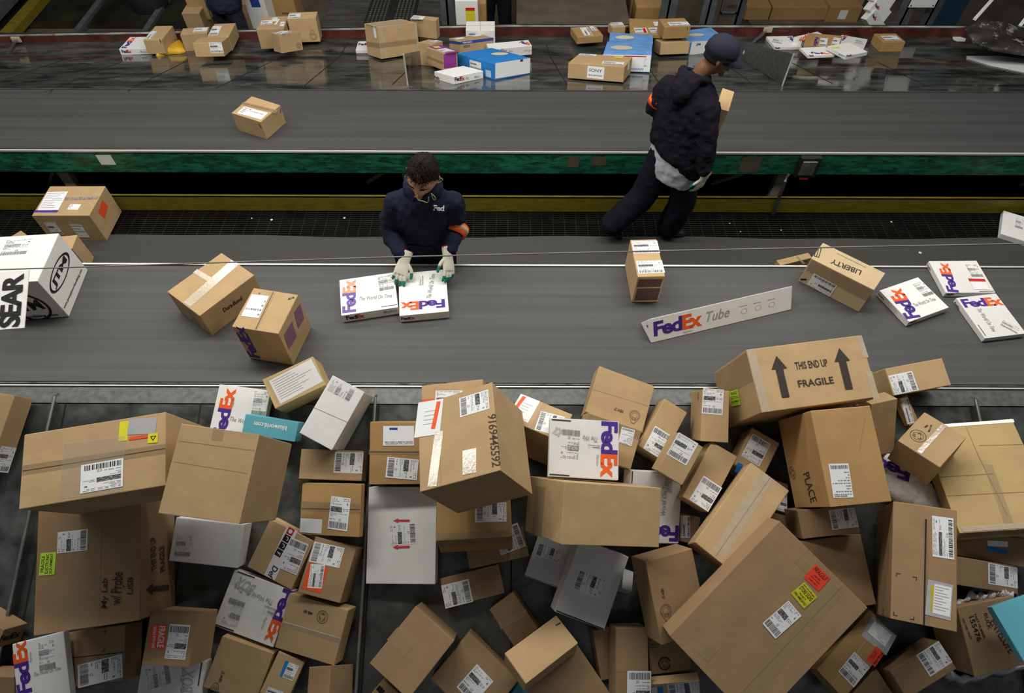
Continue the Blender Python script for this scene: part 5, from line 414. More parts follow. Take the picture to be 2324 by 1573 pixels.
['cardboard_box', 'large kraft box banded with silvery tape on the far slide', 'kraft', [-1.298, 6.6038, 0.0943], [[0.7584, 0.6181, -0.2068], [-0.6518, 0.7192, -0.2406], [0.0, 0.3173, 0.9483]], [0.4545, 0.2839, 0.3052], 'kraft boxes on the far chute', [['tape', [-0.2202, -0.142, 0.3027], [0.993, -0.0, 0.118], [-0.0, -1.0, 0.0], 0.0384, 0.2892, {'m': 'tape_pale'}], ['tape', [0.2051, -0.142, 0.3026], [1.0, -0.0, 0.027], [-0.0, -1.0, 0.0], 0.0345, 0.3055, {'m': 'tape_pale'}], ['tape', [-0.2243, -0.142, 0.1538], [1.0, -0.0, -0.016], [-0.0, -1.0, 0.0], 0.4505, 0.0473, {'m': 'tape'}], ['tape', [-0.2273, 0.1448, 0.1318], [-0.0, -0.997, 0.077], [-1.0, -0.0, 0.0], 0.2835, 0.0497, {'m': 'tape'}], ['tape', [-0.2367, 0.0935, 0.3052], [0.998, -0.056, 0.0], [0.0, 0.0, 1.0], 0.4089, 0.192, {'m': 'tape_pale'}], ['rect', [-0.2273, -0.037, 0.3031], [0.0, -0.993, 0.122], [-1.0, -0.0, 0.0], 0.0469, 0.1106, {'col': 'paper', 'nm': 'paper_strip'}], ['rect', [-0.0024, -0.142, 0.306], [1.0, 0.0, -0.004], [-0.0, -1.0, 0.0], 0.0444, 0.0466, {'col': 'tape_pale', 'nm': 'tape_patch'}]]],
['cardboard_box', 'kraft box standing behind the tape-wrapped far box with top label', 'kraft', [-0.9454, 6.821, 0.178], [[-0.9665, 0.2542, -0.0357], [-0.2567, -0.9571, 0.1345], [0.0, 0.1392, 0.9903]], [0.2856, 0.1003, 0.1881], 'kraft boxes on the far chute', [['ship', [0.1409, -0.029, 0.1881], [-0.998, -0.064, 0.0], [0.0, 0.0, 1.0], 0.1322, 0.1072, {'v': 1}]]],
['cardboard_box', 'tall kraft box left of the purple-ended box', 'kraft', [-0.8323, 6.1963, 0.215], [[-0.8399, 0.5147, -0.1722], [-0.5427, -0.7965, 0.2665], [0.0, 0.3173, 0.9483]], [0.1762, 0.1755, 0.2172], 'kraft boxes on the far chute', [['ship', [0.0144, 0.003, 0.2172], [-0.096, -0.995, 0.0], [0.0, -0.0, 1.0], 0.092, 0.0772, {'v': 1}]]],
['courier_box', 'white box with cross-seamed top at the far lip', 'white', [-0.3597, 6.956, 0.0339], [[0.9997, 0.0248, -0.0035], [-0.025, 0.99, -0.1391], [0.0, 0.1392, 0.9903]], [0.3178, 0.2724, 0.1783], 'white courier boxes on the far chute', [['line', [-0.0045, 0.1368, 0.1783], [0.019, -1.0, -0.0], [0.0, 0.0, 1.0], 0.2758, 0.0, {'w': 0.006, 'm': 'crease'}], ['line', [-0.1528, -0.0046, 0.1783], [1.0, 0.028, 0.0], [0.0, 0.0, 1.0], 0.3103, 0.0, {'w': 0.006, 'm': 'crease'}], ['text', [-0.1259, -0.1362, 0.1497], [1.0, -0.0, -0.006], [-0.0, -1.0, 0.0], 0.0742, 0.019, {'t': 'HEMEX', 'col': 'blue_ink', 'font': 0, 'nm': 'printed_text'}]]],
['cardboard_box', 'kraft box with blue band and NEEDLE printed, right of the purple-ended box', 'kraft', [-0.4436, 6.6063, 0.1467], [[0.8447, 0.5075, -0.1698], [-0.5352, 0.8011, -0.268], [0.0, 0.3173, 0.9483]], [0.4089, 0.2408, 0.1147], 'kraft boxes on the far chute', [['rect', [-0.1987, -0.1204, 0.1149], [1.0, 0.0, 0.009], [-0.0, -1.0, 0.0], 0.3992, 0.0277, {'col': 'blue_ink', 'nm': 'printed_band'}], ['rect', [-0.2045, 0.1249, 0.0894], [-0.0, -0.995, 0.1], [-1.0, -0.0, 0.0], 0.2532, 0.0266, {'col': 'blue_ink', 'nm': 'printed_band'}], ['text', [-0.1651, -0.1204, 0.0752], [1.0, 0.0, 0.012], [-0.0, -1.0, 0.0], 0.0815, 0.0221, {'t': 'NEEDLE', 'col': 'blue_ink', 'font': 0, 'nm': 'printed_text'}], ['text', [-0.1743, -0.1204, 0.1092], [1.0, 0.0, -0.001], [-0.0, -1.0, 0.0], 0.1138, 0.0157, {'t': 'TERUMO', 'col': 'white', 'font': 0, 'nm': 'printed_text'}], ['ship', [-0.1881, 0.0642, 0.1147], [0.981, 0.194, -0.0], [0.0, -0.0, 1.0], 0.1124, 0.0775, {'v': 0}], ['ship', [0.0428, 0.103, 0.1147], [0.99, 0.14, -0.0], [0.0, -0.0, 1.0], 0.1242, 0.072, {'v': 0}]]],
['cardboard_box', 'kraft box with purple top and purple end face, far slide', 'kraft', [-0.6985, 5.9677, 0.3302], [[-0.5829, 0.7706, -0.2578], [-0.8126, -0.5527, 0.1849], [0.0, 0.3173, 0.9483]], [0.3168, 0.1604, 0.1575], 'kraft boxes on the far chute', [['tape', [0.1598, 0.0802, 0.0832], [-1.0, -0.0, -0.016], [-0.0, 1.0, 0.0], 0.319, 0.025, {'m': 'tape'}], ['rect', [-0.1584, 0.0752, 0.145], [0.0, -1.0, -0.014], [-1.0, 0.0, 0.0], 0.1425, 0.1268, {'col': 'magenta', 'nm': 'printed_panel'}], ['rect', [0.1867, 0.0484, 0.1575], [-0.02, -1.0, -0.0], [0.0, 0.0, 1.0], 0.1392, 0.3767, {'col': 'magenta', 'nm': 'printed_panel'}], ['ship', [0.0146, 0.0544, 0.1575], [0.03, -1.0, -0.0], [0.0, 0.0, 1.0], 0.11, 0.1704, {'v': 1}], ['rect', [0.1493, 0.018, 0.1575], [-0.096, -0.995, -0.0], [0.0, 0.0, 1.0], 0.0643, 0.0716, {'col': 'yellow', 'nm': 'sticker'}]]],
['courier_box', 'large white courier box behind the blue electronics box', 'white', [-0.0421, 6.5237, 0.151], [[-0.9718, -0.2335, 0.0328], [0.2357, -0.9624, 0.1353], [0.0, 0.1392, 0.9903]], [0.4581, 0.164, 0.0915], 'white courier boxes on the far chute', [['text', [-0.1457, 0.082, 0.0635], [-0.996, -0.0, -0.088], [0.0, 1.0, 0.0], 0.0798, 0.028, {'t': 'Large', 'col': 'grey', 'font': 2, 'nm': 'printed_text'}], ['text', [0.0218, 0.082, 0.069], [-0.996, 0.0, -0.088], [0.0, 1.0, 0.0], 0.0493, 0.0232, {'t': 'Box', 'col': 'grey', 'font': 2, 'nm': 'printed_text'}], ['text', [0.1098, 0.082, 0.086], [-0.998, -0.0, -0.063], [0.0, 1.0, 0.0], 0.0734, 0.0325, {'t': 'Ex', 'col': 'orange', 'font': 1, 'nm': 'printed_text'}], ['fedex', [-0.1575, -0.0673, 0.0915], [-0.682, 0.731, -0.0], [0.0, 0.0, 1.0], 0.1316, 0.0611, {'v': 0}]]],
['printed_box', 'blue electronics box with white front, foremost on the far slide', 'blue', [-0.1929, 5.9216, 0.3069], [[0.7748, 0.5996, -0.2006], [-0.6323, 0.7347, -0.2458], [0.0, 0.3173, 0.9483]], [0.4328, 0.616, 0.1455], 'blue printed boxes on the far chute', [['line', [-0.2138, -0.308, 0.0815], [1.0, 0.0, -0.021], [-0.0, -1.0, -0.0], 0.4336, 0.0, {'w': 0.006, 'm': 'crease'}], ['rect', [-0.2159, -0.308, 0.1534], [1.0, -0.0, -0.018], [-0.0, -1.0, -0.0], 0.428, 0.1362, {'col': 'paper', 'nm': 'printed_panel'}], ['ship', [-0.2164, 0.0954, 0.1205], [-0.0, -1.0, 0.006], [-1.0, -0.0, 0.0], 0.1843, 0.0729, {'v': 1}], ['rect', [0.0865, -0.308, 0.1467], [1.0, -0.0, -0.007], [-0.0, -1.0, -0.0], 0.034, 0.0206, {'col': 'ink', 'nm': 'printed_mark'}], ['ellipse', [0.0542, 0.1204, 0.1455], [0.856, -0.517, -0.0], [-0.0, 0.0, 1.0], 0.1734, 0.1297, {}], ['rect', [-0.2164, -0.159, 0.0724], [0.0, -1.0, 0.029], [-1.0, -0.0, 0.0], 0.0853, 0.0595, {'col': 'paper_blue', 'nm': 'printed_text'}]]],
['courier_box', 'small white courier box in front of the blue box, far slide', 'white', [-0.5138, 5.6341, 0.4031], [[0.7241, 0.6541, -0.2189], [-0.6897, 0.6866, -0.2297], [0.0, 0.3173, 0.9483]], [0.3583, 0.2961, 0.0672], 'white courier boxes on the far chute', [['fedex', [-0.1702, -0.1481, 0.063], [0.999, 0.0, -0.054], [0.0, -1.0, 0.0], 0.1197, 0.0356, {'v': 1}], ['fedex', [-0.1791, 0.1447, 0.0317], [-0.0, -0.999, -0.04], [-1.0, 0.0, 0.0], 0.0788, 0.0244, {'v': 1}], ['text', [-0.0402, -0.1481, 0.0469], [0.998, -0.0, -0.063], [0.0, -1.0, 0.0], 0.0444, 0.0241, {'t': 'Box', 'col': 'grey', 'font': 2, 'nm': 'printed_text'}], ['text', [0.0656, -0.1481, 0.0386], [1.0, -0.0, -0.023], [0.0, -1.0, 0.0], 0.0624, 0.0206, {'t': 'Med', 'col': 'grey', 'font': 2, 'nm': 'printed_text'}]]],
['cardboard_box', 'low brown box with two top labels, left of the middle far cluster', 'kraft_orange', [0.813, 6.9486, 0.0913], [[0.9803, 0.1954, -0.0275], [-0.1974, 0.9708, -0.1364], [0.0, 0.1392, 0.9903]], [0.294, 0.2922, 0.072], 'kraft boxes on the far chute', [['ship', [-0.0564, -0.1135, 0.072], [0.033, 0.999, 0.0], [0.0, 0.0, 1.0], 0.2325, 0.0929, {'v': 1}], ['ship', [0.0647, 0.0018, 0.072], [0.019, 1.0, -0.0], [0.0, 0.0, 1.0], 0.1363, 0.0596, {'v': 1}]]],
['cardboard_box', 'small kraft box with top label behind the blue photo-printed boxes, far lip', 'kraft', [1.158, 7.0681, 0.0884], [[0.9595, 0.2791, -0.0392], [-0.2818, 0.9501, -0.1335], [0.0, 0.1392, 0.9903]], [0.1571, 0.1258, 0.085], 'kraft boxes on the far chute', [['ship', [-0.0497, 0.0829, 0.085], [0.991, -0.134, -0.0], [0.0, 0.0, 1.0], 0.1366, 0.0958, {'v': 1}]]],
['cardboard_box', 'brown box with three white labels on top at the far lip', 'kraft_orange', [1.4509, 6.9859, 0.1684], [[-0.9952, 0.097, -0.0136], [-0.0979, -0.9855, 0.1385], [0.0, 0.1392, 0.9903]], [0.3317, 0.4632, 0.0349], 'kraft boxes on the far chute', [['ship', [0.1222, 0.0507, 0.0349], [-0.994, -0.107, 0.0], [0.0, 0.0, 1.0], 0.1351, 0.1569, {'v': 1}], ['rect', [0.0282, 0.0539, 0.0349], [-0.994, -0.107, 0.0], [0.0, 0.0, 1.0], 0.03, 0.1308, {'col': 'red', 'nm': 'sticker'}], ['ship', [-0.0321, 0.0341, 0.0349], [-0.976, -0.219, 0.0], [0.0, 0.0, 1.0], 0.1181, 0.156, {'v': 1}], ['ship', [-0.0958, -0.1495, 0.0349], [-0.994, -0.107, -0.0], [0.0, 0.0, 1.0], 0.056, 0.1223, {'v': 0}]]],
['cardboard_box', "kraft box marked 1 behind the walking worker's cap, far lip", 'kraft_orange', [1.7149, 6.7566, 0.241], [[0.9944, 0.105, -0.0148], [-0.106, 0.9847, -0.1384], [0.0, 0.1392, 0.9903]], [0.2855, 0.2336, 0.1218], 'kraft boxes on the far chute', [['ship', [-0.0754, 0.0093, 0.1218], [1.0, -0.001, -0.0], [0.0, 0.0, 1.0], 0.2182, 0.1048, {'v': 1}], ['text', [0.0976, -0.1168, 0.1101], [0.999, 0.0, 0.04], [0.0, -1.0, 0.0], 0.0244, 0.0326, {'t': '1', 'col': 'black', 'font': 0, 'nm': 'printed_text'}]]],
['printed_box', 'blue photo-printed box farther of two alike', 'blue_light', [1.2592, 6.6435, 0.092], [[0.9897, -0.1421, 0.02], [0.1435, 0.98, -0.1377], [0.0, 0.1392, 0.9903]], [0.4596, 0.2353, 0.1609], 'blue printed boxes on the far chute', [['ellipse', [-0.1768, 0.0349, 0.1609], [0.988, 0.153, 0.0], [-0.0, 0.0, 1.0], 0.2053, 0.1005, {}]]],
['printed_box', 'blue photo-printed box nearer of two alike, white front', 'blue_light', [1.1686, 6.1864, 0.2262], [[0.9834, -0.1723, 0.0577], [0.1817, 0.9325, -0.312], [0.0, 0.3173, 0.9483]], [0.4658, 0.6061, 0.1583], 'blue printed boxes on the far chute', [['ellipse', [-0.2011, 0.0884, 0.1583], [0.98, 0.199, 0.0], [0.0, 0.0, 1.0], 0.2249, 0.2042, {}], ['rect', [-0.2404, -0.3031, 0.1457], [1.0, 0.0, 0.027], [-0.0, -1.0, -0.0], 0.4686, 0.1506, {'col': 'paper', 'nm': 'printed_panel'}], ['text', [0.0567, -0.3031, 0.037], [1.0, 0.0, 0.019], [-0.0, -1.0, -0.0], 0.1101, 0.021, {'t': 'uuuuu', 'col': 'blue', 'font': 0, 'nm': 'printed_text'}], ['ship', [0.1652, -0.3031, 0.1245], [0.999, 0.0, 0.04], [-0.0, -1.0, -0.0], 0.0322, 0.0746, {'v': 4}], ['rect', [-0.0342, -0.3031, 0.1438], [1.0, -0.0, 0.017], [-0.0, -1.0, -0.0], 0.2184, 0.0082, {'col': 'red', 'nm': 'printed_line'}]]],
['printed_box', "blue and white box partly hidden by the walking worker's head", 'blue_light', [2.0605, 6.8563, 0.0479], [[0.9586, 0.2818, -0.0396], [-0.2846, 0.9493, -0.1334], [0.0, 0.1392, 0.9903]], [0.4234, 0.3417, 0.1261], 'blue printed boxes on the far chute', [['ellipse', [-0.1381, 0.0773, 0.1261], [0.978, -0.207, -0.0], [0.0, -0.0, 1.0], 0.1837, 0.078, {}], ['rect', [-0.1984, -0.1708, 0.1404], [0.997, -0.0, -0.072], [0.0, -1.0, 0.0], 0.3841, 0.139, {'col': 'paper', 'nm': 'printed_panel'}], ['text', [-0.1385, -0.1708, 0.1153], [0.998, 0.0, -0.067], [0.0, -1.0, 0.0], 0.0497, 0.0334, {'t': 'pe', 'col': 'blue_ink', 'font': 1, 'nm': 'printed_text'}], ['rect', [-0.2117, 0.2289, 0.0997], [0.0, -0.998, 0.065], [-1.0, 0.0, 0.0], 0.1517, 0.0435, {'col': 'paper', 'nm': 'printed_panel'}]]],
['cardboard_box', 'low kraft box between the blue boxes and walking worker', 'kraft', [1.7138, 6.6555, 0.0924], [[0.9819, 0.1795, -0.0601], [-0.1893, 0.9312, -0.3116], [0.0, 0.3173, 0.9483]], [0.327, 0.1846, 0.1219], 'kraft boxes on the far chute', [['tape', [-0.1635, 0.1206, 0.1111], [0.0, -0.999, 0.049], [-1.0, 0.0, 0.0], 0.1905, 0.1032, {'m': 'tape'}], ['ship', [-0.0377, 0.0269, 0.1219], [0.996, -0.088, 0.0], [-0.0, 0.0, 1.0], 0.1208, 0.05, {'v': 1}]]],
['cardboard_box', 'wide kraft box with a white square label on its front, foremost far slide', 'kraft', [0.8378, 5.7355, 0.3848], [[-0.9508, 0.2937, -0.0983], [-0.3097, -0.9017, 0.3017], [0.0, 0.3173, 0.9483]], [0.5296, 0.447, 0.1359], 'kraft boxes on the far chute', [['rect', [0.0776, 0.2235, 0.1231], [-1.0, 0.0, -0.02], [-0.0, 1.0, 0.0], 0.1589, 0.1066, {'col': 'paper', 'nm': 'printed_label'}], ['text', [0.0631, 0.2235, 0.102], [-1.0, -0.0, -0.027], [-0.0, 1.0, 0.0], 0.1223, 0.0278, {'t': 'SONY', 'col': 'black', 'font': 2, 'nm': 'printed_text'}], ['text', [0.0661, 0.2235, 0.0498], [-1.0, -0.0, -0.008], [-0.0, 1.0, 0.0], 0.1296, 0.0121, {'t': 'DIGITAL NETWORKING', 'col': 'ink', 'font': 0, 'nm': 'printed_text'}], ['ship', [0.2507, -0.2163, 0.1359], [-1.0, -0.016, -0.0], [0.0, 0.0, 1.0], 0.164, 0.0842, {'v': 1}], ['ship', [-0.0314, 0.0488, 0.1359], [-0.997, -0.075, -0.0], [0.0, 0.0, 1.0], 0.1994, 0.1173, {'v': 1}], ['rect', [-0.0956, -0.1849, 0.1359], [-0.999, 0.043, 0.0], [0.0, 0.0, 1.0], 0.0896, 0.0609, {'col': 'yellow', 'nm': 'sticker'}], ['rect', [-0.2648, 0.0517, 0.1377], [0.0, -0.999, -0.04], [-1.0, 0.0, 0.0], 0.1032, 0.0697, {'col': 'paper', 'nm': 'paper_slip'}]]],
['courier_box', 'white courier box at left of the right far cluster', 'white', [3.0187, 6.9321, 0.0372], [[0.999, 0.0441, -0.0062], [-0.0446, 0.9893, -0.139], [0.0, 0.1392, 0.9903]], [0.3022, 0.3089, 0.0319], 'white courier boxes on the far chute', [['fedex', [-0.1471, -0.1544, 0.0346], [0.998, -0.0, -0.061], [-0.0, -1.0, -0.0], 0.062, 0.022, {'v': 1}], ['fedex', [0.1336, 0.1361, 0.0319], [0.119, -0.993, -0.0], [0.0, 0.0, 1.0], 0.2753, 0.056, {'v': 0}], ['ship', [-0.0893, 0.0956, 0.0319], [0.872, -0.489, -0.0], [0.0, 0.0, 1.0], 0.1148, 0.1239, {'v': 3}]]],
['courier_box', 'white courier box leaning at right of the brown lettered box', 'white', [3.7458, 6.8607, 0.0473], [[-0.8778, 0.4744, -0.0667], [-0.479, -0.8693, 0.1222], [0.0, 0.1392, 0.9903]], [0.2774, 0.3317, 0.0555], 'white courier boxes on the far chute', [['ship', [-0.0231, -0.1063, 0.0555], [-0.999, 0.032, -0.0], [0.0, -0.0, 1.0], 0.1008, 0.119, {'v': 3}], ['fedex', [0.1278, 0.0076, 0.0555], [-0.077, -0.997, -0.0], [0.0, -0.0, 1.0], 0.2057, 0.0402, {'v': 0}]]],
['courier_box', 'white courier box propped behind the brown box, right far cluster', 'white', [3.2806, 6.9211, 0.0671], [[0.8963, 0.4392, -0.0617], [-0.4435, 0.8875, -0.1247], [0.0, 0.1392, 0.9903]], [0.3416, 0.123, 0.0683], 'white courier boxes on the far chute', [['text', [-0.1934, -0.0338, 0.0683], [0.857, 0.516, 0.0], [0.0, 0.0, 1.0], 0.2173, 0.0558, {'t': 'Ex', 'col': 'orange', 'font': 1, 'nm': 'printed_text'}]]],
['cardboard_box', 'small brown box with top label standing alone, right end of far slide', 'kraft_orange', [4.1316, 6.8503, 0.0487], [[0.9996, 0.0274, -0.0039], [-0.0277, 0.9899, -0.1391], [0.0, 0.1392, 0.9903]], [0.2461, 0.2413, 0.1063], 'kraft boxes on the far chute', [['ship', [-0.0812, 0.0566, 0.1063], [1.0, 0.026, -0.0], [-0.0, 0.0, 1.0], 0.1748, 0.1332, {'v': 1}]]],
['cardboard_box', 'brown box with vertical purple lettering and two labels, right far cluster', 'kraft_orange', [3.2837, 6.5804, 0.2014], [[0.9123, -0.3923, 0.1172], [0.4071, 0.8999, -0.1566], [-0.044, 0.1906, 0.9807]], [0.3529, 0.3971, 0.0706], 'kraft boxes on the far chute', [['text', [-0.0516, 0.0733, 0.0706], [0.028, -1.0, -0.0], [-0.0, 0.0, 1.0], 0.2864, 0.0365, {'t': 'FedEx', 'col': 'purple', 'font': 1, 'nm': 'printed_text'}], ['ship', [-0.0331, 0.0698, 0.0706], [1.0, 0.014, -0.0], [-0.0, 0.0, 1.0], 0.0741, 0.2636, {'v': 1}], ['ship', [0.0943, 0.1169, 0.0706], [0.999, -0.036, -0.0], [-0.0, 0.0, 1.0], 0.0721, 0.2725, {'v': 1}]]],
['courier_box', 'flat white courier box foremost left in the right far cluster', 'white', [3.1095, 6.2797, 0.2977], [[0.9934, 0.1139, -0.016], [-0.115, 0.9837, -0.1382], [0.0, 0.1392, 0.9903]], [0.2801, 0.2097, 0.0263], 'white courier boxes on the far chute', [['fedex', [-0.1374, -0.1049, 0.0392], [0.997, 0.0, -0.074], [-0.0, -1.0, -0.0], 0.0563, 0.0177, {'v': 1}], ['fedex', [-0.0752, -0.0097, 0.0263], [0.974, -0.227, 0.0], [0.0, 0.0, 1.0], 0.1889, 0.0427, {'v': 0}]]],
['courier_box', 'flat white courier box foremost right in the right far cluster', 'white', [3.375, 6.2157, 0.3466], [[0.923, 0.381, -0.0535], [-0.3847, 0.9141, -0.1285], [0.0, 0.1392, 0.9903]], [0.2794, 0.2658, 0.038], 'white courier boxes on the far chute', [['fedex', [-0.1352, -0.1329, 0.0504], [0.996, -0.0, -0.093], [0.0, -1.0, 0.0], 0.0787, 0.0199, {'v': 1}], ['rect', [-0.1317, 0.0957, 0.038], [0.983, -0.181, 0.0], [0.0, 0.0, 1.0], 0.0918, 0.0389, {'col': 'lime', 'nm': 'sticker'}], ['text', [-0.1397, -0.0352, 0.0285], [-0.0, -0.989, 0.15], [-1.0, 0.0, 0.0], 0.0834, 0.016, {'t': 'Medium', 'col': 'grey', 'font': 2, 'nm': 'printed_text'}]]]]

def build_boxes():
    for i, (nm, lab, m, org, Rw, dm, grp, decs) in enumerate(BOXES):
        rng = random.Random(i * 7 + 3)
        o = carton(nm, *dm, m, rng)
        o.matrix_world = Matrix(((Rw[0][0], Rw[1][0], Rw[2][0], org[0]), (Rw[0][1], Rw[1][1], Rw[2][1], org[1]), (Rw[0][2], Rw[1][2], Rw[2][2], org[2]), (0, 0, 0, 1)))
        tag(o, lab, 'box', grp)
        for j, d in enumerate(decs):
            if i and 'CZ LKER' and lab.startswith('kraft box with grey document pouch') and d[0] == 'ship': d[6]['t'] = 'CZ LKER'
            decal(o, d, j, rng)
build_boxes()
# ------------------------------------------------------------------ setting materials
mat('belt', (.068, .068, .067), .6, bump=.6, scale=60, var=.17, stretch=(.05, 4.5, 1), spec=.4, detail=9, bdist=.0015, vscale=6, dirt=(9, .70, (.19, .19, .18)))
mat('belt_far', (.052, .052, .051), .6, bump=.4, scale=60, var=.2, stretch=(.05, 3.5, 1), spec=.4, detail=8, vscale=5)
mat('chrome', (.66, .66, .65), .38, metal=.4, spec=.8); mat('steel_edge', (.62, .62, .60), .4, metal=.5, var=.5, scale=5, dirt=(4, .60, (.08, .06, .05))); mat('steel', (.33, .33, .33), .35, metal=.9, var=.25, scale=8)
mat('lip_steel', (.078, .083, .077), .45, metal=.3, bump=.5, scale=30, var=.35, spec=.6, detail=8, bdist=.003, dirt=(7, .57, (.09, .085, .075)))
mat('steel_dark', (.070, .075, .070), .36, metal=.35, bump=.6, scale=9, var=.5, stretch=(1, 1, 1), spec=.7, detail=8, rvar=.15, bdist=.006, dirt=(5, .56, (.07, .055, .035)))
mat('slide_far', (.062, .066, .062), .10, metal=.2, bump=.15, scale=5, var=.75, stretch=(.6, 1.6, 1), spec=.8, detail=9, rvar=.09, bdist=.003, dirt=(3.2, .57, (.15, .145, .125)))
mat('rubber', (.052, .052, .047), .85, bump=.4, scale=160, var=.2, dirt=(38, .74, (.3, .3, .28)))
mat('black_metal', (.012, .012, .010), .7); mat('grate', (.016, .016, .013), .6, metal=.3, var=.5, scale=5)
mat('grate_far', (.035, .034, .020), .6, metal=.3, var=.7, scale=2)
mat('yellow_paint', (.20, .155, .012), .6, var=.25, scale=14, stretch=(.5, 3, 3), dirt=(12, .62, (.07, .06, .02)))
mat('green_paint', (.010, .135, .070), .45, var=.6, scale=9, stretch=(.8, 3, 3), dirt=(12, .50, (.008, .045, .027)))
mat('red_paint', (.10, .022, .016), .6, var=.6, scale=6, dirt=(5, .54, (.04, .036, .03)))
mat('leg_paint', (.28, .25, .19), .7, var=.25, scale=10); mat('concrete', (.10, .08, .058), .85, var=.3, scale=3, bump=.2)
mat('post_grey', (.13, .14, .15), .5, metal=.3, var=.2, scale=10); mat('unlit_void', (.006, .006, .006), .9)  # near-black colour stands in for unlit depth under belts and grating
mat('plank', (.085, .08, .075), .7, var=.35, scale=4, stretch=(.5, 4, 1)); mat('blue_dark', (.01, .05, .10), .8); mat('sign_white', (.82, .82, .80), .4)
mat('wire', (.20, .19, .17), .6); mat('hood_dark', (.03, .026, .022), .5, var=.6, scale=6, bump=.5, bdist=.01, dirt=(9, .56, (.35, .34, .30)))
mat('plastic_white', (.60, .59, .62), .3, bump=.6, scale=18, bdist=.01); mat('mailer_yellow', (.68, .38, .02), .45, bump=.8, scale=16, bdist=.01)
mat('wall_dark', (.03, .028, .025), .9, var=.3, scale=1)
mat('denim_bin', (.022, .024, .028), .5); mat('debris', (.6, .6, .58), .8)
S20 = math.tan(R(20)); S18 = math.tan(R(18.5)); S8 = math.tan(R(8))
XL, XR = -7.0, 7.0
# ------------------------------------------------------------------ floors
b = MB(); b.box((XL, 2.70, -.30), (XR, 3.905, 0)); o = b.build('floor', 'concrete'); o['kind'] = 'structure'
b = MB(); b.box((XL, 4.27, -.30), (XR, 6.75, -.12)); o = b.build('floor', 'unlit_void'); o['kind'] = 'structure'
b = MB(); b.box((-12, 6.75, -1.0), (12, 12.5, -.75)); o = b.build('floor', 'concrete'); o['kind'] = 'structure'
b = MB(); b.box((-12, 12.4, -1), (12, 12.5, 6.5)); o = b.build('wall_back', 'wall_dark'); o['kind'] = 'structure'
b = MB(); b.box((XL, -1.2, -.4), (XR, 2.70, -.30)); o = b.build('floor', 'unlit_void'); o['kind'] = 'structure'
# grating between mat and kickboard: bearing bars along x, cross rods along y
b = MB()
y = 3.905
while y < 4.262:
    b.box((XL, y, -.04), (XR, y + .005, -.002)); y += .024
x = XL
while x < XR:
    b.box((x, 3.905, -.02), (x + .004, 4.262, -.006)); x += .098
o = b.build('floor', 'grate'); o['kind'] = 'structure'
b = MB(); b.box((XL, 3.9, -.5), (XR, 4.27, -.48)); o = b.build('floor', 'unlit_void'); o['kind'] = 'structure'
# rubber mat with a wavy far edge
b = MB(); n = 60; pts = []
for i in range(n + 1):
    x = XL + (XR - XL) * i / n; pts.append((x, 3.915 + .012 * math.sin(x * 1.7) + .006 * math.sin(x * 5.1)))
for i in range(n):
    (x0, y0), (x1, y1) = pts[i], pts[i + 1]
    b.hexa([(x0, 2.76, 0), (x1, 2.76, 0), (x1, y1, 0), (x0, y0, 0), (x0, 2.76, .0115), (x1, 2.76, .0115), (x1, y1, .0115), (x0, y0, .0115)])
tag(b.build('floor_mat', 'rubber'), 'long grey rubber mat on the walkway between the two belts', 'mat')
b = MB(); b.box((XL, 4.238, 0), (XR, 4.25, .155)); b.box((XL, 4.238, .150), (XR, 4.27, .155))
tag(b.build('kick_board', 'yellow_paint'), 'yellow painted kickboard along the back of the walkway grating', 'rail')
rng = random.Random(5)
for k in range(26):
    x = rng.uniform(-3.6, 3.8); y = rng.uniform(2.9, 4.2); s = rng.uniform(.006, .016); a = rng.uniform(0, 3); z = .012 if y < 3.9 else -.001
    c_, s_ = math.cos(a) * s, math.sin(a) * s
    b = MB(); b.hexa([(x - c_, y - s_, z), (x + s_, y - c_, z), (x + c_, y + s_, z), (x - s_, y + c_, z), (x - c_, y - s_, z + .002), (x + s_, y - c_, z + .003), (x + c_, y + s_, z + .002), (x - s_, y + c_, z + .003)])
    if k == 0: DEB = b
    else:
        n0 = len(DEB.V); DEB.V += b.V; DEB.F += [tuple(n0 + i for i in f) for f in b.F]; DEB.M += b.M
tag(DEB.build('paper_scraps', 'debris'), 'tiny white paper scraps scattered over mat and grating', 'litter', kind='stuff')
# ------------------------------------------------------------------ near conveyor
nc = empty('belt_conveyor', (0, 2.3, 0)); tag(nc, 'near wide grey conveyor belt with bright metal edge rails', 'conveyor', 'wide conveyor belts')
def part(bld, name, m, parent, bevel=0):
    o = bld.build(name, m, parent, bevel); o.matrix_parent_inverse = Matrix.Translation(-parent.location); return o
b = MB(); b.box((XL, 1.885, .86), (XR, 2.742, .8995)); part(b, 'belt', 'belt', nc)
b = MB(); b.box((XL, 2.750, .84), (XR, 2.762, .904)); part(b, 'edge_rail', 'chrome', nc)
b = MB(); b.box((XL, 1.856, .84), (XR, 1.863, .902)); part(b, 'edge_rail', 'chrome', nc)
b = MB(); b.box((XL, 1.872, .84), (XR, 1.880, .900)); part(b, 'inner_rail', 'steel_dark', nc)
b = MB(); b.box((XL, 2.755, .52), (XR, 2.765, .84)); part(b, 'side_panel', 'post_grey', nc)
b = MB(); b.box((XL, 1.86, .55), (XR, 2.742, .84)); part(b, 'frame', 'black_metal', nc)
for x in (-5, -2.5, 0, 2.5, 5):
    b = MB(); b.box((x, 2.6, -.0), (x + .08, 2.70, .56)); part(b, 'leg', 'post_grey', nc)
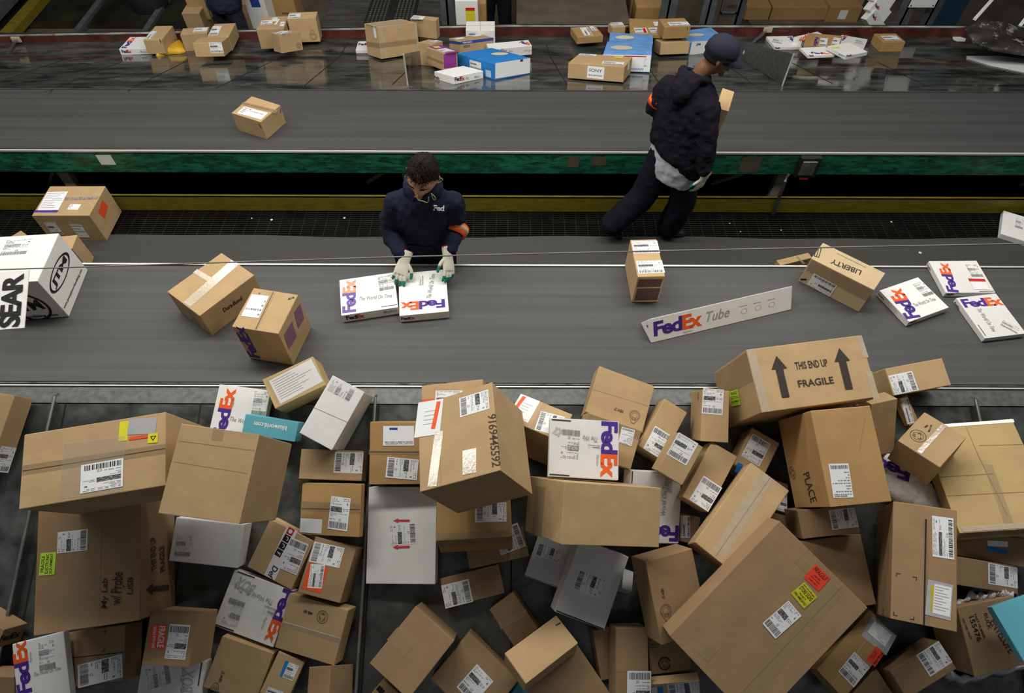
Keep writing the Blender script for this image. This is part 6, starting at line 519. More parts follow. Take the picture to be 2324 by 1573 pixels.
# near chute: lip then slope towards the viewer
ch = empty('package_chute', (0, 1.8, .8)); tag(ch, 'dark sheet-metal chute sloping from the near belt under the pile', 'chute', 'sheet metal chutes')
b = MB(); b.box((XL, 1.752, .85), (XR, 1.850, .895)); part(b, 'lip_plate', 'lip_steel', ch)
def ns(x, y, h=0): return (x, y, .895 - (1.745 - y) * S20 + h)
xs = [-7, -5.6, -4.0, -3.1, -2.383, -1.663, -.71, .0, .85, 1.65, 2.45, 3.2, 4.2, 7]
for a, c_ in zip(xs[:-1], xs[1:]):
    b = MB(); b.hexa([ns(a + .002, -.6, -.03), ns(c_ - .002, -.6, -.03), ns(c_ - .002, 1.745, -.03), ns(a + .002, 1.745, -.03), ns(a + .002, -.6, -.001), ns(c_ - .002, -.6, -.001), ns(c_ - .002, 1.745, -.001), ns(a + .002, 1.745, -.001)])
    part(b, 'slide_plate', 'steel_dark', ch)
for x in xs[1:-1]:
    b = MB(); b.hexa([ns(x - .004, -.6, -.02), ns(x + .004, -.6, -.02), ns(x + .004, 1.745, -.02), ns(x - .004, 1.745, -.02), ns(x - .004, -.6, .0012), ns(x + .004, -.6, .0012), ns(x + .004, 1.745, .0012), ns(x - .004, 1.745, .0012)]); part(b, 'weld_seam', 'black_metal', ch)
for x, lb in ((-2.42, 'thin metal divider of the near chute, by the left frame edge'), (-.722, 'thin metal divider of the near chute, left of the tall white box'), (2.455, 'thin metal divider of the near chute, right of the stamped box')):
    e = empty('chute_divider', ns(x, 1.70)); tag(e, lb, 'divider', 'dividers of the near chute')
    b = MB(); b.hexa([ns(x - .003, -.5, 0), ns(x + .003, -.5, 0), ns(x + .003, 1.74, 0), ns(x - .003, 1.74, 0), ns(x - .003, -.5, .075), ns(x + .003, -.5, .075), ns(x + .003, 1.74, .045), ns(x - .003, 1.74, .045)])
    part(b, 'plate', 'steel_dark', e)
    b = MB(); b.tube([ns(x, 1.785, .02), ns(x, 1.76, .045), ns(x, 1.5, .056), ns(x, -.5, .078)], [.006, .009, .009, .008]); part(b, 'rolled_edge', 'steel', e)
b = MB()
# ------------------------------------------------------------------ far conveyor with green beam and legs
fc = empty('belt_conveyor', (0, 4.8, 0)); tag(fc, 'far wide grey conveyor belt above a worn green side beam', 'conveyor', 'wide conveyor belts')
b = MB(); b.box((XL, 4.375, .50), (XR, 5.215, .5395)); part(b, 'belt', 'belt_far', fc)
b = MB(); b.box((XL, 4.344, .53), (XR, 4.356, .545)); b.box((XL, 4.362, .53), (XR, 4.368, .5395)); part(b, 'edge_rail', 'chrome', fc)
b = MB(); b.box((XL, 5.219, .50), (XR, 5.232, .543)); part(b, 'edge_rail', 'steel', fc)
b = MB(); b.box((XL, 4.350, .318), (XR, 4.362, .53)); b.box((XL, 4.35, .318), (XR, 4.41, .324)); part(b, 'green_beam', 'green_paint', fc)
b = MB(); b.box((XL, 4.42, .36), (XR, 5.2, .50)); part(b, 'frame', 'unlit_void', fc)
for x in (-6, -3.86, -.9, 2.32, 5.2):
    for y in (4.43, 5.12):
        b = MB(); b.box((x - .045, y - .03, -.12), (x + .045, y + .03, .36)); part(b, 'leg', 'leg_paint', fc)
    b = MB(); b.bar((x - .04, 4.5, .34), (x - .45, 4.75, -.1), .05, .03); part(b, 'brace', 'leg_paint', fc)
for (x0, x1, z0, z1, m) in ((1.8954, 2.0588, .345, .50, 'concrete'), (-3.4352, -3.3101, .40, .50, 'paper'), (0.4586, 0.5528, .39, .50, 'concrete'), (0.6579, 0.7775, .41, .50, 'concrete')):
    b = MB(); b.poly([(x0, 4.3485, z0), (x1, 4.3485, z0), (x1, 4.3485, z1), (x0, 4.3485, z1)]); part(b, 'sticker_patch', m, fc)
e = empty('sensor_box', (2.4622, 4.33, .43)); tag(e, 'black box wrapped in shiny tape on the green beam', 'box')
x = e.location.x
b = MB(); b.box((x - .10, 4.30, .33), (x + .07, 4.347, .525)); part(b, 'housing', 'black_metal', e, .006)
b = MB(); b.box((x - .085, 4.285, .36), (x + .04, 4.305, .50)); part(b, 'tape_wrap', 'steel', e, .008)
b = MB(); b.box((x - .05, 4.295, .315), (x + .02, 4.34, .335)); part(b, 'red_base', 'red', e)
b = MB(); b.tube([(2.2853, 4.26, .40), (2.2597, 4.22, .36), (2.2682, 4.20, -.002)], .014, 12)
tag(b.build('pipe', 'steel_dark'), 'dark thin pipe dropping from the green beam to the grating', 'pipe')
# ------------------------------------------------------------------ far chute, dropping away, then lip
def fsz(y): return .535 - (min(y, 6.58) - 5.24) * S18 - max(0, y - 6.58) * S8
fch = empty('package_chute', (0, 6, .2)); tag(fch, 'shiny dark metal chute reflecting parcels beyond the far belt', 'chute', 'sheet metal chutes')
for k, (x0, x1) in enumerate(((-7.5, -5.2), (-5.2, -3.1), (-3.1, -.96), (-.96, 2.48), (2.48, 4.6), (4.6, 7.5))):
    b = MB()
    for y0, y1 in ((5.235, 6.58), (6.58, 7.2)):
        b.hexa([(x0, y0, fsz(y0) - .02), (x1, y0, fsz(y0) - .02), (x1, y1, fsz(y1) - .02), (x0, y1, fsz(y1) - .02), (x0, y0, fsz(y0) - .001), (x1, y0, fsz(y0) - .001), (x1, y1, fsz(y1) - .001), (x0, y1, fsz(y1) - .001)])
    part(b, 'slide_plate', 'slide_far', fch)
b = MB()
def fseam(p, q, w=.010):
    n = 8; P = Vector(p); Q = Vector(q)
    for i in range(n):
        A = P.lerp(Q, i / n); B = P.lerp(Q, (i + 1) / n); d = (B - A).normalized(); s = Vector((-d.y, d.x)) * w / 2
        b.poly([(A.x - s.x, A.y - s.y, fsz(A.y - s.y) + .0006), (A.x + s.x, A.y + s.y, fsz(A.y + s.y) + .0006), (B.x + s.x, B.y + s.y, fsz(B.y + s.y) + .0006), (B.x - s.x, B.y - s.y, fsz(B.y - s.y) + .0006)][::-1])
for p, q_ in (((-4.1355, 5.1068), (-4.0689, 6.2739)), ((-4.7755, 5.472), (-4.7086, 6.4652)), ((-3.4387, 5.1874), (-3.4098, 6.2838)), ((-2.685, 5.2704), (-2.4817, 6.5412)), ((-1.9122, 5.3556), (-1.8495, 6.9603)), ((-1.1147, 5.4121), (-1.0291, 6.1273)), ((0.5014, 5.4336), (0.3718, 6.9179)), ((1.3666, 5.4143), (1.3789, 6.1627)), ((2.2345, 5.4567), (2.2032, 6.3684)), ((2.9889, 5.4979), (2.891, 6.6981)), ((3.8255, 5.4469), (3.8362, 6.3931)), ((4.6864, 5.367), (4.5861, 6.4044))):
    b = MB(); fseam(p, q_); part(b, 'weld_seam', 'black_metal', fch)
b = MB(); b.box((XL - .5, 6.572, fsz(6.58) - .01), (XR + .5, 6.586, fsz(6.58) + .0015)); part(b, 'bend_line', 'steel', fch)
e = empty('chute_lip', (0, 7, .1)); tag(e, 'worn red steel lip with bright top edge behind the far chute', 'rail')
def lipz(x): return .205 - .0014 * (x + 1)
def lipbar(o0, o1, z0, z1):
    b = MB(); P_ = [(-8, 6.80), (0, 7.15), (8, 7.165)]
    for i in range(2):
        (xa, ya), (xb, yb) = P_[i], P_[i + 1]; b.hexa([(xa, ya + o0, z0), (xb, yb + o0, z0), (xb, yb + o1, z0), (xa, ya + o1, z0), (xa, ya + o0, z1), (xb, yb + o0, z1), (xb, yb + o1, z1), (xa, ya + o1, z1)])
    return b
part(lipbar(.002, .015, -.05, .113), 'red_face', 'red_paint', e); part(lipbar(0, .02, .111, .122), 'top_edge', 'steel_edge', e)
part(lipbar(.016, .05, .10, .118), 'rear_edge', 'black_metal', e); part(lipbar(.018, .05, -.75, .10), 'back_panel', 'black_metal', e)
for pb, qb, h0, h1, lb in (((-0.9658, 5.3834, 0.487), (-0.935, 6.1287, 0.2376), .30, .16, 'upright metal divider plate right of the tape-wrapped far box'), ((2.4931, 5.4293, 0.4717), (2.4174, 6.6705, 0.074), .30, .14, 'upright metal divider plate right of the walking worker\'s head')):
    P = Vector(pb); Q = Vector(qb); d = (Q - P).normalized(); t = Vector((0, 0, 1)).cross(d).normalized() * .004
    e = empty('chute_divider', P); tag(e, lb, 'divider', 'dividers of the far chute')
    lean = Vector((0, .02, 1)).normalized()
    b = MB(); b.hexa([P - t, P + t, Q + t, Q - t, P - t + lean * h0, P + t + lean * h0, Q + t + lean * h1, Q - t + lean * h1]); part(b, 'plate', 'slide_far' if pb[0] < 0 else 'lip_steel', e)
    b = MB(); b.tube([P, P + lean * h0], .008); part(b, 'front_edge', 'chrome', e)
# ------------------------------------------------------------------ pull cord and sign
b = MB(); cordp = ((-3.1939, 2.0, 1.635), (-2.3541, 2.0, 1.6693), (-0.5084, 2.0, 1.7626), (0.5892, 2.0, 1.8043), (2.2284, 2.0, 1.8587), (2.9309, 2.0, 1.8808))
b.tube(cordp, .0032, 8); tag(b.build('pull_cord', 'wire'), 'thin grey pull cord stretched across above the near belt', 'cord')
s0 = Vector((-2.2108, 1.99, 1.6779)); s1 = Vector((-2.187, 1.74, 1.5702))
W_ = .30; e = empty('hanging_sign', s0); tag(e, 'white sign with black sideways letters hanging at the left frame edge', 'sign')
dn = (s1 - s0).normalized(); L_ = (s1 - s0).length; nrm_ = Vector((0, -dn.z, dn.y)).normalized(); nrm_ = nrm_ if nrm_.z > 0 else -nrm_; rt = dn.cross(nrm_).normalized()
if rt.x < 0: rt = -rt
b = MB(); q = [s1 - rt * W_, s1, s0, s0 - rt * W_]; b.hexa([v - nrm_ * .004 for v in q] + [Vector(v) for v in q]); part(b, 'board', 'sign_white', e)
F = Flat(); hh = 0.0959
F.text('SEAR', 0, 0, L_ * .92, hh, 0, 1, 0)
t_ = F.put('printed_text', ['black'], s1 - rt * (hh + .018) + (s0 - s1) * .03, s0 - s1, nrm_, e, .003); t_.matrix_parent_inverse = Matrix.Translation(-e.location)
# ------------------------------------------------------------------ triangular tube on the near belt
A0 = Vector((0.7936, 2.1544, 0.9)); A1 = Vector((1.6575, 2.4043, 0.9)); dx_ = (A1 - A0).normalized(); bk = Vector((-dx_.y, dx_.x, 0)); sd = .153
e = empty('shipping_tube', A0); tag(e, 'long white triangular courier tube lying across the near belt', 'tube')
A0.z = A1.z = .9015
top = bk * sd / 2 + Vector((0, 0, sd * .866))
b = MB(); V = [A0, A0 + bk * sd, A0 + top, A1, A1 + bk * sd, A1 + top]; b.V = V; b.F = [(0, 2, 1), (3, 4, 5), (0, 1, 4, 3), (1, 2, 5, 4), (2, 0, 3, 5)]; b.M = [0] * 5
part(b, 'tube_body', 'white', e, .004)
nf = (-bk * .866 + Vector((0, 0, .5))).normalized(); un = nf.cross(dx_); Lt = (A1 - A0).length
def onface(u, v): return A0 + dx_ * (u * Lt) + un * (v * sd)
for nm, ty in (('printed_logo', 0),):
    F = Flat(); h = sd * .60; ww = Lt * .335; F.text('Fed', 0, 0, ww * .585, h, 0, 1, 0); F.text('Ex', ww * .59, 0, ww * .41, h, 1, 1, 0)
    o = F.put('printed_logo', ['purple', 'orange'], onface(.022, .84), dx_, nf, e, .001); o.matrix_parent_inverse = Matrix.Translation(-e.location)
F = Flat(); F.text('Tube', 0, 0, Lt * .165, sd * .40, 0, 2, 0); o = F.put('printed_text', ['grey'], onface(.385, .74), dx_, nf, e, .001); o.matrix_parent_inverse = Matrix.Translation(-e.location)
F = Flat(); F.text('Express', 0, 0, Lt * .07, sd * .09, 0, 2, 0); o = F.put('printed_text', ['grey'], onface(.22, .17), dx_, nf, e, .001); o.matrix_parent_inverse = Matrix.Translation(-e.location)
F = Flat()
for k in range(3): F.ring(.09 * k + .03, -.05, .014, .0155, 0, sx=1.3); F.quad(.09 * k, -.015, .09 * k + .05, -.018, 0)
o = F.put('printed_diagram', ['grey'], onface(.62, .75), dx_, nf, e, .001); o.matrix_parent_inverse = Matrix.Translation(-e.location)
ne = -dx_; F = Flat(); F.ring(.0, -.0, .0, .010, 0, sx=.6); o = F.put('printed_mark', ['purple'], A0 + bk * sd * .5 + Vector((0, 0, sd * .45)), bk, ne, e, .005); o.matrix_parent_inverse = Matrix.Translation(-e.location)
# ------------------------------------------------------------------ soft mailers and the plastic bag
def pillow(name, poly, n, m, label, h=.03, cat='mailer', seed=1, bulge=1.0):
    n = Vector(n).normalized(); P = [Vector(p) for p in poly]; c = sum(P, Vector()) / len(P); rr = random.Random(seed)
    Q = []
    for i in range(len(P)):
        A, B = P[i], P[(i + 1) % len(P)]
        for k in range(4): Q.append(A.lerp(B, k / 4))
    rings = [(1, 0), (.93, .45), (.8, .8), (.6, 1.0), (.35, 1.08)]
    V = []; F = []; N_ = len(Q)
    for s, z in rings:
        for q in Q: V.append(c + (q - c) * s + n * (h * z * bulge + (rr.uniform(-.003, .003) if s < 1 else 0)))
    for k in range(len(rings) - 1):
        for i in range(N_): j = (i + 1) % N_; F.append((k * N_ + i, k * N_ + j, (k + 1) * N_ + j, (k + 1) * N_ + i))
    F.append(tuple((len(rings) - 1) * N_ + i for i in range(N_)))
    k0 = len(V)
    for q in Q: V.append(c + (q - c) * .97 - n * .004)
    for i in range(N_): j = (i + 1) % N_; F.append((j, i, k0 + i, k0 + j))
    F.append(tuple(k0 + i for i in range(N_))[::-1])
    o = mesh(name, V, F, m, smooth=True); tag(o, label, cat); return o
def pl(px, off): pass
pm = ((1.9106, 1.5093, 0.8624), (2.038, 1.4567, 0.8433), (2.139, 1.3423, 0.8016), (2.1548, 1.2889, 0.7822), (2.1752, 1.2037, 0.7512), (2.0628, 1.2074, 0.7525), (1.9968, 1.2354, 0.7627), (1.9289, 1.2677, 0.7745), (1.8752, 1.3208, 0.7938))
mo = pillow('padded_mailer', pm, (0, -S20, 1), 'paper_wrap', 'crumpled white padded courier mailer under the stamped box at right', .045)
q3 = ((2.1054, 1.4551, 0.8214), (1.9367, 1.5098, 0.8413), (2.0087, 1.3707, 0.7907))
a_, b_, c_ = [Vector(v) for v in q3]; F = Flat(); rd = (b_ - a_).normalized(); F.text('Fed', 0, 0, (b_ - a_).length, .075, 0, 1, 0)
F.put('printed_logo', ['purple'], (1.9928, 1.3331, 0.8536), rd, (0, -S20, 1), mo, .002)
py_ = ((-3.8459, 6.5488, 0.0951), (-3.7791, 6.6094, 0.0866), (-3.7449, 6.7814, 0.0624), (-3.7098, 6.9467, 0.0392), (-3.6001, 6.7827, 0.0623), (-3.5516, 6.6476, 0.0812), (-3.5908, 6.6062, 0.0871), (-3.7148, 6.5955, 0.0886), (-3.8204, 6.5135, 0.1001))
pillow('padded_mailer', py_, (0, .14, 1), 'mailer_yellow', 'crumpled yellow padded mailer between kraft boxes on the far chute', .05, seed=3)
bagt = ((2.0681, 0.7606, 0.7389), (2.1043, 0.7829, 0.747), (2.1516, 0.8073, 0.7559), (2.1798, 0.7999, 0.7532), (2.2099, 0.8019, 0.7539), (2.2502, 0.8121, 0.7576), (2.2899, 0.8189, 0.7601), (2.3221, 0.8108, 0.7572), (2.3537, 0.8005, 0.7534))
bagb = ((2.0334, 0.5151, 0.5538), (2.0761, 0.4954, 0.5466), (2.1165, 0.4865, 0.5434), (2.1567, 0.4974, 0.5473), (2.2498, 0.5175, 0.5547), (2.3378, 0.5323, 0.56), (2.4251, 0.5434, 0.5641))
bag_ = None
for path, wv in ((bagt, .035), (bagb, .03)):
    b = MB()
    P_ = [Vector(p) for p in path]; fine = []
    for i in range(len(P_) - 1):
        for k in range(6): fine.append(P_[i].lerp(P_[i + 1], k / 6))
    rr = random.Random(9)
    for i in range(len(fine) - 1):
        o0 = Vector((0, wv * (.5 + .25 * math.sin(i * .7)), .01)); o1 = Vector((0, wv * (.5 + .25 * math.sin((i + 1) * .7)), .01)); l0 = Vector((0, 0, .012 * math.sin(i * .9))); l1 = Vector((0, 0, .012 * math.sin((i + 1) * .9)))
        A_, B_ = fine[i], fine[i + 1]
        b.hexa([A_ - o0 - Vector((0, 0, .06)), B_ - o1 - Vector((0, 0, .06)), B_ + o1 - Vector((0, 0, .012)), A_ + o0 - Vector((0, 0, .012)), A_ - o0 * .3 + l0, B_ - o1 * .3 + l1, B_ + o1, A_ + o0])
    o = b.build('bag_edge' if bag_ else 'plastic_bag', 'plastic_white', bag_, smooth=True)
    if not bag_: bag_ = tag(o, 'torn white plastic bag around the ENVELOPE carton at lower right', 'bag')
# ------------------------------------------------------------------ things beyond the far lip
def rect(px0, py0, px1, py1): pass
def crate(name, lab, cat, x0, x1, y0, z0, z1, dep, m, rot=0, grp=None, kind=None):
    o = carton(name, x1 - x0, dep, z1 - z0, m, random.Random(int(x0 * 99))); o.location = ((x0 + x1) / 2, y0 + dep / 2, z0); o.rotation_euler = (0, 0, rot); tag(o, lab, cat, grp, kind); return o
def fq(o, u0, v0, u1, v1, col, name, x, y, z0, w, h, text=None, tcol='black', font=0):
    F = Flat(); F.quad(0, 0, w * (u1 - u0), -h * (v1 - v0), 0) if not text else F.text(text, 0, 0, w * (u1 - u0), h * (v1 - v0), 0, font, 0)
    F.put(name, [tcol if text else col], (-w / 2 + u0 * w, -y / 2, h * (1 - v0)), (1, 0, 0), (0, -1, 0), o, .0015 if not text else .003)
BG = (('b1', -4.1508, -3.9251, 8.05, -0.2026), ('b2', -4.1128, -3.8754, 8.2, -0.0597), ('b3', -3.1909, -2.9553, 7.75, 0.2173), ('b4', -3.0948, -2.6859, 8.0, 0.0905), ('b5', -3.6719, -3.407, 8.4, -0.2636), ('w1', -0.6556, -0.4006, 7.35, 0.298), ('b6', -0.406, -0.313, 7.45, 0.221), ('w2', 0.08, 0.4534, 8.9, -0.0972), ('b7', 1.5187, 1.8493, 8.0, -0.0881), ('b8', 1.4961, 1.6459, 8.3, -0.0887), ('b9', 1.6202, 1.9019, 8.3, 0.0183), ('r1', 3.2555, 3.3966, 9.05, -0.2659), ('r2', 3.6051, 4.022, 9.05, -0.2648), ('r3', 4.0342, 4.3897, 9.05, -0.2634), ('r4', 4.402, 4.8493, 9.05, -0.2622), ('r0', 3.4089, 3.5928, 9.05, -0.2654), ('s1', 3.1509, 3.4851, 8.75, -0.4522), ('s2', 3.497, 4.2488, 8.75, -0.451), ('s3', 4.2435, 4.683, 8.7, -0.418))
LB = {'b1': ('kraft box below the bending worker, left of his legs', 'kraft'), 'b2': ('kraft box stacked left of the bending worker, beyond the far lip', 'kraft'), 'b3': ('white printed box with blue disc and orange patch right of the bending worker', 'white'), 'b4': ('kraft box with arrow and stamp prints right of the bending worker', 'kraft_orange'), 'b5': ('shaded kraft box right behind the bending worker\'s legs', 'kraft'), 'w1': ('white box with yellow and red sticker behind the far lip', 'white'), 'b6': ('narrow kraft box standing beside the yellow-stickered white box', 'kraft_orange'), 'w2': ('white box end right of the black-trousered legs', 'white'), 'b7': ('kraft box at foot of the stack beside the grey post', 'kraft_orange'), 'b8': ('dim kraft box with white label left of the stack by the post', 'kraft_shaded'), 'b9': ('upper kraft box of the stack beside the grey post', 'kraft_orange')}
for k, x0, x1, Y, zt in BG:
    if k in LB:
        z0 = -.749 if k not in ('b2', 'b9', 'w2') else zt - .3
        if zt - z0 < .05: continue
        o = crate('courier_box' if k == 'w1' else 'cardboard_box', LB[k][0], 'box', x0, x1, Y, z0, zt, .3, LB[k][1], grp='boxes beyond the far lip'); w_ = x1 - x0; h_ = zt - z0
        if k == 'w1': fq(o, .45, .07, .86, .22, 'yellow', 'sticker', 0, .3, 0, w_, h_); fq(o, .45, .07, .86, .10, 'red', 'sticker', 0, .305, 0, w_, h_); fq(o, .25, .44, .5, .47, 'label_mid', 'printed_mark', 0, .3, 0, w_, h_)
        if k == 'b3': fq(o, .45, .40, .8, .48, 'yellow_dark', 'printed_patch', 0, .3, 0, w_, h_); fq(o, .3, .05, .75, .2, 'blue_ink', 'printed_disc', 0, .3, 0, w_, h_)
        if k == 'b4': fq(o, .55, .30, .78, .33, None, 'printed_text', 0, .3, 0, w_, h_, 'WALTHAM', 'ink'); fq(o, .2, .2, .34, .34, 'ink', 'printed_stamp', 0, .3, 0, w_, h_)
    else:
        lbl = {'r0': 'kraft box with big white label in the back row, second from left', 'r1': 'leftmost kraft box of the back row by the shelves', 'r2': 'kraft box in the back row, third from left', 'r3': 'kraft box in the back row, fourth from left', 'r4': 'kraft box with small print in the back row, rightmost', 's1': 'low kraft box under the left end of the back row', 's2': 'long low kraft box under the middle of the back row', 's3': 'low kraft box with white label under the right end of the back row'}[k]
        z0 = -.619
        o = crate('cardboard_box', lbl, 'box', x0 + .003, x1 - .003, Y, max(z0, -.619), zt, .28, 'kraft_orange', grp='boxes in the back row'); w_ = x1 - x0; h_ = zt - max(z0, -.619)
        if k == 'r0': fq(o, .1, .4, .9, .95, 'paper', 'printed_label', 0, .28, 0, w_, h_)
        if k == 's3': fq(o, .35, .2, .6, .8, 'paper', 'printed_label', 0, .28, 0, w_, h_)
e_ = MB(); c_ = Vector((-5.1621, 9.25, -0.8147))
e_.tube([c_ + Vector((0, 0, -.01)), c_ + Vector((0, 0, .03)), c_ + Vector((0, 0, .12)), c_ + Vector((0, 0, .7))], [.16, .22, .25, .29], 24)
tag(e_.build('plastic_bin', 'denim_bin', smooth=True), 'dark rounded plastic bin on the grating at upper left', 'bin')
# posts, gratings, slats, panel
for k, (px, x0, x1, Y) in enumerate(((0, -0.8505, -0.6998, 7.6), (1, 1.7481, 1.9426, 7.7), (2, 2.2474, 2.405, 7.7), (3, 2.6831, 2.8232, 7.9), (4, 4.4698, 4.6435, 7.5), (5, 4.84, 5.0056, 7.6))):
    e = empty('steel_post', ((x0 + x1) / 2, Y, -.75)); tag(e, ['grey steel post left of the yellow-stickered white box', 'grey steel post right of the kraft stack', 'grey steel post left of the small door frame', 'slim steel post right of the small door frame', 'grey steel post right of the stacked white courier boxes', 'grey steel post beside the dark blue panel'][k], 'post', 'posts beyond the far lip')
    b = MB(); b.box((x0, Y, -.75), (x1, Y + .012, 3.0)); part(b, 'flange', 'post_grey', e); b = MB(); b.box(((x0 + x1) / 2 - .012, Y, -.75), ((x0 + x1) / 2 + .012, Y + .11, 3.0)); part(b, 'web', 'post_grey', e)
x0, x1 = (2.5004, 2.7009)
e = empty('metal_door', (x0, 7.8, -.75)); tag(e, 'small brown cabinet door with grey frame beyond the far lip', 'door')
zb = -0.054
b = MB(); b.box((x0, 7.81, -.75), (x1, 7.83, 2)); part(b, 'panel', 'concrete', e); b = MB()
for a, c_ in (((x0, 7.79, zb), (x0 + .02, 7.81, 2)), ((x1 - .02, 7.79, zb), (x1, 7.81, 2)), ((x0, 7.79, zb), (x1, 7.81, zb + .02))): b.box(a, c_)
part(b, 'frame', 'post_grey', e)
b = MB(); b.box(((x0 + x1) / 2 - .04, 7.76, zb + .1), ((x0 + x1) / 2 + .05, 7.775, zb + .12)); part(b, 'handle', 'steel', e)
# left grating walkway with channels
b = MB(); y = 8.7
gx0, gx1 = (-7.5068, -4.3561)
while y < 11.5: b.box((gx0 - 3, y, -.74), (gx1 + .2, y + .012, -.70)); y += .055
o = b.build('floor', 'grate_far'); o['kind'] = 'structure'
b = MB()
for a in (-6.8252, -5.8993, -4.9726, -4.2547): b.box((a - .04, 7.05, -.74), (a + .04, 12.3, -.66))
o = b.build('trim_1', 'post_grey'); o['kind'] = 'structure'
a = -6.6922; b = MB(); b.box((a - .9, 7.05, -.6), (a - .25, 12.3, -.45)); o = b.build('trim_2', 'post_grey'); o['kind'] = 'structure'
b = MB(); b.box((a - .12, 7.05, -.7), (a + .05, 12.3, -.6)); o = b.build('trim_3', 'yellow_paint'); o['kind'] = 'structure'
# slatted roller section
b = MB(); sx0, sx1 = (-2.5609, -0.97); y = 7.1
while y < 11.5: b.box((sx0, y, -.62), (sx1, y + .17, -.60)); y += .19
tag(b.build('slatted_platform', 'plank'), 'dark slatted platform beyond the far lip, left of the grey post', 'platform')
pp = ((-1.7636, 7.5, -0.032), (-1.1765, 7.5, -0.0299), (-1.1729, 8.4, -0.0908), (-1.7601, 8.4, -0.0928))
b = MB(); V = [Vector(p) for p in pp]; b.hexa([v - Vector((0, 0, .02)) for v in V] + V); e = b.build('perforated_panel', 'black_metal'); tag(e, 'black perforated metal panel beyond the tape-wrapped far box', 'panel')
F_ = MB(); nn = (V[1] - V[0]).cross(V[3] - V[0]).normalized()
for i in range(12):
    if i in (5, 6): continue
    for j in range(16):
        c0 = V[0].lerp(V[1], (i + 1) / 13).lerp(V[3].lerp(V[2], (i + 1) / 13), (j + .7) / 17); u = (V[1] - V[0]).normalized() * .012; v = (V[3] - V[0]).normalized() * .017
        F_.poly([c0 - u - v + nn * .002, c0 + u - v + nn * .002, c0 + u + v + nn * .002, c0 - u + v + nn * .002])
F_.build('perforations', 'plank', e)['kind'] = 'stuff'
for nm, a, c_ in (('concrete floor slab', 1180, 1425),):
    pass
x0, x1 = (0.0375, 1.3796); b = MB(); b.box((x0, 7.4, -.75), (x1, 9.2, -.02)); o = tag(b.build('loading_platform', 'concrete', bevel=.01), 'brown stained platform block behind the far lip, centre', 'platform')
x0, x1 = (3.2194, 5.359); b = MB(); b.box((x0, 7.2, -.75), (x1, 9.5, -.62)); tag(b.build('loading_platform', 'concrete'), 'brown floor platform in front of the back row of boxes', 'platform')
# stacked courier boxes leaning at right
for k, (c4, lb, rz) in enumerate((((4.175, 7.45, 0.0406), 'lowest white courier box of the leaning stack, right beyond the lip', 0.3), ((4.1917, 7.45, 0.1373), 'middle white courier box of the leaning stack, right beyond the lip', 0.5), ((4.2157, 7.45, 0.2369), 'upper white courier box of the leaning stack, right beyond the lip', 0.7))):
    o = carton('courier_box', .30, .10, .16 if k else .14, 'white', random.Random(k)); o.location = (c4[0], c4[1] + .05 * k, c4[2] - .08); o.rotation_euler = (-.35, .75 - .1 * k, rz * .2); tag(o, lb, 'box', 'white courier boxes in the leaning stack')
    F = Flat(); F.text('Fed', 0, 0, .055, .03, 0, 1, 0); F.text('Ex', .056, 0, .036, .03, 1, 1, 0); F.put('printed_logo', ['purple_dark', 'red'], (-.13, -.05, .10), (1, 0, 0), (0, -1, 0), o, .002)
x0, x1 = (4.5397, 4.832); zb = 0.1842
b = MB(); b.box((x0, 7.47, zb), (x1, 7.478, zb + .5)); e = tag(b.build('canvas_banner', 'paper'), 'pale canvas banner hung between two posts at upper right', 'banner')
for x in (x0 + .02, x1 - .02):
    b = MB(); b.tube([(x, 7.468, zb + .02), (x, 7.480, zb + .02)], .008); b.build('grommet', 'black', e)
x0, x1 = (5.3003, 5.7079); b = MB(); b.box((x0, 8.2, -.75), (x1, 8.3, 2)); tag(b.build('blue_panel', 'blue_dark'), 'dark blue panel beside the right posts', 'panel')
for p0, p1, lb in ((4.9685, 6.9, 0.34), (5.3393, 7.3, 0.4092), 'white slanting bar above the sticker-covered hood, left one'), ((5.4209, 6.8, 0.3172), (5.6038, 7.0, 0.405), 'white slanting bar at the upper right frame corner'):
    b = MB(); b.bar(p0, p1, .035, .02); tag(b.build('white_bar', 'sign_white'), lb, 'bar', 'white slanting bars')
hp = ((4.8072, 6.75, 0.3317), (4.9188, 6.8, 0.3769), (5.1845, 6.8, 0.3637), (5.5211, 6.8, 0.2793), (6.0216, 6.8, 0.1742), (5.6695, 6.2, 0.2443), (5.2115, 6.2, 0.3232), (4.8984, 6.3, 0.3216), (4.7944, 6.5, 0.2951), (4.7487, 6.6, 0.3259))
o = pillow('sticker_covered_hood', hp, (-.1, -.5, .86), 'hood_dark', 'dark rounded hood covered in torn stickers at upper right', .07, 'hood')
wp = ((5.0235, 6.83, 0.0135), (5.4796, 6.496, 0.1253), (5.0598, 5.8851, 0.3297), (4.8968, 6.173, 0.2334), (4.8516, 6.5068, 0.1217))
b = MB(); V = [Vector(p) for p in wp]; b.poly([tuple(v) for v in V][::-1]); b.poly([tuple(v - Vector((0, 0, .01))) for v in V]); tag(b.build('reflection_sheet', 'paper'), 'pale sheet standing in for a lamp reflection below the sticker-covered hood', 'sheet')  # added pale sheet paints a lamp's reflection on the slide
sc_ = ((5.0441, 7.2296, -0.0006), (5.1266, 7.1395, 0.0121), (5.1429, 7.1012, 0.0175), (5.0952, 7.0248, 0.0282), (5.0054, 7.024, 0.0284), (4.9898, 7.0744, 0.0213))
b = MB(); V = [Vector(p) for p in sc_]; b.poly([tuple(v) for v in V][::-1]); b.poly([tuple(v - Vector((0, 0, .003))) for v in V]); tag(b.build('paper_scrap', 'paper'), 'torn white paper scrap beside the sticker-covered hood', 'paper')
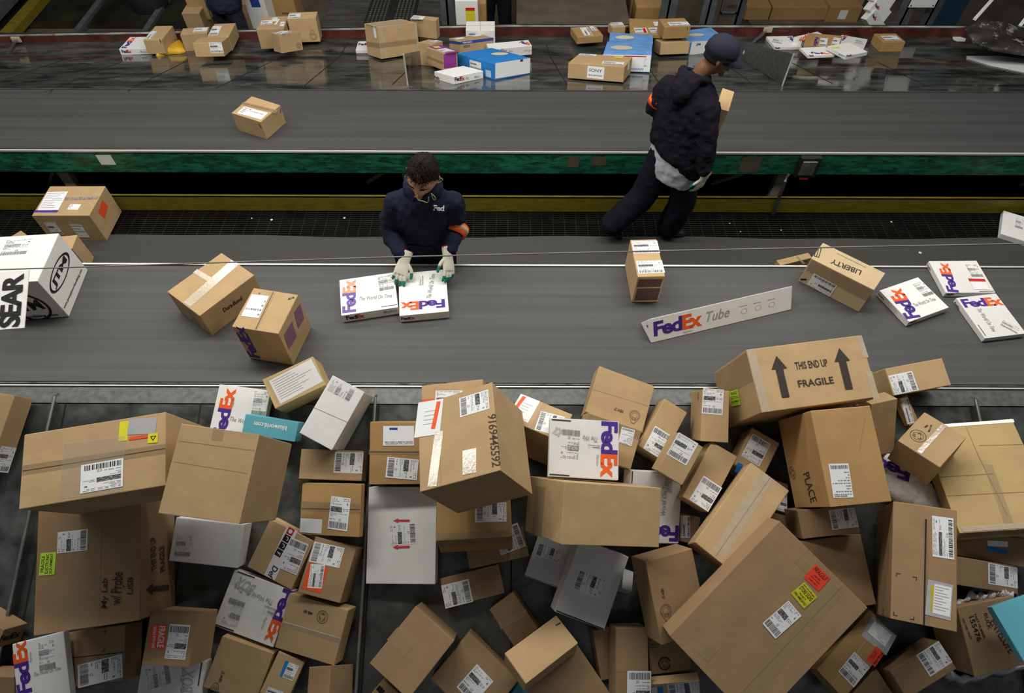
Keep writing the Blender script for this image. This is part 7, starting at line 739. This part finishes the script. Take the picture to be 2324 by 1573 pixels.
# strap brackets on far lip
for (p0, p1, lb) in (((-5.4861, 6.88, 0.0991), (-5.4646, 6.6025, 0.0835), 'taped strut at the left end of the far lip'), ((2.8685, 7.13, 0.1057), (2.6857, 6.9632, 0.0329), 'taped strut on the far lip right of the walking worker')):
    e = empty('strut', p0); tag(e, lb, 'strut', 'struts of the far lip'); b = MB(); b.bar(p0, p1, .03, .012); part(b, 'bar', 'steel', e); b = MB(); q0 = Vector(p0); b.box(q0 - Vector((.05, .03, .03)), q0 + Vector((.05, .0, .03))); part(b, 'tape_knot', 'tape_pale', e, .01)
# ------------------------------------------------------------------ people
mat('skin', (.50, .27, .17), .55, var=.08, scale=20, spec=.35); mat('skin_brown', (.22, .10, .055), .5, var=.1, scale=20)
mat('navy', (.013, .016, .034), .9, bump=.35, scale=220, var=.15, spec=.15); mat('hoodie_black', (.012, .011, .017), .92, bump=.35, scale=200, var=.15, spec=.12)
mat('trouser_navy', (.007, .008, .014), .85, bump=.3, scale=150, spec=.15); mat('denim_dark', (.015, .017, .024), .9, bump=.3, scale=150); mat('shirt_white', (.50, .51, .54), .85)
mat('hair', (.016, .010, .007), .75, bump=1.0, scale=120, var=.5, spec=.15, stretch=(1, 1, .3), dirt=(13, .57, (.075, .038, .016)), bdist=.01); mat('hair_black', (.01, .008, .007), .7, bump=.6, scale=140)
mat('glove_knit', (.62, .60, .50), .9, bump=.5, scale=260); mat('glove_green', (.005, .20, .13), .45); mat('cuff_red', (.55, .03, .03), .8)
mat('cap_navy', (.012, .014, .030), .85, bump=.3, scale=250); mat('shoe', (.012, .012, .014), .35); mat('drawstring', (.42, .44, .20), .7); mat('band_orange', (.85, .12, .02), .5); mat('band_tan', (.60, .38, .20), .6); mat('lip_tone', (.38, .13, .10), .5); mat('eye_white', (.7, .68, .65), .3)
def loft(V, F, rings, n=20):
    base = len(V); k = len(rings)
    for c, a, b in rings:
        c = Vector(c); a = Vector(a); b = Vector(b)
        for j in range(n):
            t = 2 * math.pi * j / n; V.append(c + a * math.cos(t) + b * math.sin(t))
    for i in range(k - 1):
        for j in range(n): F.append((base + i * n + j, base + i * n + (j + 1) % n, base + (i + 1) * n + (j + 1) % n, base + (i + 1) * n + j))
    F.append(tuple(base + j for j in range(n))[::-1]); F.append(tuple(base + (k - 1) * n + j for j in range(n)))
def limb(V, F, pts, rad, n=16):
    P = [Vector(p) for p in pts]; rings = []; k = len(P)
    # subdivide with rounded caps
    Q = []; Rr = []
    for i in range(k - 1):
        for s in range(6):
            t = s / 6; Q.append(P[i].lerp(P[i + 1], t)); Rr.append(rad[i] * (1 - t) + rad[i + 1] * t)
    Q.append(P[-1]); Rr.append(rad[-1])
    for _ in range(2):
        Q = [Q[0]] + [(Q[i - 1] + Q[i] * 2 + Q[i + 1]) / 4 for i in range(1, len(Q) - 1)] + [Q[-1]]
    d0 = (Q[1] - Q[0]).normalized(); d1 = (Q[-1] - Q[-2]).normalized(); pre = []; post = []
    for a in (85, 60, 30): pre.append((Q[0] - d0 * Rr[0] * math.sin(R(a)) * .9, Rr[0] * math.cos(R(a)))); post.append((Q[-1] + d1 * Rr[-1] * math.sin(R(a)) * .9, Rr[-1] * math.cos(R(a))))
    A = pre + list(zip(Q, Rr)) + post[::-1]; ref = None
    for i, (c, r) in enumerate(A):
        t = (A[min(i + 1, len(A) - 1)][0] - A[max(i - 1, 0)][0]).normalized()
        if ref is None: ref = t.cross(Vector((.3, .2, 1))).normalized()
        a = (ref - t * ref.dot(t)).normalized(); ref = a; b = t.cross(a); rings.append((c, a * r, b * r))
    loft(V, F, rings, n)
def solid(name, V, F, m, parent, voxel=.012, smooth=6, wrinkle=0, wsize=.12, seed=0):
    me = bpy.data.meshes.new(name); me.from_pydata([tuple(v) for v in V], [], F); me.update(); o = bpy.data.objects.new(name, me); C.objects.link(o)
    md = o.modifiers.new('r', 'REMESH'); md.mode = 'VOXEL'; md.voxel_size = voxel; md.use_smooth_shade = True
    sm = o.modifiers.new('s', 'SMOOTH'); sm.factor = .5; sm.iterations = smooth
    if wrinkle:
        tx = bpy.data.textures.new('w', 'CLOUDS'); tx.noise_scale = wsize; tx.noise_depth = 3; dm = o.modifiers.new('d', 'DISPLACE'); dm.texture = tx; dm.strength = wrinkle; dm.mid_level = .5; dm.texture_coords = 'LOCAL'
    dg = bpy.context.evaluated_depsgraph_get(); me2 = bpy.data.meshes.new_from_object(o.evaluated_get(dg)); bpy.data.objects.remove(o); me2.name = name
    o = bpy.data.objects.new(name, me2); C.objects.link(o)
    me2.materials.clear()
    for x in (m if isinstance(m, (list, tuple)) else [m]): me2.materials.append(MATS[x])
    me2.polygons.foreach_set('use_smooth', [True] * len(me2.polygons))
    if parent: o.parent = parent; o.matrix_parent_inverse = Matrix.Translation(-parent.location)
    return o
def head_pts(V, F, c, S, U, Fd, s=1.0):
    # skull, jaw, nose, brow, ears, lips
    c = Vector(c); S = Vector(S); U = Vector(U); Fd = Vector(Fd)
    def L(x, y, z): return c + (S * x + Fd * y + U * z) * s
    n = 28; m = 20; base = len(V)
    for i in range(m + 1):
        ph = math.pi * i / m; z = math.cos(ph); r = math.sin(ph)
        for j in range(n):
            t = 2 * math.pi * j / n; x = r * math.cos(t); y = r * math.sin(t)
            wx = .076; wy = .096; wz = .118
            if z < 0: wx *= 1 - .30 * (-z) ** 1.3; wy *= 1 - .12 * (-z)
            yy = y * wy; zz = z * wz
            if y > 0 and z < .1: yy += .010 * max(0, 1 - abs(x) * 2.2) * max(0, .6 + z)
            if y < 0 and z < -.2: yy *= .82
            if y > .4 and .05 < z < .28 and .15 < abs(x) < .6: yy -= .006     # sockets
            V.append(L(x * wx, yy, zz))
    for i in range(m):
        for j in range(n): F.append((base + i * n + j, base + (i + 1) * n + j, base + (i + 1) * n + (j + 1) % n, base + i * n + (j + 1) % n))
    limb(V, F, [L(0, .090, .022), L(0, .104, -.004), L(0, .112, -.022), L(0, .096, -.030)], [.005 * s, .007 * s, .010 * s, .007 * s], 10)
    limb(V, F, [L(-.038, .086, .032), L(0, .092, .036), L(.038, .086, .032)], [.007 * s, .008 * s, .007 * s], 10)
    limb(V, F, [L(-.022, .090, -.052), L(0, .097, -.052), L(.022, .090, -.052)], [.005 * s, .008 * s, .005 * s], 10)
    limb(V, F, [L(0, .078, -.085), L(0, .080, -.098)], [.018 * s, .018 * s], 10)
    for q in (-1, 1):
        limb(V, F, [L(q * .078, .0, .028), L(q * .083, -.010, .020), L(q * .082, -.008, -.006), L(q * .076, .003, -.026)], [.007 * s, .009 * s, .008 * s, .006 * s], 8)
    return L
def glove(parent, W, d, up, thumb, label, spread=.9, curl=.25, s=1.0, tipgreen=.035):
    # W wrist, d towards fingers, up back of hand, thumb=+1/-1 side
    W = Vector(W); d = Vector(d).normalized(); up = Vector(up); up = (up - d * up.dot(d)).normalized(); sd = d.cross(up) * thumb
    V = []; F = []; tips = []
    loft(V, F, [(W - d * .050, sd * .036, up * .030), (W, sd * .033, up * .026), (W + d * .03, sd * .037, up * .019), (W + d * .07, sd * .043, up * .017), (W + d * .095, sd * .040, up * .013)], 18)
    for k, (o, L) in enumerate(((.031, .072), (.0105, .080), (-.0105, .075), (-.031, .060))):
        L *= s; b0 = W + d * (.085 if k != 3 else .078) + sd * o; dd = (d + sd * (o * 4.5 * spread)).normalized(); cz = curl * (1 + .25 * k)
        p1 = b0 + dd * L * .45 - up * L * .05; d2 = (dd - up * cz).normalized(); p2 = p1 + d2 * L * .30; d3 = (dd - up * cz * 2.2).normalized(); p3 = p2 + d3 * L * .25
        limb(V, F, [b0 - d * .02, b0, p1, p2, p3], [.0105, .0105, .0098, .0090, .0080], 10); tips.append((p3, p2))
    b0 = W + d * .028 + sd * .030; t1 = b0 + (d * .7 + sd * .75 - up * .15).normalized() * .034; t2 = t1 + (d * .95 + sd * .35 - up * .3).normalized() * .03; t3 = t2 + (d + sd * .1 - up * .4).normalized() * .022
    limb(V, F, [b0 - sd * .014, b0, t1, t2, t3], [.013, .0125, .0112, .0102, .009], 10); tips.append((t3, t2))
    o = solid('glove', V, F, ['glove_knit', 'glove_green'], parent, .0034, 3)
    o['label'] = label; me = o.data
    for p in me.polygons:
        c = p.center
        if any((c - a).length < tipgreen * .75 or (c - b).length < tipgreen * .45 for a, b in tips) or (p.normal.dot(up) < -.55): p.material_index = 1
    V = []; F = []; loft(V, F, [(W - d * .052, sd * .0355, up * .0275), (W - d * .044, sd * .0360, up * .028)], 18)
    q = mesh('glove_hem', V, F, 'cuff_red', o); q.matrix_parent_inverse = o.matrix_world.inverted() if False else Matrix.Identity(4)
    q.matrix_parent_inverse = Matrix.Translation(-parent.location) if False else Matrix.Identity(4)
    return o
def conform(o, target, dirv, off=.003):
    from mathutils.bvhtree import BVHTree
    me = target.data; bv = BVHTree.FromPolygons([v.co for v in me.vertices], [tuple(p.vertices) for p in me.polygons]); d = Vector(dirv).normalized()
    for v in o.data.vertices:
        h = bv.ray_cast(v.co - d * .25, d)
        if h[0] is not None: v.co = h[0] - d * off
def figure(J, st, label):
    root = empty('person', J['root']); tag(root, label, 'person')
    S = Vector(J['S']).normalized(); Fw = Vector((-S.y, S.x, 0)) * -1
    Fw = Vector(J['F']).normalized()
    def v(k): return Vector(J[k])
    # body: one continuous surface
    V = []; F = []
    pel, che, nk, hd = v('pelvis'), v('chest'), v('neck'), v('head')
    wq = .88
    loft(V, F, [(pel - Vector((0, 0, .06)), S * .15, Fw * .10), (pel, S * .165, Fw * .11), (pel.lerp(che, .5), S * .14, Fw * .10), (che, S * .165, Fw * .115), (che.lerp(nk, .6), S * .16, Fw * .09), (nk, S * .07, Fw * .065)], 20)
    Uh = Vector(J['U']).normalized(); Fh = Vector(J['Fh']); Fh = (Fh - Uh * Fh.dot(Uh)).normalized(); Sh = Fh.cross(Uh)
    limb(V, F, [nk - Vector((0, 0, .03)), nk.lerp(hd, .5) - Fh * .01, hd - Uh * .07 - Fh * .02], [.062, .056, .055])
    L = head_pts(V, F, hd, Sh, Uh, Fh, st.get('hs', 1.0))
    for q in 'LR':
        limb(V, F, [v('sh' + q), v('el' + q), v('wr' + q), v('wr' + q) + Vector(J['hd' + q]).normalized() * .015], [.048, .040, .019, .014])
        limb(V, F, [v('hip' + q), v('kn' + q), v('an' + q)], [.080, .055, .040])
        limb(V, F, [v('an' + q), v('an' + q).lerp(v('toe' + q), .45)], [.030, .020])
    solid('body', V, F, st['skin'], root, .009, 4)
    for q in (-1, 1):   # eyes
        V = []; F = []; c = L(q * .030, .081, .014); loft(V, F, [(c - Fh * .002, Sh * .001, Uh * .001), (c, Sh * .012, Uh * .004), (c + Fh * .006, Sh * .008, Uh * .003)], 12); o = mesh('eye', V, F, 'eye_white', root, smooth=True); o.matrix_parent_inverse = Matrix.Translation(-root.location)
        V = []; F = []; limb(V, F, [L(q * .016, .097, .036), L(q * .034, .094, .042), L(q * .050, .082, .036)], [.003, .004, .002], 8); o = mesh('eyebrow', V, F, st['hair'], root, smooth=True); o.matrix_parent_inverse = Matrix.Translation(-root.location)
    V = []; F = []; limb(V, F, [L(-.020, .099, -.052), L(0, .104, -.051), L(.020, .099, -.052)], [.002, .004, .002], 8); o = mesh('mouth', V, F, 'lip_tone', root, smooth=True); o.matrix_parent_inverse = Matrix.Translation(-root.location)
    # hair
    V = []; F = []; rr = random.Random(4); n = 40; m = 14
    for i in range(m + 1):
        for j in range(n):
            t = 2 * math.pi * j / n; y = math.sin(t); lim = 1.02 + (.62 if y < .1 else 0) - (.12 if y > .7 else 0) + (.2 if .1 <= y <= .45 else 0); ph = lim * (i / m) * 1.05
            r = 1.0 + st.get('hairh', .10) * (1 - .55 * (i / m) ** 2) + rr.uniform(-.028, .028) * (1 if 0 < i < m else 0); V.append(L(.078 * r * math.sin(ph) * math.cos(t), .098 * r * math.sin(ph) * math.sin(t), .121 * r * math.cos(ph)))
    for i in range(m):
        for j in range(n): F.append((i * n + j, (i + 1) * n + j, (i + 1) * n + (j + 1) % n, i * n + (j + 1) % n))
    k0 = len(V); V += [L(0, 0, 0)]
    for j in range(n): F.append((m * n + j, k0, m * n + (j + 1) % n))
    o = mesh('hair', V, F, st['hair'], root, smooth=True); o.matrix_parent_inverse = Matrix.Translation(-root.location)
    if st.get('tuft'):
        tb = MB(); rr = random.Random(8)
        for k in range(420):
            a = rr.uniform(0, 6.283); ph = rr.uniform(0, 1.05 if math.sin(a) > 0 else 1.5); dr = Vector((math.sin(ph) * math.cos(a), math.sin(ph) * math.sin(a), math.cos(ph)))
            p = L(dr.x * .083, dr.y * .104, dr.z * .130); nrm = (p - hd).normalized(); tip = p + nrm * rr.uniform(.006, .015) + (Fh * rr.uniform(.0, .022) + Sh * rr.uniform(-.012, .012) + Uh * rr.uniform(-.006, .006)); sdv = nrm.cross(tip - p); sdv = (sdv.normalized() if sdv.length > 1e-5 else Sh) * .0032
            tb.poly([p - sdv - nrm * .004, p + sdv - nrm * .004, tip])
        tu = tb.build('hair', st['hair'], root); tu.matrix_parent_inverse = Matrix.Translation(-root.location)
    # trousers
    V = []; F = []
    loft(V, F, [(pel + Vector((0, 0, .12)), S * .165, Fw * .125), (pel, S * .18, Fw * .14), (pel - Vector((0, 0, .09)), S * .175, Fw * .14)], 20)
    for q in 'LR':
        limb(V, F, [v('hip' + q), v('kn' + q), v('an' + q) + Vector((0, 0, .03))], [.108, st.get('kn', .082), st.get('an', .078)])
    solid('trousers', V, F, st['trousers'], root, .011, 5, .022, .11)
    for q in 'LR':
        V = []; F = []; a = v('an' + q); t = v('toe' + q); h = a - (t - a).normalized() * .05; z = Vector((0, 0, 1)); dd = (t - a).normalized(); s2 = dd.cross(z).normalized()
        loft(V, F, [(h + dd * .0, s2 * .020, z * .025), (h + dd * .03, s2 * .036, z * .045), (a + dd * .03 - z * .012, s2 * .040, z * .046), (a.lerp(t, .55) - z * .02, s2 * .046, z * .034), (t - dd * .02 - z * .018, s2 * .044, z * .028), (t + dd * .015 - z * .016, s2 * .02, z * .015)], 16)
        o = solid('shoe', V, F, 'shoe', root, .007, 3)
    # undershirt
    if st.get('shirt'):
        V = []; F = []; h = v('hemc'); tl = Vector(J['tilt']); loft(V, F, [(h - Vector((0, 0, .14)) , S * .20 + Vector((0, 0, tl.x * .35)), Fw * .165 + Vector((0, 0, tl.y * .35))), (h, S * .215, Fw * .17), (h + Vector((0, 0, .2)), S * .19, Fw * .15)], 28)
        solid('t_shirt', V, F, 'shirt_white', root, .010, 3, .02, .07)['label'] = 'pale grey shirt tail hanging below the sweatshirt'
    # hooded sweatshirt
    V = []; F = []; tl = Vector(J.get('tilt', (0, 0, 0))); hc = v('hemc'); bw = st.get('bulk', 1)
    loft(V, F, [(hc, S * .205 * bw + Vector((0, 0, tl.x)), Fw * .155 * bw + Vector((0, 0, tl.y))), (hc + Vector((0, 0, .05)), S * .215 * bw + Vector((0, 0, tl.x * .8)), Fw * .17 * bw + Vector((0, 0, tl.y * .8))), (pel.lerp(che, .55), S * .205 * bw, Fw * .155 * bw), (che, S * .210 * bw, Fw * .150 * bw), (che.lerp(nk, .50), S * .190 * bw, Fw * .135 * bw), (che.lerp(nk, .78), S * .145 * bw, Fw * .115 * bw), (nk - Vector((0, 0, .0)), S * .095, Fw * .09)], 28)
    for q in 'LR':
        limb(V, F, [v('sh' + q) , v('el' + q), v('wr' + q) - (v('wr' + q) - v('el' + q)).normalized() * .05], [.070 * bw, .064 * bw, .050 * bw])
    P = []; nb = nk + Vector((0, 0, .028)) - Fw * .01
    for k in range(13):
        t = 2 * math.pi * k / 12; P.append(nb + S * math.cos(t) * .088 + Fw * math.sin(t) * .080 + Vector((0, 0, -.030 * math.sin(t))))
    limb(V, F, P, [.030] * 13, 10)
    limb(V, F, [nb - Fw * .07 + Vector((0, 0, .01)), nb - Fw * .125 - Vector((0, 0, .06)), nb - Fw * .13 - Vector((0, 0, .15))], [.055, .075, .045])
    limb(V, F, [nb - Fw * .09 + S * .05, nb - Fw * .13 - Vector((0, 0, .08)), nb - Fw * .09 - S * .05], [.045, .06, .045])
    hood = solid('hooded_sweatshirt', V, F, st['top'], root, .0090, 7, .036, .065)
    for q in 'LR':
        e_, w_ = v('el' + q), v('wr' + q); dd = (w_ - e_).normalized(); V = []; F = []; limb(V, F, [w_ - dd * .07, w_ - dd * .03], [.046, .041], 16); o = solid('cuff', V, F, st['top'], root, .006, 2)
    return root, L, hood, (Sh, Uh, Fh)
def parented(o, root): o.matrix_parent_inverse = Matrix.Translation(-root.location); return o
# --- near worker, leaning over the belt
J = dict(root=(-.56, 2.95, 0), S=(-1, .05, 0), F=(0, -1, 0), pelvis=(-.57, 2.95, .93), chest=(-.545, 2.87, 1.24), neck=(-.505, 2.83, 1.44), head=(-.487, 2.79, 1.575),
    U=(.06, -.42, .90), Fh=(-.26, -.86, -.42), shR=(-.678, 2.85, 1.335), elR=(-0.7527, 2.8283, 1.13), wrR=(-0.6381, 2.6482, 1.075), hdR=(-.1, -.9, -.4),
    shL=(-.350, 2.85, 1.335), elL=(-0.3295, 2.8761, 1.13), wrL=(-0.3862, 2.6818, 1.075), hdL=(0, -.9, -.4),
    hipR=(-.67, 2.95, .88), knR=(-.68, 2.90, .49), anR=(-.69, 2.97, .09), toeR=(-.71, 2.83, .045), hipL=(-.47, 2.95, .88), knL=(-.45, 2.90, .49), anL=(-.44, 2.97, .09), toeL=(-.42, 2.83, .045), hemc=(-.57, 2.955, .80))
root, L, hood, ax = figure(J, dict(skin='skin', hair='hair', top='navy', trousers='trouser_navy', tuft=1, hs=1.09, bulk=.94, hairh=.12), 'person in navy hooded sweatshirt and white gloves pressing down boxes on near belt')
glove(root, (-0.6385, 2.6458, 1.07), Vector((-0.6903, 2.5137, 0.975)) - Vector((-0.6385, 2.6458, 1.07)), (.1, -.25, .95), -1, 'cream knit glove with green fingertips', .9, .25)
glove(root, (-0.3864, 2.6794, 1.07), Vector((-0.3724, 2.537, 0.97)) - Vector((-0.3864, 2.6794, 1.07)), (.65, -.25, .7), 1, 'cream knit glove with green fingertips', .5, .35)
for pts in ([(870,350),(880,385),(905,410),(908,440),(915,462),(935,466)], [(1222,366),(1245,380),(1238,400),(1195,416)], [(992,540),(996,588),(1030,592),(1060,600),(1092,616),(1106,596),(1106,556)], [(1130,522),(1160,545),(1178,575),(1160,588),(1146,570),(1136,535)]): pass
for wp in (((-0.5748, 2.735, 1.6118), (-0.5725, 2.735, 1.5881), (-0.5612, 2.735, 1.5711), (-0.5622, 2.735, 1.5504), (-0.5603, 2.735, 1.5352), (-0.5497, 2.735, 1.5324)), ((-0.386, 2.735, 1.6018), (-0.3744, 2.735, 1.5924), (-0.3794, 2.735, 1.5788), (-0.4038, 2.735, 1.5677)), ((-0.5102, 2.66, 1.5453), (-0.512, 2.66, 1.5116), (-0.4938, 2.66, 1.5089), (-0.478, 2.66, 1.5033), (-0.4618, 2.66, 1.492), (-0.4526, 2.66, 1.5062), (-0.4497, 2.66, 1.5344)), ((-0.4344, 2.66, 1.5581), (-0.4197, 2.66, 1.5422), (-0.412, 2.66, 1.5212), (-0.4226, 2.66, 1.512), (-0.429, 2.66, 1.5247), (-0.432, 2.66, 1.5491))):
    wp = [Vector(v_) for v_ in wp]
    for _ in range(2): wp = [wp[0]] + [q_ for i_ in range(len(wp) - 1) for q_ in (wp[i_].lerp(wp[i_ + 1], .25), wp[i_].lerp(wp[i_ + 1], .75))] + [wp[-1]]
    b = MB(); b.tube(wp, .0023, 8); o = parented(b.build('drawstring', 'drawstring', root, smooth=True), root)
F = Flat(); F.text('Fed', 0, 0, .062, .032, 0, 1, 0)
o = parented(F.put('printed_logo', ['paper'], (-0.4362, 2.69, 1.4518), (1, 0, -.05), (0, -1, .6), root, 0), root); conform(o, hood, (-0.1161, 0.7612, -0.6838), .004)
b = MB(); F = Flat(); F.quad(0, 0, .0025, -.10, 0); o = parented(F.put('front_seam', ['trouser_navy'], (-0.4776, 2.68, 1.4569), (1, 0, 0), (0, -1, .35), root, 0), root)
bm = bmesh.new(); bm.from_mesh(o.data); bmesh.ops.subdivide_edges(bm, edges=bm.edges[:], cuts=6, use_grid_fill=True); bm.to_mesh(o.data); bm.free(); conform(o, hood, (-0.1358, 0.7561, -0.6875), .003)
# kangaroo pocket
F = Flat(); F.poly([(-.075, 0), (.075, 0), (.115, -.12), (.115, -.17), (-.115, -.17), (-.115, -.12)], 0)
o = parented(F.put('front_pocket', ['navy'], (-.565, 2.70, 1.06), (1, 0, 0), (0, -1, .1), root, 0), root)
bm = bmesh.new(); bm.from_mesh(o.data); bmesh.ops.triangulate(bm, faces=bm.faces[:]); bmesh.ops.subdivide_edges(bm, edges=bm.edges[:], cuts=5, use_grid_fill=True); bm.to_mesh(o.data); bm.free(); conform(o, hood, (0, 1, 0), .008)
# arm band
e_, w_ = Vector(J['elL']), Vector(J['wrL']); dd = (w_ - e_).normalized(); a_ = dd.cross(Vector((0, 0, 1))).normalized(); b_ = dd.cross(a_)
for s0_, s1_, m, r in ((.05, .34, 'band_orange', .073), (.12, .24, 'band_tan', .0755)):
    V = []; F = []; loft(V, F, [(e_.lerp(w_, s0_), a_ * r, b_ * r), (e_.lerp(w_, s1_), a_ * (r - .006), b_ * (r - .006))], 24); o = parented(mesh('arm_band', V, F, m, root, smooth=True), root)
# --- walking worker on the grating
J = dict(root=(1.12, 3.95, 0), S=(.70, -.71, 0), F=(.71, .70, 0), pelvis=(1.20, 3.93, .90), chest=(1.205, 3.94, 1.22), neck=(1.215, 3.95, 1.44), head=(1.325, 3.93, 1.60),
    U=(.30, -.05, .95), Fh=(.90, -.10, -.38), shR=(1.32, 3.81, 1.31), elR=(1.345, 3.74, 1.07), wrR=(1.385, 3.71, .83), hdR=(-.15, .0, -1),
    shL=(1.08, 4.05, 1.33), elL=(1.00, 4.05, 1.14), wrL=(1.27, 4.22, 1.06), hdL=(1, .3, 0),
    hipR=(1.25, 3.87, .82), knR=(1.345, 3.88, .46), anR=(1.30, 3.93, .085), toeR=(1.46, 3.96, .04), hipL=(1.12, 3.96, .82), knL=(1.04, 3.93, .45), anL=(.82, 3.90, .14), toeL=(.92, 3.92, .03), hemc=(1.215, 3.93, .80), tilt=(-.06, -.055, 0))
J['tilt'] = (-.085, -.085, 0)
root, L, hood, ax = figure(J, dict(skin='skin_brown', hair='hair_black', top='hoodie_black', trousers='trouser_navy', shirt=1, bulk=1.08, hairh=.02, kn=.108, an=.100), 'person in black hooded sweatshirt and navy cap walking right along the grating')
Sh, Uh, Fh = ax; V = []; F = []; c = L(0, -.004, .035)
loft(V, F, [(c - Uh * .01, Sh * .090, Fh * .112), (c + Uh * .03, Sh * .092, Fh * .113), (c + Uh * .07, Sh * .082, Fh * .100), (c + Uh * .098, Sh * .055, Fh * .068), (c + Uh * .110, Sh * .015, Fh * .02)], 28)
o = parented(mesh('cap', V, F, 'cap_navy', root, smooth=True), root)
V = []; F = []; n = 12; cb = c + Uh * .0
for k in range(n + 1):
    a = math.pi * k / n; x = math.cos(a) * .082
    for r_, dz in ((0, 0), (.55, .006), (1, -.012)): V.append(cb + Sh * x * (1 - .12 * r_) + Fh * (.085 * math.sin(a) * 1.0 + .02 + r_ * .085 * (math.sin(a) ** .6)) + Uh * (dz - .02 * abs(math.cos(a)) * r_))
k0 = len(V); V += [v_ - Uh * .004 for v_ in V[:]]
for k in range(n):
    for r_ in (0, 1): a = k * 3 + r_; F.append((a, a + 1, a + 4, a + 3)); F.append((k0 + a, k0 + a + 3, k0 + a + 4, k0 + a + 1))
o2 = mesh('cap_brim', V, F, 'cap_navy', o, smooth=True)
F = Flat(); F.quad(0, 0, .03, -.02, 0); F.put('cap_badge', ['grey'], L(-.0, .116, .085), Sh, Fh, o, .004)
glove(root, (1.388, 3.708, .82), (-.2, .02, -1), (.5, -.85, 0), 1, 'white and green work glove', .4, .5)
glove(root, (1.30, 4.235, 1.055), (.95, .3, -.1), (-.2, .5, .85), -1, 'white and green work glove', .4, .6)
V = []; F = []; e_ = Vector(J['elL']); w_ = Vector(J['shL']); dd = (w_ - e_).normalized(); a_ = dd.cross(Vector((0, 0, 1))).normalized() if abs(dd.z) < .9 else Vector((1, 0, 0)); b_ = dd.cross(a_).normalized(); a_ = b_.cross(dd)
loft(V, F, [(e_ + dd * .04, a_ * .071, b_ * .071), (e_ + dd * .085, a_ * .073, b_ * .073)], 24); parented(mesh('arm_band', V, F, 'band_orange', root, smooth=True), root)
o = carton('cardboard_box', .09, .26, .24, 'kraft', random.Random(2)); o.location = (1.505, 4.15, .925); o.rotation_euler = (0, .12, -.35); tag(o, 'small kraft box carried in front of the walking worker', 'box')
# --- two workers beyond the far lip (only their lower halves show)
def standing(x, y, z, F, st, label, lean=0):
    F = Vector(F).normalized(); S = Vector((F.y, -F.x, 0)); O = Vector((x, y, z))
    def p(s, f, h): return tuple(O + S * s + F * f + Vector((0, 0, h)))
    J = dict(root=tuple(O), S=tuple(S), F=tuple(F), pelvis=p(0, 0, .93), chest=p(0, lean * .4, 1.22), neck=p(0, lean * .7, 1.42), head=p(0, lean * .9, 1.57), U=(F.x * lean, F.y * lean, 1), Fh=tuple(F - Vector((0, 0, lean))),
        shR=p(.18, lean * .6, 1.36), elR=p(.23, .1, 1.1), wrR=p(.16, .3, .98), hdR=tuple(F), shL=p(-.18, lean * .6, 1.36), elL=p(-.23, .1, 1.1), wrL=p(-.16, .3, .98), hdL=tuple(F),
        hipR=p(.09, 0, .86), knR=p(.11, .03, .48), anR=p(.12, -.03, .09), toeR=p(.14, .11, .045), hipL=p(-.09, 0, .86), knL=p(-.11, .03, .48), anL=p(-.12, -.03, .09), toeL=p(-.14, .11, .045), hemc=p(0, 0, .86))
    r, L, h, a = figure(J, st, label)
    glove(r, J['wrR'], F - Vector((0, 0, .3)), (0, 0, 1), -1, 'work glove'); glove(r, J['wrL'], F - Vector((0, 0, .3)), (0, 0, 1), 1, 'work glove'); return r
standing(-3.3496, 7.55, -.75, (.35, 1, 0), dict(skin='skin', hair='hair_black', top='navy', trousers='denim_dark'), 'person in navy top and dark trousers standing behind the left far boxes', .3)
standing(-0.2043, 8.15, -.75, (-.3, -1, 0), dict(skin='skin_brown', hair='hair_black', top='hoodie_black', trousers='hoodie_black'), 'person in black trousers standing behind the far lip, centre', 0)
